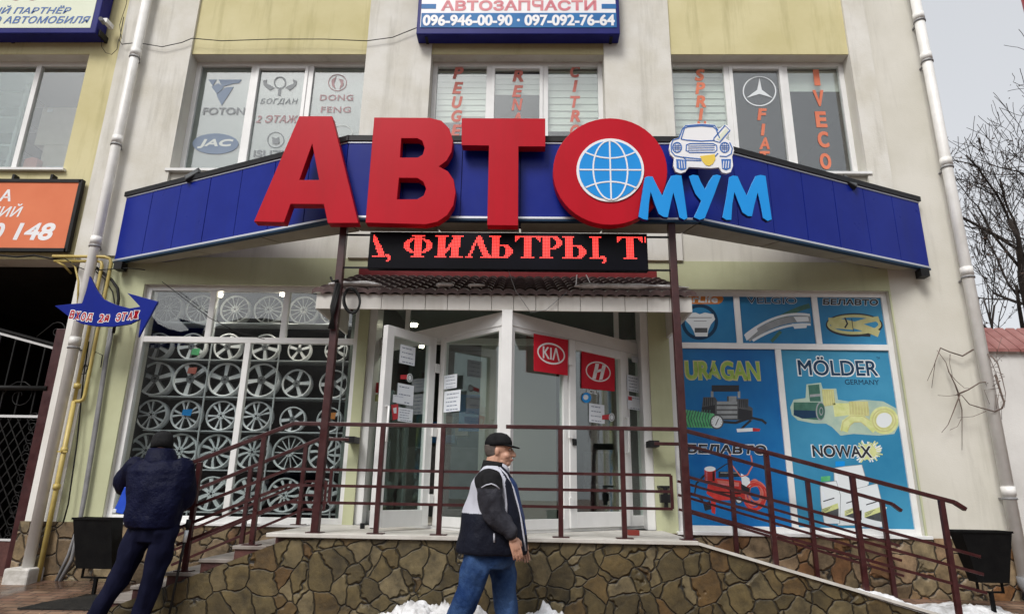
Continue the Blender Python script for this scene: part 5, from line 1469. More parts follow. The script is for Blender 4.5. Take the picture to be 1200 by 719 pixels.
# filters and washer fluid poster
o = poster(ml+fw*0.55, S2[1]-fw, zl0, zl1, 'tall cyan poster with filters at the top and white bottles at the bottom', 'poststeel')
m = MB(); TXT(m, 'MÖLDER', 933.5, 1029.5, 416.5, 441.5, 0, 0.065); m.build('lettering_outline', X['inkwhite'], o)
m = MB(); TXT(m, 'MÖLDER', 935, 1028, 418, 440, 0, 0.02, 0, 0.0009); TXT(m, 'GERMANY', 990, 1030, 444.5, 450.5, 0, 0.01, 0, 0.0009); TXT(m, 'TM', 1027, 1031, 418, 421, 0, 0.0, 0, 0.0009); m.build('lettering', X['inknavy'], o)
m = MB()
glow = [(926,477),(930,468),(944,466),(945,450),(962,448),(964,455),(980,455),(982,468),(995,470),(1012,468),(1035,470),(1050,478),(1055,495),(1048,508),(1030,510),(1000,508),(985,510),(975,500),(968,496),(955,496),(935,492),(928,486)]
pc(m, glow, 0, 0.0003); m.build('pale_glow_print', X['paleglow'], o)
m = MB()
pc(m, [(947,451),(960,450),(962,470),(949,470)], 0, 0.0006); pc(m, [(949,462),(961,461),(961,464),(949,465)], 2, 0.0008)
pc(m, [(930,471),(962,471),(966,477),(966,489),(962,492),(940,490),(930,486)], 0, 0.0007); pc(m, [(930,480),(958,481),(958,489),(940,490),(930,486)], 3, 0.0008)
el(m, 961.5, 481.5, 5.5, 11, 2, 0.0009); el(m, 962, 481.5, 4.5, 9.5, 0, 0.001); el(m, 962.3, 481.5, 2.4, 5, 2, 0.0011); el(m, 962.4, 481.5, 1.4, 3.4, 0, 0.0012); m.build('oil_filter_picture', [X['inkdgreen'], X['inkdgreen'], X['inkgrey'], X['inknavy']], o)
m = MB()
pc(m, [(963,456),(977,456),(979,474),(965,476)], 0, 0.0006); pc(m, [(995,470),(1017,470),(1019,487),(996,488)], 0, 0.0007); pc(m, [(976,472),(995,472),(996,486),(978,488)], 1, 0.0006)
m.stroke(w2([(989,505),(991,495),(998,490),(1010,490),(1018,496),(1026,504)]), 0.09, FP, 0, 0.0009, 1); m.stroke(pell(1036, 492, 13, 12.5, YPP, 30), 0.075, FP, 0, 0.0008, 1, True); el(m, 1036, 492, 10, 10, 2, 0.0007)
for k in range(6): m.stroke(w2([(997+3.5*k,470.5),(998.5+3.5*k,487)]), 0.006, FP, 0, 0.0011, 1)
for k in range(5): m.stroke(w2([(965+2.7*k,457),(966.5+2.7*k,474.5)]), 0.006, FP, 0, 0.0011, 1)
m.stroke(pell(1036, 492, 13.5, 13, YPP, 30), 0.012, FP, 0, 0.0012, 0, True); m.stroke(pell(1036, 492, 10.5, 10, YPP, 30), 0.012, FP, 0, 0.0012, 0, True); m.stroke(w2([(986,505),(988,494),(997,487),(1011,487),(1020,493)]), 0.012, FP, 0, 0.0012, 0); m.stroke(w2([(993,505),(996,498),(1001,494),(1009,494),(1015,499)]), 0.012, FP, 0, 0.0012, 0)
m.build('air_filter_picture', [X['inkkhaki'], X['inkpale'], X['inkwhite']], o)
m = MB(); random.seed(5)
for k in range(60):
    a = rad(6*k); r = random.uniform(9, 18)
    m.stroke(w2([(1017,529),(1017+r*math.cos(a),529-r*0.85*math.sin(a))]), 0.016, FP, 0, 0.0004+0.000004*k, k % 2)
el(m, 1017, 529, 10, 9, 0, 0.0007); m.build('splash_picture', [X['inkpale'], X['inkwhite']], o)
m = MB(); TXT(m, 'NOWAX', 950.5, 1022.5, 520.5, 536.5, 0, 0.075, 0, 0.0009); m.build('lettering_outline', X['inkwhite'], o)
m = MB(); TXT(m, 'NOWAX', 952, 1021.5, 521.5, 535.5, 0, 0.035, 0, 0.0012); m.build('lettering', X['inkblack'], o)
for pts, cap, capc in (([(977,548),(990,546),(1010,544),(1026,600),(1028,615),(982,615),(978,570)], [(979,540),(990,540),(990,546),(979,546)], 'cyan'),
                       ([(961,570),(964,565),(980,563),(985,580),(984,613),(966,613),(962,590)], [(962,558),(973,557),(973,563),(962,564)], 'inkgreen'),
                       ([(1004,572),(1028,566),(1034,590),(1036,617),(1008,617)], [(1008,562),(1018,561),(1018,567),(1008,568)], 'inkwhite')):
    m = MB(); h = 0.0006 if cap[0][0] == 979 else 0.0009
    pc(m, pts, 0, h); pc(m, cap, 1, h+0.0001)
    cx = sum(a for a, b in pts)/len(pts); by = max(b for a, b in pts)
    pc(m, [(cx-9,by-17),(cx+10,by-24),(cx+11,by-18),(cx-9,by-11)], 3, h+0.0002); pc(m, [(cx-9,by-11),(cx+11,by-18),(cx+11,by-6),(cx+2,by-8)], 2, h+0.0003)
    m.stroke(w2([(cx-7,by-26),(cx+6,by-30)]), 0.012, FP, 0, h+0.0003, 2)
    m.stroke(w2(pts), 0.008, FP, 0, h+0.00025, 4, True)
    m.stroke(w2([(pts[0][0]+3, pts[0][1]+6), (pts[-2][0]+3, pts[-2][1]-22)]), 0.02, FP, 0, h+0.00022, 5)
    for k_ in range(3): m.stroke(w2([(cx-8, by-16.5+k_*1.8), (cx+3-k_*2, by-20+k_*1.8)]), 0.005, FP, 0, h+0.0004, 2)
    m.build('bottle_picture', [X['inkwhite'], X[capc], X['inkdgrey'], X['inkpale'], X['inkgrey'], X['paper']], o)

# ================================================================ FLAGS, PAPERS AND STICKERS ON THE DOORS
def quad_on(F, pts, h0, h1, mi, m): m.poly([F.px(x, y) for x, y in pts], F, h0, h1, mi)
o = thing('red_flag', 'red cloth flag with white oval word emblem hanging on the fixed glass beside the corner', 'flag', FR.at(ar(645), zhb-0.4, 0.02))
m = MB(); quad_on(FR, [(624,391),(664,398.5),(663.5,440),(624,434.5)], 0.018, 0.024, 0, m); m.build('flag_cloth', X['flagred'], o)
m = MB()
fe = lambda F, cx, cy, rx, ry, tilt=0.0, n=36: [F.px(cx+rx*math.cos(rad(360*k/n)), cy-ry*math.sin(rad(360*k/n))+tilt*rx*math.cos(rad(360*k/n))) for k in range(n)]
m.stroke(fe(FR, 644, 414.5, 15.5, 11.5, 0.16), 0.018, FR, 0.024, 0.026, 0, True)
a0, z0 = FR.px(634, 419); a1, z1 = FR.px(654, 411)
m.text('KIΛ', (a0, a1, min(z0, z1)-0.005, max(z0, z1)+0.02), FR, 0.024, 0.026, 0, 0.03); m.build('emblem', X['flagwhite'], o)
o = thing('red_flag', 'red cloth flag with white slanted H in an oval on the closed door', 'flag', FR.at(ar(702), zhb-0.5, 0.02))
m = MB(); quad_on(FR, [(683,411),(721.5,418),(721.5,458),(683,454)], -0.022, -0.014, 0, m); m.build('flag_cloth', X['flagred'], o)
m = MB(); m.stroke(fe(FR, 702, 435, 14, 11, 0.12), 0.016, FR, -0.014, -0.012, 0, True)
for pts in ([(695,443),(699,444),(703,426),(699,425.5)], [(703,445),(707,444),(711,428),(707,427)], [(698,437),(708,434),(708,431),(699,433.5)]): quad_on(FR, pts, -0.014, -0.012, 0, m)
m.build('emblem', X['flagwhite'], o)
def note(F, l, r, t, b, label, lines=5, h=0.006, head=None, m_='paper', tilt=0.0):
    a0, a1, z0, z1 = F.rect(l, r, t, b); w = a1-a0; hh = z1-z0
    m = MB(); m.poly([(a0, z0+tilt), (a1, z0), (a1, z1), (a0, z1+tilt)], F, h, h+0.002, 0)
    random.seed(int(l*7+t))
    for k in range(lines):
        z = z1-hh*(0.16+0.74*k/max(1, lines-1)); i0 = random.uniform(0.08, 0.2); i1 = random.uniform(0.7, 0.92); a = a0+w*i0
        while a < a0+w*i1:
            b2 = min(a+w*random.uniform(0.06, 0.2), a0+w*i1); m.stroke([(a, z), (b2, z)], hh*0.045, F, h+0.002, h+0.0025, 1); a = b2+w*0.04
    if head: m.poly([(a0+w*0.05, z1-hh*0.35), (a0+w*0.3, z1-hh*0.35), (a0+w*0.3, z1-hh*0.08), (a0+w*0.05, z1-hh*0.08)], F, h+0.002, h+0.0025, 2)
    return tag(m.build('paper_notice', [X[m_], X['ink'], X['inkred']]), label, 'notice')
note(FD, 468, 486, 405, 427, 'white printed notice taped highest on the open door leaf', 4)
note(FD, 465, 484, 450, 474, 'blue white sheet stuck in the middle of the open door leaf', 3)
note(FD, 459.5, 473, 463, 472, 'small white card overlapping the middle sheet on the open leaf', 1, 0.010)
note(FD, 466, 483, 478, 494, 'printed sheet with dense lines low on the open door leaf', 5)
m = MB(); quad_on(FD, [(469,439),(477,439),(477,444),(469,444)], 0.005, 0.007, 0, m); m.poly(fe(FD, 479.5, 442.5, 3.3, 5), FD, 0.006, 0.009, 1); m.stroke(fe(FD, 479.5, 442.5, 2.2, 3.6), 0.008, FD, 0.009, 0.010, 2, True)
tag(m.build('door_sticker', [X['inkred'], X['inkwhite'], X['inkdgrey']]), 'red strip and round white sticker on the open door leaf', 'sticker')
m = MB(); quad_on(FD, [(458,474),(466,473),(467,490),(460,492)], 0.005, 0.007, 0, m); quad_on(FD, [(460,478),(464,477),(464,484),(461,484)], 0.007, 0.008, 1, m)
tag(m.build('door_sticker', [X['inkred'], X['inkwhite']]), 'red and white patch sticker at the edge of the open leaf', 'sticker')
m = MB(); quad_on(FL, [(436,448),(444,448),(444,460),(436,460)], 0.005, 0.007, 0, m); quad_on(FL, [(436,462),(444,462),(444,470),(436,470)], 0.005, 0.007, 1, m)
tag(m.build('door_sticker', [X['inkred'], X['inkpale']]), 'red and pale stickers on the narrow side light by the open leaf', 'sticker')
note(FL, 521, 536, 439, 455, 'square white notice on the fixed pane behind the open leaf', 4)
note(FL, 521, 540, 457.5, 482, 'larger white notice below the square one on the fixed pane', 5)
note(FR, 740, 751, 417.5, 425, 'small white card at the top of the narrow side light', 1, 0.004)
note(FR, 734.5, 749, 440, 459, 'pale blue notice on the narrow side light by the green pillar', 5, 0.004)
note(FR, 735, 752, 464, 480, 'white card with a red mark low on the narrow side light', 2, 0.004, head=True)
note(FR, 692, 710, 473, 495, 'white notice stuck on the closed door beneath the flag', 4, -0.022)
m = MB(); m.poly(fe(FR, 689, 465.5, 5.5, 6), FR, -0.022, -0.020, 0); m.poly(fe(FR, 688, 465, 3, 3), FR, -0.020, -0.019, 1)
tag(m.build('door_sticker', [X['cyan'], X['inkwhite']]), 'round light blue sticker on the closed door below the flag', 'sticker')
m = MB(); a0, z0 = FR.px(689, 460); a1, z1 = FR.px(701, 455); m.text('ACTIL', (a0, a1, z0, z0+0.05), FR, -0.022, -0.0205, 0, 0.05); tag(m.build('door_sticker', X['inkwhite']), 'small white word sticker directly under the H flag', 'sticker')
m = MB(); quad_on(FR, [(707,486),(717,485),(717,491),(707,491)], -0.018, -0.016, 0, m); m.poly(fe(FR, 718, 488.5, 3.3, 4.8), FR, -0.017, -0.014, 1); m.stroke(fe(FR, 718, 488.5, 2.2, 3.4), 0.008, FR, -0.014, -0.013, 2, True)
tag(m.build('door_sticker', [X['inkred'], X['inkwhite'], X['inkdgrey']]), 'red strip and round white sticker on the closed door', 'sticker')
m = MB(); a0, z0 = FR.px(650, 560); quad_on(FL, [(433,520),(436,520),(435,545),(432,545)], 0.02, 0.022, 0, m); tag(m.build('door_sticker', X['signblue']), 'narrow blue upright strip sticker on the open doorway jamb', 'sticker')

# ================================================================ PIPES AND CABLES
YPp = 7.44
def mid_x(pts, Y): return sum(P(a, b, Y).x for a, b in pts)/len(pts)
def downpipe(label, x, z0, r, zc, foot=None, Y=YPp):
    o = thing('drainpipe', label, 'drainpipe', (x, Y, z0))
    m = MB(); m.tube([(x, Y, z0), (x, Y, ZT-0.1)], r, 18); m.build('pipe', X['pipe'], o)
    for z in zc:
        m = MB(); m.tube([(x, Y, z-0.05), (x, Y, z+0.05)], r*1.12, 18); m.build('pipe_joint', X['pipe'], o)
        m = MB(); m.tube([(x, Y, z-0.09), (x, Y, z-0.07)], r*1.2, 18); m.box(x-0.012, x+0.012, Y+r, Y0, z-0.09, z-0.07); m.build('pipe_clamp', X['conduit'], o)
    return o
xpl = mid_x([(150, 80), (103, 300), (75, 480), (55, 600)], YPp)
zf = lambda py, px: P(px, py, YPp).z
o = downpipe('tall white drainpipe beside the yellow gas pipes and the gateway', xpl, gz(YPp)+0.12, 0.058, [zf(62, 155), zf(164, 133), zf(282, 108), zf(400, 90)])
m = MB(); x0, x1, z0, z1 = rp(20, 46, 667, 690, YPp-0.12)
m.box(xpl-0.15, xpl+0.13, YPp-0.15, YPp+0.12, gz(YPp)-0.03, gz(YPp)+0.15); m.build('base_block', X['whitewash'], o, bevel=0.02)
xpr = mid_x([(1090, 80), (1113, 200), (1133, 317), (1163, 480), (1185, 620)], YPp)
o = downpipe('long white drainpipe at the bare plaster corner of the building', xpr, gz(YPp)+0.22, 0.062, [zf(20, 1082), zf(67, 1090), zf(190, 1110), zf(318, 1135), zf(575, 1178)])
m = MB(); zq = gz(YPp)+0.24; m.tube([(xpr, YPp, zq+0.02), (xpr, YPp, zq-0.06), (xpr+0.03, YPp-0.05, zq-0.14), (xpr+0.06, YPp-0.12, zq-0.2)], 0.075, 14); m.build('pipe_shoe', X['conduit'], o)
xq = XR + 0.0
Yg = 7.47
gp = thing('gas_pipe', 'yellow painted gas pipes with a cross pipe beside the white drainpipe', 'gas pipe', (P(90, 500, Yg).x, Yg, gz(Yg)))
ax = mid_x([(113, 330), (90, 440), (72, 540), (55, 660)], Yg); bx = mid_x([(126, 330), (112, 400), (104, 440)], Yg)
zc1, zjoin = P(110, 306, Yg).z, P(97, 470, Yg).z
r = 0.020
m = MB(); m.tube([(ax, Yg, gz(Yg)), (ax, Yg, zjoin)], r*1.35, 12); m.tube([(ax, Yg, zjoin), (ax, Yg, zc1-0.05), (ax-0.02, Yg, zc1-0.01), (ax-0.06, Yg, zc1), (P(64, 305, Yg).x, Yg, zc1)], r, 12); m.build('pipe', X['gas'], gp)
m = MB(); m.tube([(ax, Yg, zjoin), (bx-0.05, Yg, zjoin), (bx-0.01, Yg, zjoin+0.02), (bx, Yg, zjoin+0.07), (bx, Yg, zc1-0.02), (bx-0.02, Yg-0.02, zc1+0.03), (bx-0.08, Yg-0.03, zc1+0.05), (P(64, 301, Yg).x, Yg-0.03, zc1+0.05)], r, 12); m.build('pipe', X['gas'], gp)
for z in (zjoin+0.18, P(80, 527, Yg).z, P(72, 570, Yg).z):
    m = MB(); m.tube([(ax, Yg, z-0.03), (ax, Yg, z+0.03)], r*1.9, 12); m.build('valve', X['gas'], gp)
z = P(80, 529, Yg).z; m = MB(); m.box(ax-0.16, ax+0.06, Yg-0.035, Yg-0.025, z-0.008, z+0.008); m.build('pipe_bracket', X['gas'], gp)
m = MB(); m.tube([P(66, 306, Yg), P(75, 311, Yg), P(83, 320, Yg+0.2)], 0.014, 8); m.tube([P(82, 306, Yg), P(88, 312, Yg), P(92, 330, Yg), P(91, 360, Yg)], 0.012, 8); m.build('thin_branch_pipe', X['gas'], gp)
for k, (pts, r_) in enumerate((([(132, 385), (125, 420), (113, 500), (100, 580), (92, 620), (84, 655), (66, 688)], 0.020), ([(129, 385), (120, 440), (106, 530), (93, 610), (80, 650), (62, 688)], 0.016))):
    m = MB(); m.tube([P(a, b, 7.52) for a, b in pts], r_, 10)
    tag(m.build('cable_conduit', X['conduit']), ('thicker' if k == 0 else 'thinner') + ' grey cable conduit curving down the green wall to the paving', 'conduit')
m = MB()
m.tube([P(a, b, 7.5) for a, b in ((112, 313), (121, 320), (131, 328), (138, 338), (139, 350), (137, 365), (133, 390))], 0.018, 8)
m.tube([P(a, b, 7.49) for a, b in ((110, 316), (122, 326), (132, 342), (135, 358), (131, 380))], 0.008, 6)
m.tube([P(a, b, 7.5) for a, b in ((104, 400), (98, 440), (90, 520), (80, 590), (74, 612))], 0.009, 6)
tag(m.build('black_cable', X['cable']), 'thick black cable arching out beside the arrow sign and running down', 'cable')
m = MB(); m.tube([P(a, b, 7.48) for a, b in ((106, 440), (100, 425), (97, 432), (95, 438), (100, 438), (103, 428), (112, 412), (120, 416), (118, 430))], 0.006, 6)
tag(m.build('black_cable', X['cable']), 'thin black cable loop hanging between the yellow pipes', 'cable')
m = MB()
pts = [P(a, b, 7.5) for a, b in ((145, 20), (140, 48), (143, 52), (160, 50), (190, 55), (213, 50), (225, 45))]
m.tube(pts, 0.006, 6); m.tube([P(a, b, 7.5) for a, b in ((225, 45), (260, 48), (320, 46), (380, 46), (430, 48), (460, 44), (490, 32))], 0.006, 6)
m.tube([P(a, b, 7.5) for a, b in ((143, 46), (140, 30), (148, 5), (150, -10))], 0.004, 6)
m.tube([P(a, b, 7.5) for a, b in ((119, 38), (119, 55), (124, 62), (131, 64), (137, 58), (139, 46))], 0.004, 6)
tag(m.build('facade_cable', X['cable']), 'thin dark cable sagging across the yellow wall above the upper windows', 'cable')
m = MB(); m.tube([P(a, b, 7.45) for a, b in ((0, 299), (20, 301), (40, 299), (60, 303), (75, 302))], 0.012, 6); m.tube([P(a, b, 7.45) for a, b in ((75, 302), (90, 312), (100, 316), (118, 316), (150, 314), (170, 316))], 0.006, 6)
m.tube([P(a, b, 7.47) for a, b in ((190, 330), (210, 345), (245, 372), (280, 390), (310, 397))], 0.005, 6)
tag(m.build('facade_cable', X['cable']), 'dark cable running under the orange banner and across the upper wheel panes', 'cable')
# security camera and floodlights
p = P(122, 24, 7.34); o = thing('security_camera', 'small white security camera on the edge of the cream sign', 'camera', p)
m = MB(); m.box(p.x-0.02, p.x+0.04, p.y, p.y+0.15, p.z-0.03, p.z+0.04); m.build('mount_box', X['frame'], o, bevel=0.004)
m = MB(); m.tube([p+Vector((0.02, -0.02, -0.06)), p+Vector((0.06, -0.14, -0.09))], 0.028, 12); m.build('camera_barrel', X['conduit'], o)
def flood(px, py, Y, label, s):
    p = P(px, py, Y); o = thing('floodlight', label, 'floodlight', p)
    R_ = Matrix.Rotation(rad(35*s), 3, 'Y') @ Matrix.Rotation(rad(-35), 3, 'X')
    m = MB(); n0 = len(m.v); m.box(-0.10, 0.10, -0.02, 0.03, -0.075, 0.075); m.v = [p + R_ @ v for v in m.v]; m.build('lamp_housing', X['black'], o, bevel=0.006)
    m = MB(); m.box(-0.085, 0.085, -0.024, -0.02, -0.06, 0.06); m.v = [p + R_ @ v for v in m.v]; m.build('lamp_glass', X['inkdgrey'], o)
    m = MB(); m.tube([p+Vector((0, 0.02, 0)), p+Vector((-0.08*s, 0.05, -0.10))], 0.012, 6); m.build('lamp_arm', X['black'], o)
flood(226, 205, 7.05, 'black floodlight on the canopy edge under the frosted window', -1)
flood(995, 213, 7.05, 'black floodlight on the canopy edge under the five letter column', 1)

# ================================================================ RAILINGS
def rail_set(name, label, top, lowers, posts, Y, r=0.021, plates=True, extra=()):
    zs_ = [P(a, b, Y) for a, b in top]
    o = thing(name, label, 'railing', (zs_[0].x, Y, posts[0][1] if posts else zs_[0].z-1))
    m = MB()
    for a, b in zip(zs_[:-1], zs_[1:]): m.beam(a, b, 0.045, 0.038)
    m.build('handrail', X['maroon'], o, bevel=0.004)
    for L in lowers:
        m = MB(); pp = [Vector(v) for v in L]
        for a, b in zip(pp[:-1], pp[1:]): m.beam(a, b, 0.022, 0.028)
        m.build('lower_rail', X['maroon'], o)
    for x, zb_, zt_p in posts:
        m = MB(); m.box(x-0.021, x+0.021, Y-0.021, Y+0.021, zb_, zt_p); p_ = m.build('post', X['maroon'], o, bevel=0.003)
        if plates:
            m = MB(); m.box(x-0.07, x+0.07, Y-0.05, Y+0.05, zb_+0.001, zb_+0.009); m.build('base_plate', X['maroon'], p_)
    for e in extra: e(o)
    return o
YFr, YBk = 6.17, 7.36
zl_ = [P(520, y, YFr).z for y in (552, 571, 591)]
ztop = P(480, 498, YFr).z; ztop2 = P(690, 501, YFr).z; ztop = ztop2 = (ztop+ztop2)/2
def flat(px, Y=YFr): v = P(px, 498, Y); return (v.x, Y, ztop)
def zline(Y, a, b, x): 
    A, B = P(a[0], a[1], Y), P(b[0], b[1], Y); return A.z + (B.z-A.z)*(x-A.x)/(B.x-A.x)
# front railing, stairs to the corner
xA = P(345, 497, YFr).x; pB = P(228, 541, YFr); slp = (ztop-pB.z)/(xA-pB.x)
def lowl(d): return [(pB.x-0.05, YFr, pB.z-d-0.05*slp), (xA, YFr, ztop-d), (P(386, 560, YFr).x, YFr, ztop-d)]
ds = [ztop-z for z in zl_]
xs_in = P(388, 560, YFr).x
def top_from(pts): return pts
def rail3d(name, label, top, lowers, posts, Y, verts=()):
    o = thing(name, label, 'railing', (posts[0][0], Y, posts[0][1]))
    m = MB()
    for a, b in zip(top[:-1], top[1:]): m.beam(a, b, 0.048, 0.036)
    m.build('handrail', X['maroon'], o, bevel=0.004)
    for L in lowers:
        m = MB()
        for a, b in zip(L[:-1], L[1:]): m.beam(a, b, 0.022, 0.026)
        m.build('lower_rail', X['maroon'], o)
    for x, zb_, zt_p in posts:
        m = MB(); m.box(x-0.022, x+0.022, Y-0.022, Y+0.022, zb_, zt_p); p_ = m.build('post', X['maroon'], o, bevel=0.003)
        m = MB(); m.box(x-0.075, x+0.075, Y-0.05, Y+0.05, zb_+0.001, zb_+0.009); m.build('base_plate', X['maroon'], p_)
    for x, za, zb_ in verts:
        m = MB(); m.box(x-0.013, x+0.013, Y-0.013, Y+0.013, za, zb_); m.build('end_bar', X['maroon'], o)
    return o
xg1, xg2 = P(583, 499, YFr).x, P(593, 499, YFr).x
px_ = lambda a, y, Y=YFr: P(a, y, Y).x
posts = [(px_(226, 600), lz(px_(226, 600)), pB.z), (px_(303, 570), lz(px_(303, 570)), ztop-slp*(xA-px_(303, 570))), (px_(445, 560), LZ, ztop), (px_(517, 560), LZ, ztop)]
rail3d('railing', 'maroon front railing rising beside the steps and along the landing up to the corner', [(pB.x-0.04, YFr, pB.z-0.04*slp), (xA, YFr, ztop), (xg1, YFr, ztop)],
   [lowl(d) for d in ds] + [[(xs_in, YFr, z), (xg1, YFr, z)] for z in zl_], posts, YFr, [(xs_in, zl_[2], zl_[0]), (xs_in-0.11, zl_[2], zl_[0])])
# front railing, corner to the end of the ramp
xT = px_(797, 503); pE = P(1118, 588, YFr); slq = (ztop-pE.z)/(pE.x-xT)
xe2 = px_(787, 575); xe3 = px_(812, 575)
fz = lambda x: ztop-slq*(x-xT)
posts = [(px_(657, 560), LZ, ztop), (px_(730, 560), LZ, ztop)] + [(px_(a, b), rz(px_(a, b))-0.02, fz(px_(a, b))) for a, b in ((903, 590), (1007, 625), (1113, 650))]
xEnd = pE.x+0.02
rail3d('railing', 'maroon front railing running from the glazed corner down beside the sloping ramp wall', [(xg2, YFr, ztop), (xT, YFr, ztop), (pE.x, YFr, pE.z), (pE.x+0.09, YFr, pE.z-0.06)],
   [[(xg2, YFr, z), (xe2, YFr, z)] for z in zl_] + [[(xe3-0.1, YFr, fz(xe3-0.1)-d), (xEnd+0.13, YFr, fz(xEnd+0.13)-d)] for d in ds], posts, YFr, [(xe2, zl_[2], zl_[0])])
# back railings along the wall
def bk(a, y): return P(a, y, YBk)
bw, b1, b2 = bk(410, 511), bk(375, 514), bk(241, 569)
sb = (b1.z-b2.z)/(b1.x-b2.x); fb = lambda x: b1.z+sb*(x-b1.x)
posts = [(bk(289, 590).x, lz(bk(289, 590).x), fb(bk(289, 590).x)), (bk(355, 560).x, LZ, fb(bk(355, 560).x))]
o = rail3d('railing', 'maroon back railing climbing the steps along the wheel showroom window', [(b2.x-0.15, YBk, fb(b2.x-0.15)), tuple(b1), (bw.x, YBk, b1.z)],
   [[(b2.x-0.25, YBk, fb(b2.x-0.25)-d), (b1.x-0.1, YBk, fb(b1.x-0.1)-d), (b1.x+0.12, YBk, fb(b1.x-0.1)-d)] for d in ds], posts, YBk, [(b1.x+0.12, fb(b1.x-0.1)-ds[2], fb(b1.x-0.1)-ds[0])])
m = MB(); m.box(bw.x-0.05, bw.x+0.06, YBk-0.02, Y0-0.02, b1.z-0.035, b1.z+0.035); m.build('wall_bracket', X['black'], o)
c0, c1, c2 = bk(766, 516), bk(800, 520), bk(1045, 590)
sc_ = (c1.z-c2.z)/(c2.x-c1.x); fc = lambda x: c1.z-sc_*(x-c1.x)
st_z = lambda x: max(gz(YBk), LZ-(x-xr0)*sl-0.2)
posts = [(bk(a, b).x, st_z(bk(a, b).x), fc(bk(a, b).x)) for a, b in ((858, 575), (950, 600), (1038, 620))]
o = rail3d('railing', 'maroon back railing descending along the poster window above the ramp', [(c0.x, YBk, c1.z), tuple(c1), tuple(c2), (c2.x+0.09, YBk, c2.z-0.07)],
   [[(c1.x-0.08, YBk, fc(c1.x-0.08)-d), (c2.x+0.02, YBk, fc(c2.x+0.02)-d)] for d in ds], posts, YBk)
m = MB(); m.box(c0.x-0.05, c0.x+0.06, YBk-0.02, Y0-0.02, c1.z-0.035, c1.z+0.035); m.build('wall_bracket', X['black'], o)
zq = P(780, 570, 7.45); m = MB(); m.box(zq.x-0.07, zq.x+0.07, 7.45, Y0-0.02, zq.z-0.012, zq.z+0.012); m.box(zq.x-0.02, zq.x+0.02, 7.45, 7.5, zq.z-0.22, zq.z-0.012); m.box(zq.x-0.06, zq.x+0.05, 7.44, 7.52, zq.z-0.17, zq.z-0.08); m.build('lower_bracket', X['black'], o)
# oddments on the landing
p = PZ(743, 627, LZ+0.001); m = MB(); m.box(p.x-0.055, p.x+0.055, p.y, p.y+0.09, LZ+0.001, LZ+0.05); tag(m.build('small_box', X['amber'], None, bevel=0.004), 'small red box lying on the landing edge by the railing post', 'box')
for k, px in enumerate((424, 436)):
    p = PZ(px, 619, LZ+0.001); m = MB(); m.box(p.x-0.022, p.x+0.022, p.y, p.y+0.04, LZ+0.001, LZ+0.055); tag(m.build('door_stop', X['black'], None, bevel=0.004), 'small black door stop ' + ('under the narrow side light' if k == 0 else 'at the foot of the first landing post'), 'door stop')

# ================================================================ GATE IN THE PASSAGE
YGt = 7.72
def gp_(x, y, Y=YGt): return P(x, y, Y)
gate = thing('iron_gate', 'dark iron gate leaf with curved top and lattice in the gateway', 'gate', gp_(-30, 690))
xh = mid_x([(62, 408), (45, 490), (20, 630)], YGt)
m = MB()
xs0 = gp_(-150, 500).x
def gzl(y, px=30): return P(px, y, YGt).z
zT, zM, zL, zB = gzl(408, 60), gzl(487, 30), gzl(632, 8), gzl(686, 5)
curve = lambda x: zT + 0.40*max(0, (xh-x))**1.0*0.62
cp = [(xh-0.06*k*4, YGt, curve(xh-0.06*k*4)) for k in range(10)]
for a, b in zip(cp[:-1], cp[1:]): m.beam(a, b, 0.03, 0.03)
m.build('top_rail', X['gatestrip'], gate)
m = MB(); cp2 = [(a, b-0.02, c+0.05) for a, b, c in cp]
for a, b in zip(cp2[:-1], cp2[1:]): m.beam(a, b, 0.035, 0.03)
m.build('top_bar', X['grille'], gate)
m = MB(); m.box(xs0, xh, YGt-0.02, YGt, zM-0.022, zM+0.008); m.build('middle_rail', X['gatestrip'], gate)
m = MB(); m.box(xs0, xh, YGt-0.02, YGt, zL-0.012, zL+0.012); m.build('bottom_strip', X['gatestrip'], gate)
m = MB(); z = gzl(455, 30); m.tube([(xs0, YGt-0.04, z), (xh+0.05, YGt-0.04, z)], 0.032, 10); m.build('lock_bar', X['grille'], gate)
m = MB()
for k in range(9):
    x = xh-0.20*k-0.12; m.box(x-0.008, x+0.008, YGt-0.01, YGt+0.006, zM, curve(x)+0.05)
m.build('bars', X['grille'], gate); gate.children[-1]['kind'] = 'stuff'
m = MB()
n = 26
for k in range(-12, n):
    for s in (1, -1):
        x0 = xs0+0.12*k; a, b = Vector((x0, 0, zL)), Vector((x0+s*(zM-zL)*0.62, 0, zM))
        lo, hi = (a, b)
        t0, t1 = 0.0, 1.0
        for lim, sg in ((xs0, 1), (xh, -1)):
            d0, d1 = sg*(lo.x-lim), sg*(hi.x-lim)
            if d0 < 0 and d1 < 0: t0 = 2
            elif d0 < 0: t0 = max(t0, d0/(d0-d1))
            elif d1 < 0: t1 = min(t1, d0/(d0-d1))
        if t0 < t1:
            A, B = lo.lerp(hi, t0), lo.lerp(hi, t1)
            m.beam((A.x, YGt+0.004*s, A.z), (B.x, YGt+0.004*s, B.z), 0.008, 0.014)
m.build('lattice', X['grille'], gate)
m = MB(); m.box(xs0, xh, YGt-0.01, YGt+0.01, zB, zL-0.013); m.build('bottom_panel', X['steppaint'], gate)
m = MB()
for k in range(12):
    z = zL+0.09+k*(zM-zL-0.1)/11; m.tube([(xh-0.06+0.045*math.cos(t), YGt-0.012, z+0.045*math.sin(t)) for t in [2*math.pi*j/14 for j in range(15)]], 0.006, 5)
m.build('scroll_work', X['grille'], gate)
for k in range(3):
    cx, cz = xh-0.3-0.75*k, zM+0.24
    m = MB(); m.tube([(cx+(0.02+0.011*j)*math.cos(j*0.55), YGt-0.012, cz+(0.02+0.011*j)*math.sin(j*0.55)) for j in range(18)], 0.007, 5); m.build('scroll', X['grille'], gate)
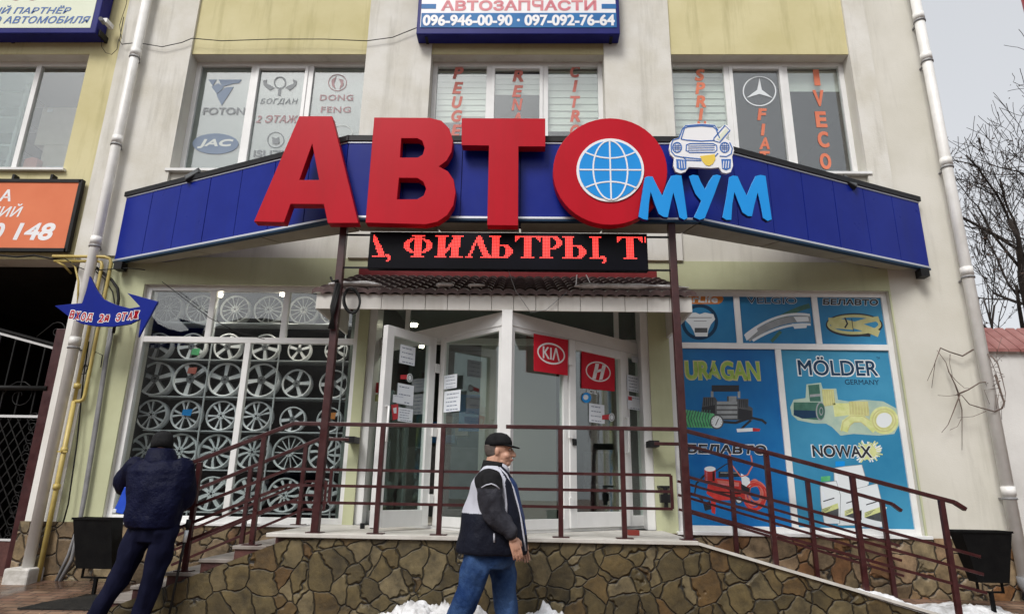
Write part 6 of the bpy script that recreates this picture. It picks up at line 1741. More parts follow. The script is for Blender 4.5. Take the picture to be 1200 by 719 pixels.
m = MB(); cx, cz = xh+0.0, zT+0.22
m.tube([(cx+(0.015+0.007*j)*math.cos(j*0.5+1), YGt-0.02, cz+(0.015+0.007*j)*math.sin(j*0.5+1)) for j in range(16)] + [(cx-0.25, YGt-0.02, zT+0.14)], 0.008, 5); m.build('top_scroll', X['grille'], gate)
m = MB(); m.box(xh+0.005, xh+0.13, YGt-0.05, YGt+0.06, gz(YGt), gzl(386, 70)); tag(m.build('gate_post', X['maroon'], None, bevel=0.006), 'dark maroon steel post carrying the iron gate beside the drainpipe', 'gate post')

# ================================================================ BINS
def bin_(label, l, r, bl, br, t, b, Y, gpx):
    c = P((l+r)/2, b, Y); g = gz(Y)
    o = thing('litter_bin', label, 'bin', (c.x, Y, g))
    x0, x1, zt_b = P(l, t, Y).x, P(r, t, Y).x, P((l+r)/2, t, Y).z
    y0, y1, zb_ = P(bl, b, Y).x, P(br, b, Y).x, P((l+r)/2, b, Y).z
    m = MB(); d = 0.10; e = 0.07
    outer = [(x0,Y-d,zt_b),(x1,Y-d,zt_b),(x1,Y+d,zt_b),(x0,Y+d,zt_b),(y0,Y-e,zb_),(y1,Y-e,zb_),(y1,Y+e,zb_),(y0,Y+e,zb_)]
    t_ = 0.008
    inner = [(x0+t_,Y-d+t_,zt_b),(x1-t_,Y-d+t_,zt_b),(x1-t_,Y+d-t_,zt_b),(x0+t_,Y+d-t_,zt_b),(y0+t_,Y-e+t_,zb_+t_),(y1-t_,Y-e+t_,zb_+t_),(y1-t_,Y+e-t_,zb_+t_),(y0+t_,Y+e-t_,zb_+t_)]
    m.add(outer+inner, [(0,4,5,1)[::-1][::-1],(1,5,6,2),(2,6,7,3),(3,7,4,0),(4,7,6,5),(8,9,13,12),(9,10,14,13),(10,11,15,14),(11,8,12,15),(12,13,14,15),(0,1,9,8),(1,2,10,9),(2,3,11,10),(3,0,8,11)])
    m.build('bin_body', X['binblack'], o)
    m = MB()
    for a, b_2, yy, zz in ((x0, x1, Y-d, zt_b), (x0, x1, Y+d, zt_b)): m.beam((a-0.008, yy, zz), (b_2+0.008, yy, zz), 0.02, 0.02)
    for xx in (x0, x1): m.beam((xx, Y-d, zz), (xx, Y+d, zz), 0.02, 0.02)
    m.build('bin_rim', X['binblack'], o)
    m = MB(); cx = (y0+y1)/2; w = (y1-y0)*0.40
    m.beam((cx-w, Y, zb_), (cx-w, Y, zb_-0.09), 0.018, 0.018); m.beam((cx+w, Y, zb_), (cx+w, Y, zb_-0.09), 0.018, 0.018); m.beam((cx-w-0.009, Y, zb_-0.09), (cx+w+0.009, Y, zb_-0.09), 0.018, 0.018)
    m.beam((cx, Y, zb_-0.09), (cx+0.0, Y, g), 0.03, 0.03); m.box(cx-0.1, cx+0.1, Y-0.08, Y+0.08, g, g+0.006)
    m.build('bin_stand', X['binblack'], o)
bin_('black tapering litter bin on a thin post beside the corner drainpipe', 1119, 1177, 1141, 1177, 622, 681, 6.75, 1163)
bin_('black square litter bin behind the person in the dark puffer coat', 93, 138, 94, 136, 607, 665, 6.95, 105)

# ================================================================ RUBBER MAT, SNOW ON THE GROUND
pts = [PZ(62, 700, 0.22), PZ(128, 690, 0.26), PZ(190, 690, 0.25), PZ(170, 716, 0.16), PZ(20, 712, 0.17)]
m = MB(); vs = [(p.x, p.y, gz(p.y)+0.004) for p in pts]; vs2 = [(a, b, c+0.012) for a, b, c in vs]
m.add(vs+vs2, [tuple(range(5)), tuple(range(9, 4, -1))] + [(i, (i+1) % 5, 5+(i+1) % 5, 5+i)[::-1] for i in range(5)])
tag(m.build('door_mat', X['mat_']), 'black ribbed rubber mat on the paving below the litter bin and steps', 'mat')
def snow_heap(x0, x1, y0, y1, h, label, seed, zf_=gz, thr=0.0):
    nx, ny = 70, 24; m = MB(); vs = []
    for j in range(ny+1):
        for i in range(nx+1):
            u, v = i/nx, j/ny; x = x0+(x1-x0)*u; y = y0+(y1-y0)*v
            e = max(0, 1-(2*u-1)**4)*max(0, 1-(2*v-1)**4)
            q = noise.noise(Vector((x*3, y*3, seed)))*0.6+noise.noise(Vector((x*11, y*11, seed)))*0.3+noise.noise(Vector((x*30, y*30, seed)))*0.14
            hh = h*e*(0.62+q) - 0.02
            vs.append((x, y, zf_(y)+hh) if zf_ is gz else (x, y, zf_(x)+hh))
    m.add(vs, [(j*(nx+1)+i, j*(nx+1)+i+1, (j+1)*(nx+1)+i+1, (j+1)*(nx+1)+i) for j in range(ny) for i in range(nx)], 0, True)
    return tag(m.build('snow', X['snow']), label, 'snow', kind='stuff')
snow_heap(P(418, 712, 5.95).x, P(590, 712, 5.95).x, 5.62, 6.06, 0.36, 'dirty snow bank against the foot of the stone wall', 1.0)
snow_heap(P(600, 715, 5.95).x, P(680, 715, 5.95).x, 5.7, 6.06, 0.29, 'small low snow patch beyond the walking person', 2.0)
snow_heap(P(1085, 700, 6.7).x, P(1215, 700, 6.7).x, 6.1, 7.35, 0.15, 'snow spread around the foot of the ramp and the litter bin', 3.0)
snow_heap(P(1000, 690, 6.15).x, P(1110, 715, 6.15).x, 6.06, 6.34, 0.09, 'thin snow lying along the low end of the ramp wall', 4.0, rz)

# ================================================================ YARD WALL, SLOPE, TREES, MAST
Yw = 8.3
ywx0 = XR+0.02; ywz = P(1175, 412, Yw).z; ywt = P(1175, 388, Yw+0.35).z
o = thing('yard_wall', 'white plastered yard wall with rusty red ribbed coping beside the building corner', 'wall', (ywx0+3, Yw, 0.2))
m = MB(); m.box(ywx0, ywx0+9, Yw, Yw+0.35, 0.0, ywz); m.build('wall_body', X['yardwall'], o)
m = MB()
for k in range(60):
    x = ywx0+0.15*k
    m.add([(x, Yw-0.06, ywz-0.01), (x+0.14, Yw-0.06, ywz-0.01), (x+0.14, Yw+0.34, ywt), (x, Yw+0.34, ywt), (x, Yw-0.06, ywz+0.02), (x+0.02, Yw-0.06, ywz+0.035), (x+0.12, Yw-0.06, ywz+0.035), (x+0.14, Yw-0.06, ywz+0.02), (x, Yw+0.34, ywt+0.03), (x+0.02, Yw+0.34, ywt+0.045), (x+0.12, Yw+0.34, ywt+0.045), (x+0.14, Yw+0.34, ywt+0.03)],
          [(0,1,7,6,5,4), (4,5,9,8), (5,6,10,9), (6,7,11,10), (2,3,8,9,10,11), (0,4,8,3), (1,2,11,7), (0,3,2,1)])
m.build('ribbed_coping', X['coping'], o)
m = MB(); m.box(ywx0, ywx0+9, Yw-0.012, Yw, 0.1, P(1190, 640, Yw).z); m.build('painted_base', X['green'], o)
def bare_tree(name, label, base, trunk_dir, L, r0, seed, depth=6, leaves=0, spread=0.6, up=0.12):
    rnd = random.Random(seed)
    o = thing(name, label, 'tree', base)
    tr, br, lf = MB(), MB(), MB()
    def grow(p, d, L, r, lev):
        n = 5; pts = [p]; rr = [r]
        for i in range(n):
            d = (d + Vector((rnd.gauss(0, 0.12), rnd.gauss(0, 0.12), rnd.gauss(0, 0.12)+up*0.35))).normalized()
            p = p + d*L/n; pts.append(p); rr.append(max(0.006, r*(1-0.42*(i+1)/n)))
        (tr if lev == 0 else br).tube(pts, rr, 9 if lev == 0 else (6 if lev < 3 else 4))
        if lev >= depth:
            return
        for c in range(rnd.choice((2, 3, 3)) if lev < depth-1 else 3):
            t = rnd.uniform(0.35, 1.0); i = min(n-1, int(t*n)); q = pts[i].lerp(pts[i+1], t*n-i)
            ax_ = Vector((rnd.gauss(0, 1), rnd.gauss(0, 1), rnd.gauss(0, 0.6))).normalized()
            nd = (d + ax_*spread*rnd.uniform(0.6, 1.4)).normalized()
            grow(q, nd, L*rnd.uniform(0.55, 0.8), rr[i]*rnd.uniform(0.5, 0.68), lev+1)
        if lev >= depth-2 and leaves:
            for _ in range(leaves):
                c = pts[rnd.randrange(1, n+1)] + Vector((rnd.gauss(0, .04), rnd.gauss(0, .04), rnd.gauss(0, .04)))
                a = Vector((rnd.gauss(0,1), rnd.gauss(0,1), rnd.gauss(0,1))).normalized(); b = a.orthogonal().normalized(); s = rnd.uniform(0.02, 0.045)
                lf.add([c-a*s, c+b*s*0.6, c+a*s, c-b*s*0.6], [(0, 1, 2, 3)])
    grow(Vector(base), Vector(trunk_dir).normalized(), L, r0, 0)
    tr.build('trunk', X['bark'], o)
    br.build('branches', X['bark'], o)
    if lf.v: lf.build('dry_leaves', X['dryleaf'], o)
    return o
b0 = P(1240, 300, 14); 
bare_tree('bare_tree', 'bare branching tree with a few clinging brown leaves leaning from behind the yard wall', (b0.x+0.3, 14, 1.0), (-0.10, 0, 1), 4.4, 0.20, 11, 6, 9, 0.75)
b1_ = P(1150, 300, 12.5)
bare_tree('bare_tree', 'thin bare sapling thicket tree close behind the building corner', (b1_.x+0.2, 12.5, 1.2), (0.05, 0, 1), 2.6, 0.07, 5, 5, 3, 0.55, 0.4)
b2_ = P(1185, 300, 16)
bare_tree('bare_tree', 'slender bare tree rising in the middle of the slope thicket', (b2_.x, 16, 1.5), (-0.05, 0, 1), 3.4, 0.10, 23, 6, 4, 0.6, 0.3)
b3_ = P(1175, 300, 19)
bare_tree('bare_tree', 'bare tree standing farthest up the brown slope', (b3_.x+0.6, 19, 3.5), (-0.12, 0, 1), 3.6, 0.11, 31, 6, 4, 0.7, 0.2)
b4_ = P(1225, 300, 15)
bare_tree('bare_tree', 'tall bare tree with dark dry leaf clumps at the picture edge by the red mast', (b4_.x, 15, 1.2), (-0.16, 0, 1), 4.2, 0.14, 47, 6, 8, 0.8, 0.25)
mx = P(1192, 20, 11.0).x
o = thing('steel_mast', 'dark red steel mast at the upper edge beyond the building corner', 'mast', (mx+0.15, 11, 0.27))
zlow = P(1195, 70, 11.0).z
m = MB(); m.tube([(mx+0.30, 11, 0.2), (mx+0.30, 11, 14)], 0.11, 14); m.build('mast_pole', X['polered'], o)
for z in (zlow+0.6, zlow-1.0, zlow-2.5):
    m = MB(); m.tube([(mx+0.30, 11, z), (mx+0.30, 11, z+0.08)], 0.15, 14); m.build('mast_collar', X['polered'], o)
# dry vine at the corner
m = MB()
V = lambda pts, r=0.008, Y=7.52: m.tube([P(a, b, Y) + Vector((random.gauss(0, .01), random.gauss(0, .012), random.gauss(0, .01))) for a, b in pts], [max(0.0025, r*(1-0.75*i/(len(pts)-1))) for i in range(len(pts))], 5)
random.seed(9)
V([(1168, 440), (1172, 458), (1176, 470), (1176, 478), (1165, 482), (1150, 478), (1138, 472), (1127, 464), (1123, 462)], 0.013, 7.38)
V([(1123, 462), (1135, 456), (1147, 450), (1160, 446), (1168, 436)], 0.010, 7.40); V([(1123, 462), (1118, 450), (1112, 436), (1108, 424), (1100, 409)], 0.010)
V([(1140, 409), (1128, 415), (1115, 412), (1102, 407), (1097, 413), (1093, 430), (1086, 446)], 0.010); V([(1102, 408), (1096, 425), (1092, 452)], 0.006)
V([(1123, 462), (1116, 482), (1110, 498), (1103, 508)], 0.008); V([(1123, 462), (1126, 480), (1128, 500), (1129, 526)], 0.008); V([(1126, 490), (1122, 500), (1116, 504)], 0.004)
V([(1112, 436), (1120, 445), (1130, 452), (1137, 455)], 0.005); V([(1114, 416), (1112, 425), (1118, 440)], 0.004); V([(1123, 462), (1110, 465), (1100, 463)], 0.004)
for k in range(14):
    a = random.uniform(1160, 1178); b = random.uniform(415, 475); V([(a, b), (a+random.uniform(-14, 6), b+random.uniform(-12, 14)), (a+random.uniform(-20, 10), b+random.uniform(-24, 26))], 0.004, random.uniform(7.33, 7.5))
V([(1160, 414), (1168, 425), (1174, 445), (1177, 460), (1176, 478)], 0.009, 7.36); V([(1158, 414), (1163, 430), (1170, 444)], 0.006, 7.36); V([(1158, 480), (1140, 487), (1120, 490)], 0.004)
tag(m.build('dry_vine', X['vine']), 'leafless dry creeper twisting round the corner drainpipe', 'vine')

# ================================================================ PEOPLE
def capsule_chain(m, pts, rs, n=14):
    q, rr = [], []
    pts = [Vector(p) for p in pts]
    for i in range(len(pts)-1):
        for k in range(5):
            t = k/5; q.append(pts[i].lerp(pts[i+1], t)); rr.append(rs[i]+(rs[i+1]-rs[i])*t)
    q.append(pts[-1]); rr.append(rs[-1])
    # soften the bends a little
    for _ in range(2):
        q = [q[0]] + [(q[i-1]+q[i]*2+q[i+1])/4 for i in range(1, len(q)-1)] + [q[-1]]
    m.tube(q, rr, n)
    for p, r in ((q[0], rr[0]), (q[-1], rr[-1])): m.ell(p, (r, r, r), 12, 8)
def hand(m, wrist, d, palm_n, side, s=1.0, curl=0.5):
    """wrist point, direction of the hand, palm normal, thumb side sign"""
    d = d.normalized(); pn = palm_n.normalized(); lat = d.cross(pn).normalized()*side
    pc_ = wrist + d*0.048*s
    R_ = Matrix((lat, d, pn)).transposed()
    m.ell(pc_, (0.040*s, 0.055*s, 0.017*s), 14, 10, 0, R_)
    m.tube([wrist-d*0.04*s, wrist, wrist+d*0.03*s], [(0.028*s)]*3, 10)
    for k, (off, ln) in enumerate(((0.031, 0.075), (0.0105, 0.085), (-0.0105, 0.079), (-0.031, 0.062))):
        b = wrist + d*0.088*s + lat*off*s
        q = [b-d*0.03*s]; dd = d.copy(); p = b
        q.append(p)
        for j, fr in enumerate((0.45, 0.32, 0.23)):
            dd = (dd + pn*curl*(0.35+0.35*j)).normalized(); p = p + dd*ln*fr*s; q.append(p)
        m.tube(q, [0.0088*s, 0.0088*s, 0.0082*s, 0.0076*s, 0.007*s], 8); m.ell(q[-1], (0.007*s,)*3, 8, 6)
    b = wrist + d*0.025*s + lat*0.030*s
    q = [b-lat*0.02*s, b, b+(d*0.8+lat*0.5+pn*0.3).normalized()*0.034*s, b+(d*0.8+lat*0.5+pn*0.3).normalized()*0.034*s+(d+pn*0.35).normalized()*0.028*s]
    m.tube(q, [0.012*s, 0.012*s, 0.0105*s, 0.008*s], 8); m.ell(q[-1], (0.008*s,)*3, 8, 6)
def head(m, c, f, up, s=1.0):
    """c: centre of the skull, f: facing direction, s: scale; total height about 0.235 m"""
    f = f.normalized(); lat = up.cross(f).normalized(); u = f.cross(lat).normalized()
    R_ = Matrix((f, lat, u)).transposed()
    A = lambda x, y, z: Vector(c) + f*(x*s) + lat*(y*s) + u*(z*s)
    m.ell(A(-0.012, 0, 0.025), (0.100*s, 0.076*s, 0.092*s), 20, 14, 0, R_)      # skull
    m.ell(A(0.028, 0, -0.045), (0.064*s, 0.060*s, 0.072*s), 18, 12, 0, R_)      # face
    m.ell(A(0.050, 0, -0.098), (0.034*s, 0.036*s, 0.026*s), 14, 10, 0, R_)      # chin
    m.ell(A(0.010, 0, -0.088), (0.060*s, 0.058*s, 0.036*s), 14, 10, 0, R_)      # jaw, full cheeks
    for sg in (1, -1):
        m.ell(A(0.052, 0.036*sg, -0.045), (0.030*s, 0.026*s, 0.028*s), 12, 8, 0, R_)   # cheeks
        m.ell(A(-0.012, 0.073*sg, -0.014), (0.018*s, 0.010*s, 0.029*s), 12, 8, 0, R_)  # ears
        m.ell(A(0.074, 0.026*sg, 0.020), (0.016*s, 0.026*s, 0.009*s), 10, 8, 0, R_)    # brows
    m.tube([A(0.080, 0, 0.012), A(0.097, 0, -0.018), A(0.112, 0, -0.040)], [0.011*s, 0.014*s, 0.017*s], 10)
    m.ell(A(0.108, 0, -0.043), (0.017*s, 0.019*s, 0.014*s), 10, 8, 0, R_)
    m.ell(A(0.084, 0, -0.070), (0.016*s, 0.026*s, 0.008*s), 10, 8, 0, R_)       # lips
    m.ell(A(0.081, 0, -0.082), (0.015*s, 0.022*s, 0.008*s), 10, 8, 0, R_)
    return A, R_

# ---------------- the man walking to the right
YM = 5.30
mp = lambda x, y, d=0.0: P(x, y, YM+d)
foot_z = gz(YM)
pm = P(578, 560, YM)
fw_ = Vector((1, 0, 0)); lt_ = Vector((0, 1, 0)); up_ = Vector((0, 0, 1))
zt_cap = mp(585, 505).z
man_g = thing  # (kept for readability)
hipc = mp(576, 645)
body = MB()
hc = mp(586, 527); hs_ = 1.06
A, R_ = head(body, hc, Vector((1, -0.12, 0.02)), up_, hs_)
neck0, neck1 = mp(577, 556), mp(581, 537)
body.tube([neck0-Vector((0,0,0.05)), neck0, neck1, hc+Vector((-0.02,0,-0.03))], [0.09, 0.08, 0.072, 0.068], 14)
# torso core inside the jacket
def sec(px0, px1, py, rl, yaw=0.0):
    a, b = mp(px0, py), mp(px1, py); c = (a+b)/2
    return (c, fw_, (b.x-a.x)/2, lt_, rl)
core = [(s_[0], s_[1], s_[2]*0.86, s_[3], s_[4]*0.86) for s_ in (sec(552, 603, 562, 0.20), sec(546, 609, 585, 0.21), sec(541, 615, 612, 0.23), sec(541, 612, 640, 0.23))]
body.loft(core)
sh, el_, wr = mp(573, 566, -0.23), mp(578, 603, -0.27), mp(599, 623, -0.27)
capsule_chain(body, [sh, el_, wr], [0.06, 0.05, 0.034])
hd = (mp(604, 640, -0.27)-wr)
hand(body, wr+hd.normalized()*0.035, hd, Vector((-0.35, 0.9, 0.1)), 1, 1.05, 0.35)
sh2, el2, wr2 = mp(580, 566, 0.23), mp(592, 602, 0.27), mp(606, 628, 0.25)
capsule_chain(body, [sh2, el2, wr2], [0.06, 0.05, 0.034])
hand(body, wr2+Vector((0.02,0,-0.03)), Vector((0.4, 0, -1)), Vector((-0.3, -0.9, 0)), -1, 1.05, 0.35)
# legs: the far leg strides forward under the belly, the near leg trails
hipN, kneeN, ankN = mp(563, 648, -0.10), mp(549, 693, -0.11), None
kneeN = Vector((mp(547, 690, -0.11).x, YM-0.11, 0.47)); ankN = Vector((kneeN.x-0.27, YM-0.10, 0.15))
hipF = mp(585, 648, 0.10); kneeF = Vector((mp(595, 690, 0.11).x, YM+0.11, 0.48)); ankF = Vector((kneeF.x-0.01, YM+0.10, 0.09))
capsule_chain(body, [hipN, kneeN, ankN], [0.085, 0.055, 0.04]); capsule_chain(body, [hipF, kneeF, ankF], [0.085, 0.055, 0.04])
for a, dd in ((ankN, Vector((0.8, 0, -0.6))), (ankF, Vector((1, 0, -0.05)))):
    body.tube([a, a+dd.normalized()*0.07+Vector((0,0,-0.04))], [0.04, 0.035], 10)
bm_ = remeshed(body, 0.0045, 2)
man = bm_.build('person', X['skin'])
tag(man, 'stout person in black cap, grey and navy jacket and jeans walking past the wall', 'person')
def pchild(mb, name, m_): return mb.build(name, m_, man)
# hair, eyes, lips
m = MB()
m.loft([(A(-0.046,0,z), R_ @ Vector((1,0,0)), rx_*0.80, R_ @ Vector((0,1,0)), ry_) for z, rx_, ry_ in ((-0.060, 0.050, 0.058), (-0.040, 0.082, 0.074), (0.0, 0.096, 0.0815), (0.04, 0.099, 0.0835))], 24)
hm = remeshed(m, 0.006, 2); pchild(hm, 'hair', X['hair'])
m = MB()
for sg in (1, -1): m.ell(A(0.083, 0.028*sg, 0.001), (0.010, 0.014, 0.006), 10, 8, 0, R_)
pchild(m, 'eyes', X['eye'])
m = MB()
for sg in (1, -1): m.ell(A(0.090, 0.028*sg, 0.001), (0.005, 0.006, 0.005), 8, 6, 0, R_); m.tube([A(0.082, 0.012*sg, 0.021), A(0.092, 0.026*sg, 0.026), A(0.080, 0.045*sg, 0.021)], 0.005, 6)
pchild(m, 'eyebrows', X['hair'])
m = MB(); m.tube([A(0.086, -0.022, -0.077), A(0.101, 0, -0.075), A(0.086, 0.022, -0.077)], 0.004, 6); pchild(m, 'mouth', X['lips'])
# cap
m = MB()
fa, la = R_ @ Vector((1,0,0)), R_ @ Vector((0,1,0))
m.loft([(A(-0.012,0,0.028), fa, 0.112, la, 0.090), (A(-0.012,0,0.060), fa, 0.111, la, 0.090), (A(-0.012,0,0.092), fa, 0.098, la, 0.080), (A(-0.012,0,0.118), fa, 0.070, la, 0.058), (A(-0.012,0,0.130), fa, 0.030, la, 0.026)], 28)
nb = 14
top_, bot_ = [], []
for k in range(nb+1):
    t = math.pi*(k/nb-0.5)
    for lst, dz in ((top_, 0.004), (bot_, -0.004)):
        lst.append((A(0.080*math.cos(t*0.9)+0.002, 0.080*math.sin(t), 0.036+dz), A(0.085+0.066*math.cos(t), 0.074*math.sin(t), 0.024-0.012*math.cos(t)+dz)))
vs = [v for pr in top_ for v in pr] + [v for pr in bot_ for v in pr]; n2 = 2*(nb+1)
fs = []
for k in range(nb):
    fs += [(2*k, 2*k+1, 2*k+3, 2*k+2), (n2+2*k+2, n2+2*k+3, n2+2*k+1, n2+2*k), (2*k+1, n2+2*k+1, n2+2*k+3, 2*k+3)]
m.add(vs, fs, 0, True)
pchild(m, 'cap', X['capblack'])
# jacket body
j = MB()
secs = [sec(567, 592, 546, 0.10), sec(560, 598, 555, 0.17), sec(553, 604, 566, 0.215), sec(547.5, 609, 585, 0.235), sec(542, 615.5, 605, 0.25), sec(537, 618, 628, 0.26), sec(534.5, 619, 643, 0.262), sec(536, 617, 648, 0.255)]
j.loft(secs, 28)
jm = remeshed(j, 0.011, 5)
def wrinkle(mb, amp, sc, seed):
    for i, v in enumerate(mb.v):
        q = Vector((v.x*sc, v.y*sc, v.z*sc*0.6)); n_ = noise.noise(q+Vector((seed, 0, 0)))+0.5*noise.noise(q*2.3+Vector((seed, 2, 0)))
        mb.v[i] = v + Vector((noise.noise(q+Vector((5, seed, 0))), noise.noise(q+Vector((9, seed, 3))), 0.3*n_))*amp
wrinkle(jm, 0.018, 8, 1)
zsplit = mp(560, 600).z
fx = lambda z: mp(594, 575).x
for i, f in enumerate(jm.f):
    c = sum((jm.v[k] for k in f), Vector())/len(f)
    zz = c.z; light = zz > zsplit + 0.01*noise.noise(c*9)
    px_front = mp(593, 575).x - 0.07*max(0, (zz-mp(593, 560).z))/0.1
    if light and c.x < px_front: jm.m[i] = 1
    edge = mp(604, 560).x + (mp(619, 640).x-mp(604, 560).x)*((mp(604, 560).z-zz)/(mp(604, 560).z-mp(604, 640).z))**0.7 if zz < mp(604, 560).z else 9
    if c.x > edge-0.045 and c.y > YM-0.12 and zz > mp(604, 625).z: jm.m[i] = 2
pchild(jm, 'jacket', [X['jacketdark'], X['jacketlight'], X['jacketblue']])
# sleeves
for nm, pts_, rs in (('sleeve', [sh+Vector((0, 0.05, 0.01)), sh, el_, wr], [0.105, 0.105, 0.088, 0.060]), ('sleeve', [sh2+Vector((0,-0.05,0.01)), sh2, el2, wr2], [0.10, 0.10, 0.088, 0.060])):
    s_ = MB(); capsule_chain(s_, pts_, rs, 16); q = remeshed(s_, 0.010, 3); wrinkle(q, 0.022, 15, 3)
    zsh = mp(573, 572).z
    for i, f in enumerate(q.f):
        c = sum((q.v[k] for k in f), Vector())/len(f)
        if c.z > zsh - 0.25*(c.x-sh.x)*0: q.m[i] = 1
    if pts_[1] is sh: slv = q
    pchild(q, nm, [X['jacketsleeve'], X['capblack']])
# piping, collar, zip
m = MB()
yN = YM-0.335
def on_mesh(mb_, x, z, out=0.004):
    best = min(((v.x-x)**2+(v.z-z)**2 + (0 if v.y < mb_.ymid else 9), i) for i, v in enumerate(mb_.v))
    return Vector((x, mb_.v[best[1]].y-out, z))
slv.ymid = sh.y
m.tube([on_mesh(slv, mp(a_, b_, -0.3).x, mp(a_, b_, -0.3).z) for a_, b_ in ((564.5, 571), (570, 568), (576, 566.5), (581, 568.5), (585.5, 572.5))], 0.0055, 6)
pchild(m, 'sleeve_piping', X['jacketlight'])
m = MB()
def on_jacket(x, z, out=0.006):
    best = None
    for v in jm.v:
        if v.y < YM-0.02:
            d = (v.x-x)**2+(v.z-z)**2
            if best is None or d < best[0]: best = (d, v)
    return Vector((x, best[1].y-out, z))
m.tube([on_jacket(mp(a, b).x, mp(a, b).z) for a, b in ((586, 548), (594, 556), (602, 572), (607, 590), (611, 608), (614, 628), (616, 643))], 0.0075, 6)
m.tube([on_jacket(mp(a, b).x, mp(a, b).z) for a, b in ((583, 551), (588, 560), (592, 572), (594, 590), (594, 602))], 0.011, 6)
pchild(m, 'front_piping', X['jacketlight'])
m = MB()
m.loft([(mp(577, 553), fw_, 0.105, lt_, 0.105), (mp(578.5, 547), fw_, 0.098, lt_, 0.098), (mp(579, 540.5), Vector((1,0,-0.12)), 0.088, lt_, 0.09)], 24)
pchild(m, 'collar', X['capblack'])
m = MB(); m.loft([(mp(588, 551), Vector((1,0,-0.4)), 0.065, lt_, 0.075), (mp(588, 545), Vector((1,0,-0.4)), 0.062, lt_, 0.072), (mp(587, 542), Vector((1,0,-0.4)), 0.05, lt_, 0.065)], 20); pchild(m, 'inner_collar', X['jacketlight'])
m = MB(); a = on_jacket(mp(581, 622).x, mp(581, 622).z, 0.004); b = on_jacket(mp(581, 632).x, mp(581, 632).z, 0.004); m.tube([a, b], 0.007, 6); a = mp(610, 655, -0.1); m.tube([mp(609, 646, -0.1), a], 0.006, 6); pchild(m, 'zip_pull', X['jacketlight'])
# jeans and shoes
t_ = MB()
t_.loft([(mp(577, 640), fw_, 0.20, lt_, 0.20), (mp(576, 655), fw_, 0.185, lt_, 0.195), (mp(576, 664), fw_, 0.14, lt_, 0.17)], 20)
capsule_chain(t_, [hipN+Vector((0,0,0.02)), kneeN, ankN+Vector((0.02,0,0.02))], [0.125, 0.09, 0.075]); capsule_chain(t_, [hipF+Vector((0,0,0.02)), kneeF, ankF+Vector((0,0,0.02))], [0.125, 0.09, 0.075])
q = remeshed(t_, 0.010, 4); wrinkle(q, 0.026, 11, 6); pchild(q, 'jeans', X['jeans'])
for a, dd in ((ankN, Vector((0.75, 0, -0.66))), (ankF, Vector((1, 0, 0)))):
    s_ = MB(); dd = dd.normalized(); dn = Vector((dd.z, 0, -dd.x))
    R2 = Matrix((dd, Vector((0,1,0)), dd.cross(Vector((0,1,0))))).transposed()
    c0_ = a + dn*0.055
    s_.ell(c0_+dd*0.05, (0.145, 0.05, 0.035), 16, 10, 0, R2); s_.ell(c0_-dd*0.02, (0.07, 0.045, 0.06), 14, 10, 0, R2)
    q = remeshed(s_, 0.008, 2); pchild(q, 'shoe', X['shoe'])

# ---------------- the person seen from behind at the steps
YB_ = 5.85
bp_ = lambda x, y, d=0.0: P(x, y, YB_+d)
body = MB()
hc2 = bp_(190, 522, 0.06); fdir = Vector((-0.35, 0.9, -0.35))
A2, R2_ = head(body, hc2, fdir, up_, 1.0)
body.tube([bp_(188, 553), bp_(189, 540), hc2], [0.08, 0.07, 0.06], 12)
ax2 = Vector((0.0, 1, 0)); sx = Vector((1, 0, 0))
def bsec(l, r, y, d, k=1.0):
    a, b = bp_(l, y), bp_(r, y); return ((a+b)/2, ax2, d*k, sx, (b.x-a.x)/2*k)
body.loft([bsec(160, 216, 548, 0.12, .85), bsec(153, 218, 570, 0.15, .85), bsec(153, 212, 595, 0.15, .85), bsec(155, 207, 620, 0.15, .85)], 20)
shL, elL, wrL = bp_(160, 548, 0.0), bp_(143, 566, 0.10), bp_(152, 573, 0.26)
shR, elR, wrR = bp_(213, 549, 0.0), bp_(216, 588, 0.08), bp_(196, 585, 0.28)
capsule_chain(body, [shL, elL, wrL], [0.06, 0.048, 0.033]); capsule_chain(body, [shR, elR, wrR], [0.06, 0.048, 0.033])
hand(body, wrL, Vector((0.4, 0.6, -0.3)), Vector((0.6, -0.2, -0.5)), 1, 1.0, 0.7); hand(body, wrR, Vector((-0.8, 0.3, -0.1)), Vector((-0.2, -0.6, -0.4)), -1, 1.0, 0.7)
g2z = gz(YB_)
hL, kL, aL = bp_(166, 622), bp_(147, 668, 0.03), None
kL = Vector((bp_(143, 672).x, YB_-0.0, 0.56)); aL = Vector((bp_(110, 740).x, YB_-0.04, g2z+0.09))
hR = bp_(194, 622); kR = Vector((bp_(181, 672).x, YB_+0.0, 0.56)); aR = Vector((bp_(161, 740).x, YB_+0.0, g2z+0.09))
capsule_chain(body, [hL, kL, aL], [0.085, 0.055, 0.04]); capsule_chain(body, [hR, kR, aR], [0.085, 0.055, 0.04])
bm2 = remeshed(body, 0.0075, 3)
man = bm2.build('person', X['skin'])
tag(man, 'person seen from behind in a midnight blue puffer coat and knit cap beside the steps', 'person')
m = MB()
f2, l2 = R2_ @ Vector((1,0,0)), R2_ @ Vector((0,1,0))
m.loft([(A2(-0.012,0,-0.045), f2, 0.098, l2, 0.088), (A2(-0.014,0,0.0), f2, 0.110, l2, 0.092), (A2(-0.014,0,0.05), f2, 0.112, l2, 0.090), (A2(-0.014,0,0.09), f2, 0.096, l2, 0.076), (A2(-0.014,0,0.118), f2, 0.06, l2, 0.05), (A2(-0.014,0,0.128), f2, 0.02, l2, 0.02)], 24)
pchild(m, 'knit_cap', X['knit'])
j = MB()
j.loft([bsec(176, 203, 537, 0.10), bsec(162, 213, 542, 0.13), bsec(152, 221, 551, 0.165), bsec(151, 220, 570, 0.185), bsec(152, 214, 592, 0.185), bsec(151, 209, 610, 0.185), bsec(154, 207, 618, 0.175)], 26)
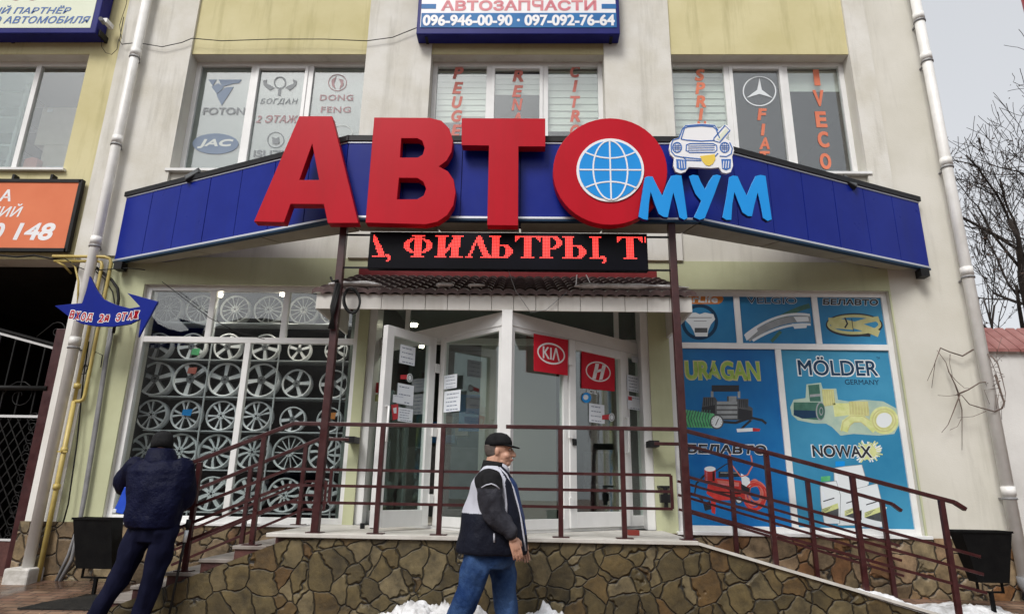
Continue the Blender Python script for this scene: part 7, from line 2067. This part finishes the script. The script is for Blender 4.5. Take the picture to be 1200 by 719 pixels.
capsule_chain(j, [shL, elL, wrL], [0.105, 0.095, 0.07], 16); capsule_chain(j, [shR, elR, wrR], [0.105, 0.10, 0.07], 16)
q = remeshed(j, 0.011, 5)
for i, v in enumerate(q.v):   # quilting seams of the coat
    s_ = math.sin((v.z)*2*math.pi/0.115); c = bp_(183, 580)
    dv = Vector((v.x-c.x, v.y-c.y, 0)); dv = dv.normalized() if dv.length > 1e-4 else Vector((0, 0, 0))
    q.v[i] = v + dv*(0.0012*(abs(s_)**0.5))
wrinkle(q, 0.022, 8, 8); pchild(q, 'puffer_coat', X['puffer'])
m = MB(); m.loft([(bp_(188, 547), ax2, 0.13, sx, 0.155), (bp_(189, 538), ax2, 0.125, sx, 0.135), (bp_(189.5, 530, 0.02), ax2, 0.115, sx, 0.118), (bp_(190, 525, 0.03), ax2, 0.10, sx, 0.10)], 20); q = remeshed(m, 0.01, 3); pchild(q, 'hood_collar', X['puffer'])
t_ = MB(); t_.loft([bsec(157, 206, 606, 0.13), bsec(158, 207, 622, 0.14), bsec(160, 204, 634, 0.12)], 20)
capsule_chain(t_, [hL, kL, aL], [0.12, 0.088, 0.072]); capsule_chain(t_, [hR, kR, aR], [0.12, 0.088, 0.072])
q = remeshed(t_, 0.010, 4); wrinkle(q, 0.024, 11, 2); pchild(q, 'trousers', X['trousers'])
for a in (aL, aR):
    s_ = MB(); s_.ell(a+Vector((-0.01, 0.05, -0.05)), (0.05, 0.14, 0.04), 14, 10); s_.ell(a+Vector((0, -0.02, -0.03)), (0.047, 0.065, 0.06), 14, 10)
    q = remeshed(s_, 0.009, 2); pchild(q, 'shoe', X['shoe'])
# what the person holds
m = MB(); c = bp_(146, 586, 0.16)
m.poly([(bp_(136, 599).x, bp_(136, 599).z), (bp_(147, 602).x, bp_(147, 602).z), (bp_(160, 572).x, bp_(160, 572).z), (bp_(149, 570).x, bp_(149, 570).z)], FAC(YB_-0.02), -0.02, 0.02)
m.poly([(bp_(134, 600).x, bp_(134, 600).z), (bp_(139, 600.5).x, bp_(139, 600.5).z), (bp_(140, 596).x, bp_(140, 596).z), (bp_(136, 595.5).x, bp_(136, 595.5).z)], FAC(YB_-0.03), -0.005, 0.013, 1)
tag(m.build('folder', [X['folder'], X['inkwhite']], None, bevel=0.004), 'bright blue folder held under the arm of the person at the steps', 'folder')
# walking stick
a, b = P(221, 611, 5.96), P(195, 735, 5.96)
b.z = gz(5.96)+0.002
o = thing('walking_stick', 'thin black walking stick with a white band leaning beside the stone steps', 'stick', b)
m = MB(); m.tube([b, a], [0.010, 0.012], 8); m.build('shaft', X['cable'], o)
dv = (b-a).normalized()
m = MB(); m.tube([a-dv*0.02, a+dv*0.05], 0.021, 10); m.build('grip', X['black'], o)
m = MB(); m.tube([a+dv*0.07, a+dv*0.17], 0.017, 10); m.build('white_band', X['inkwhite'], o)
m = MB(); m.tube([b-dv*0.05, b], 0.016, 10); m.build('tip', X['inkwhite'], o)
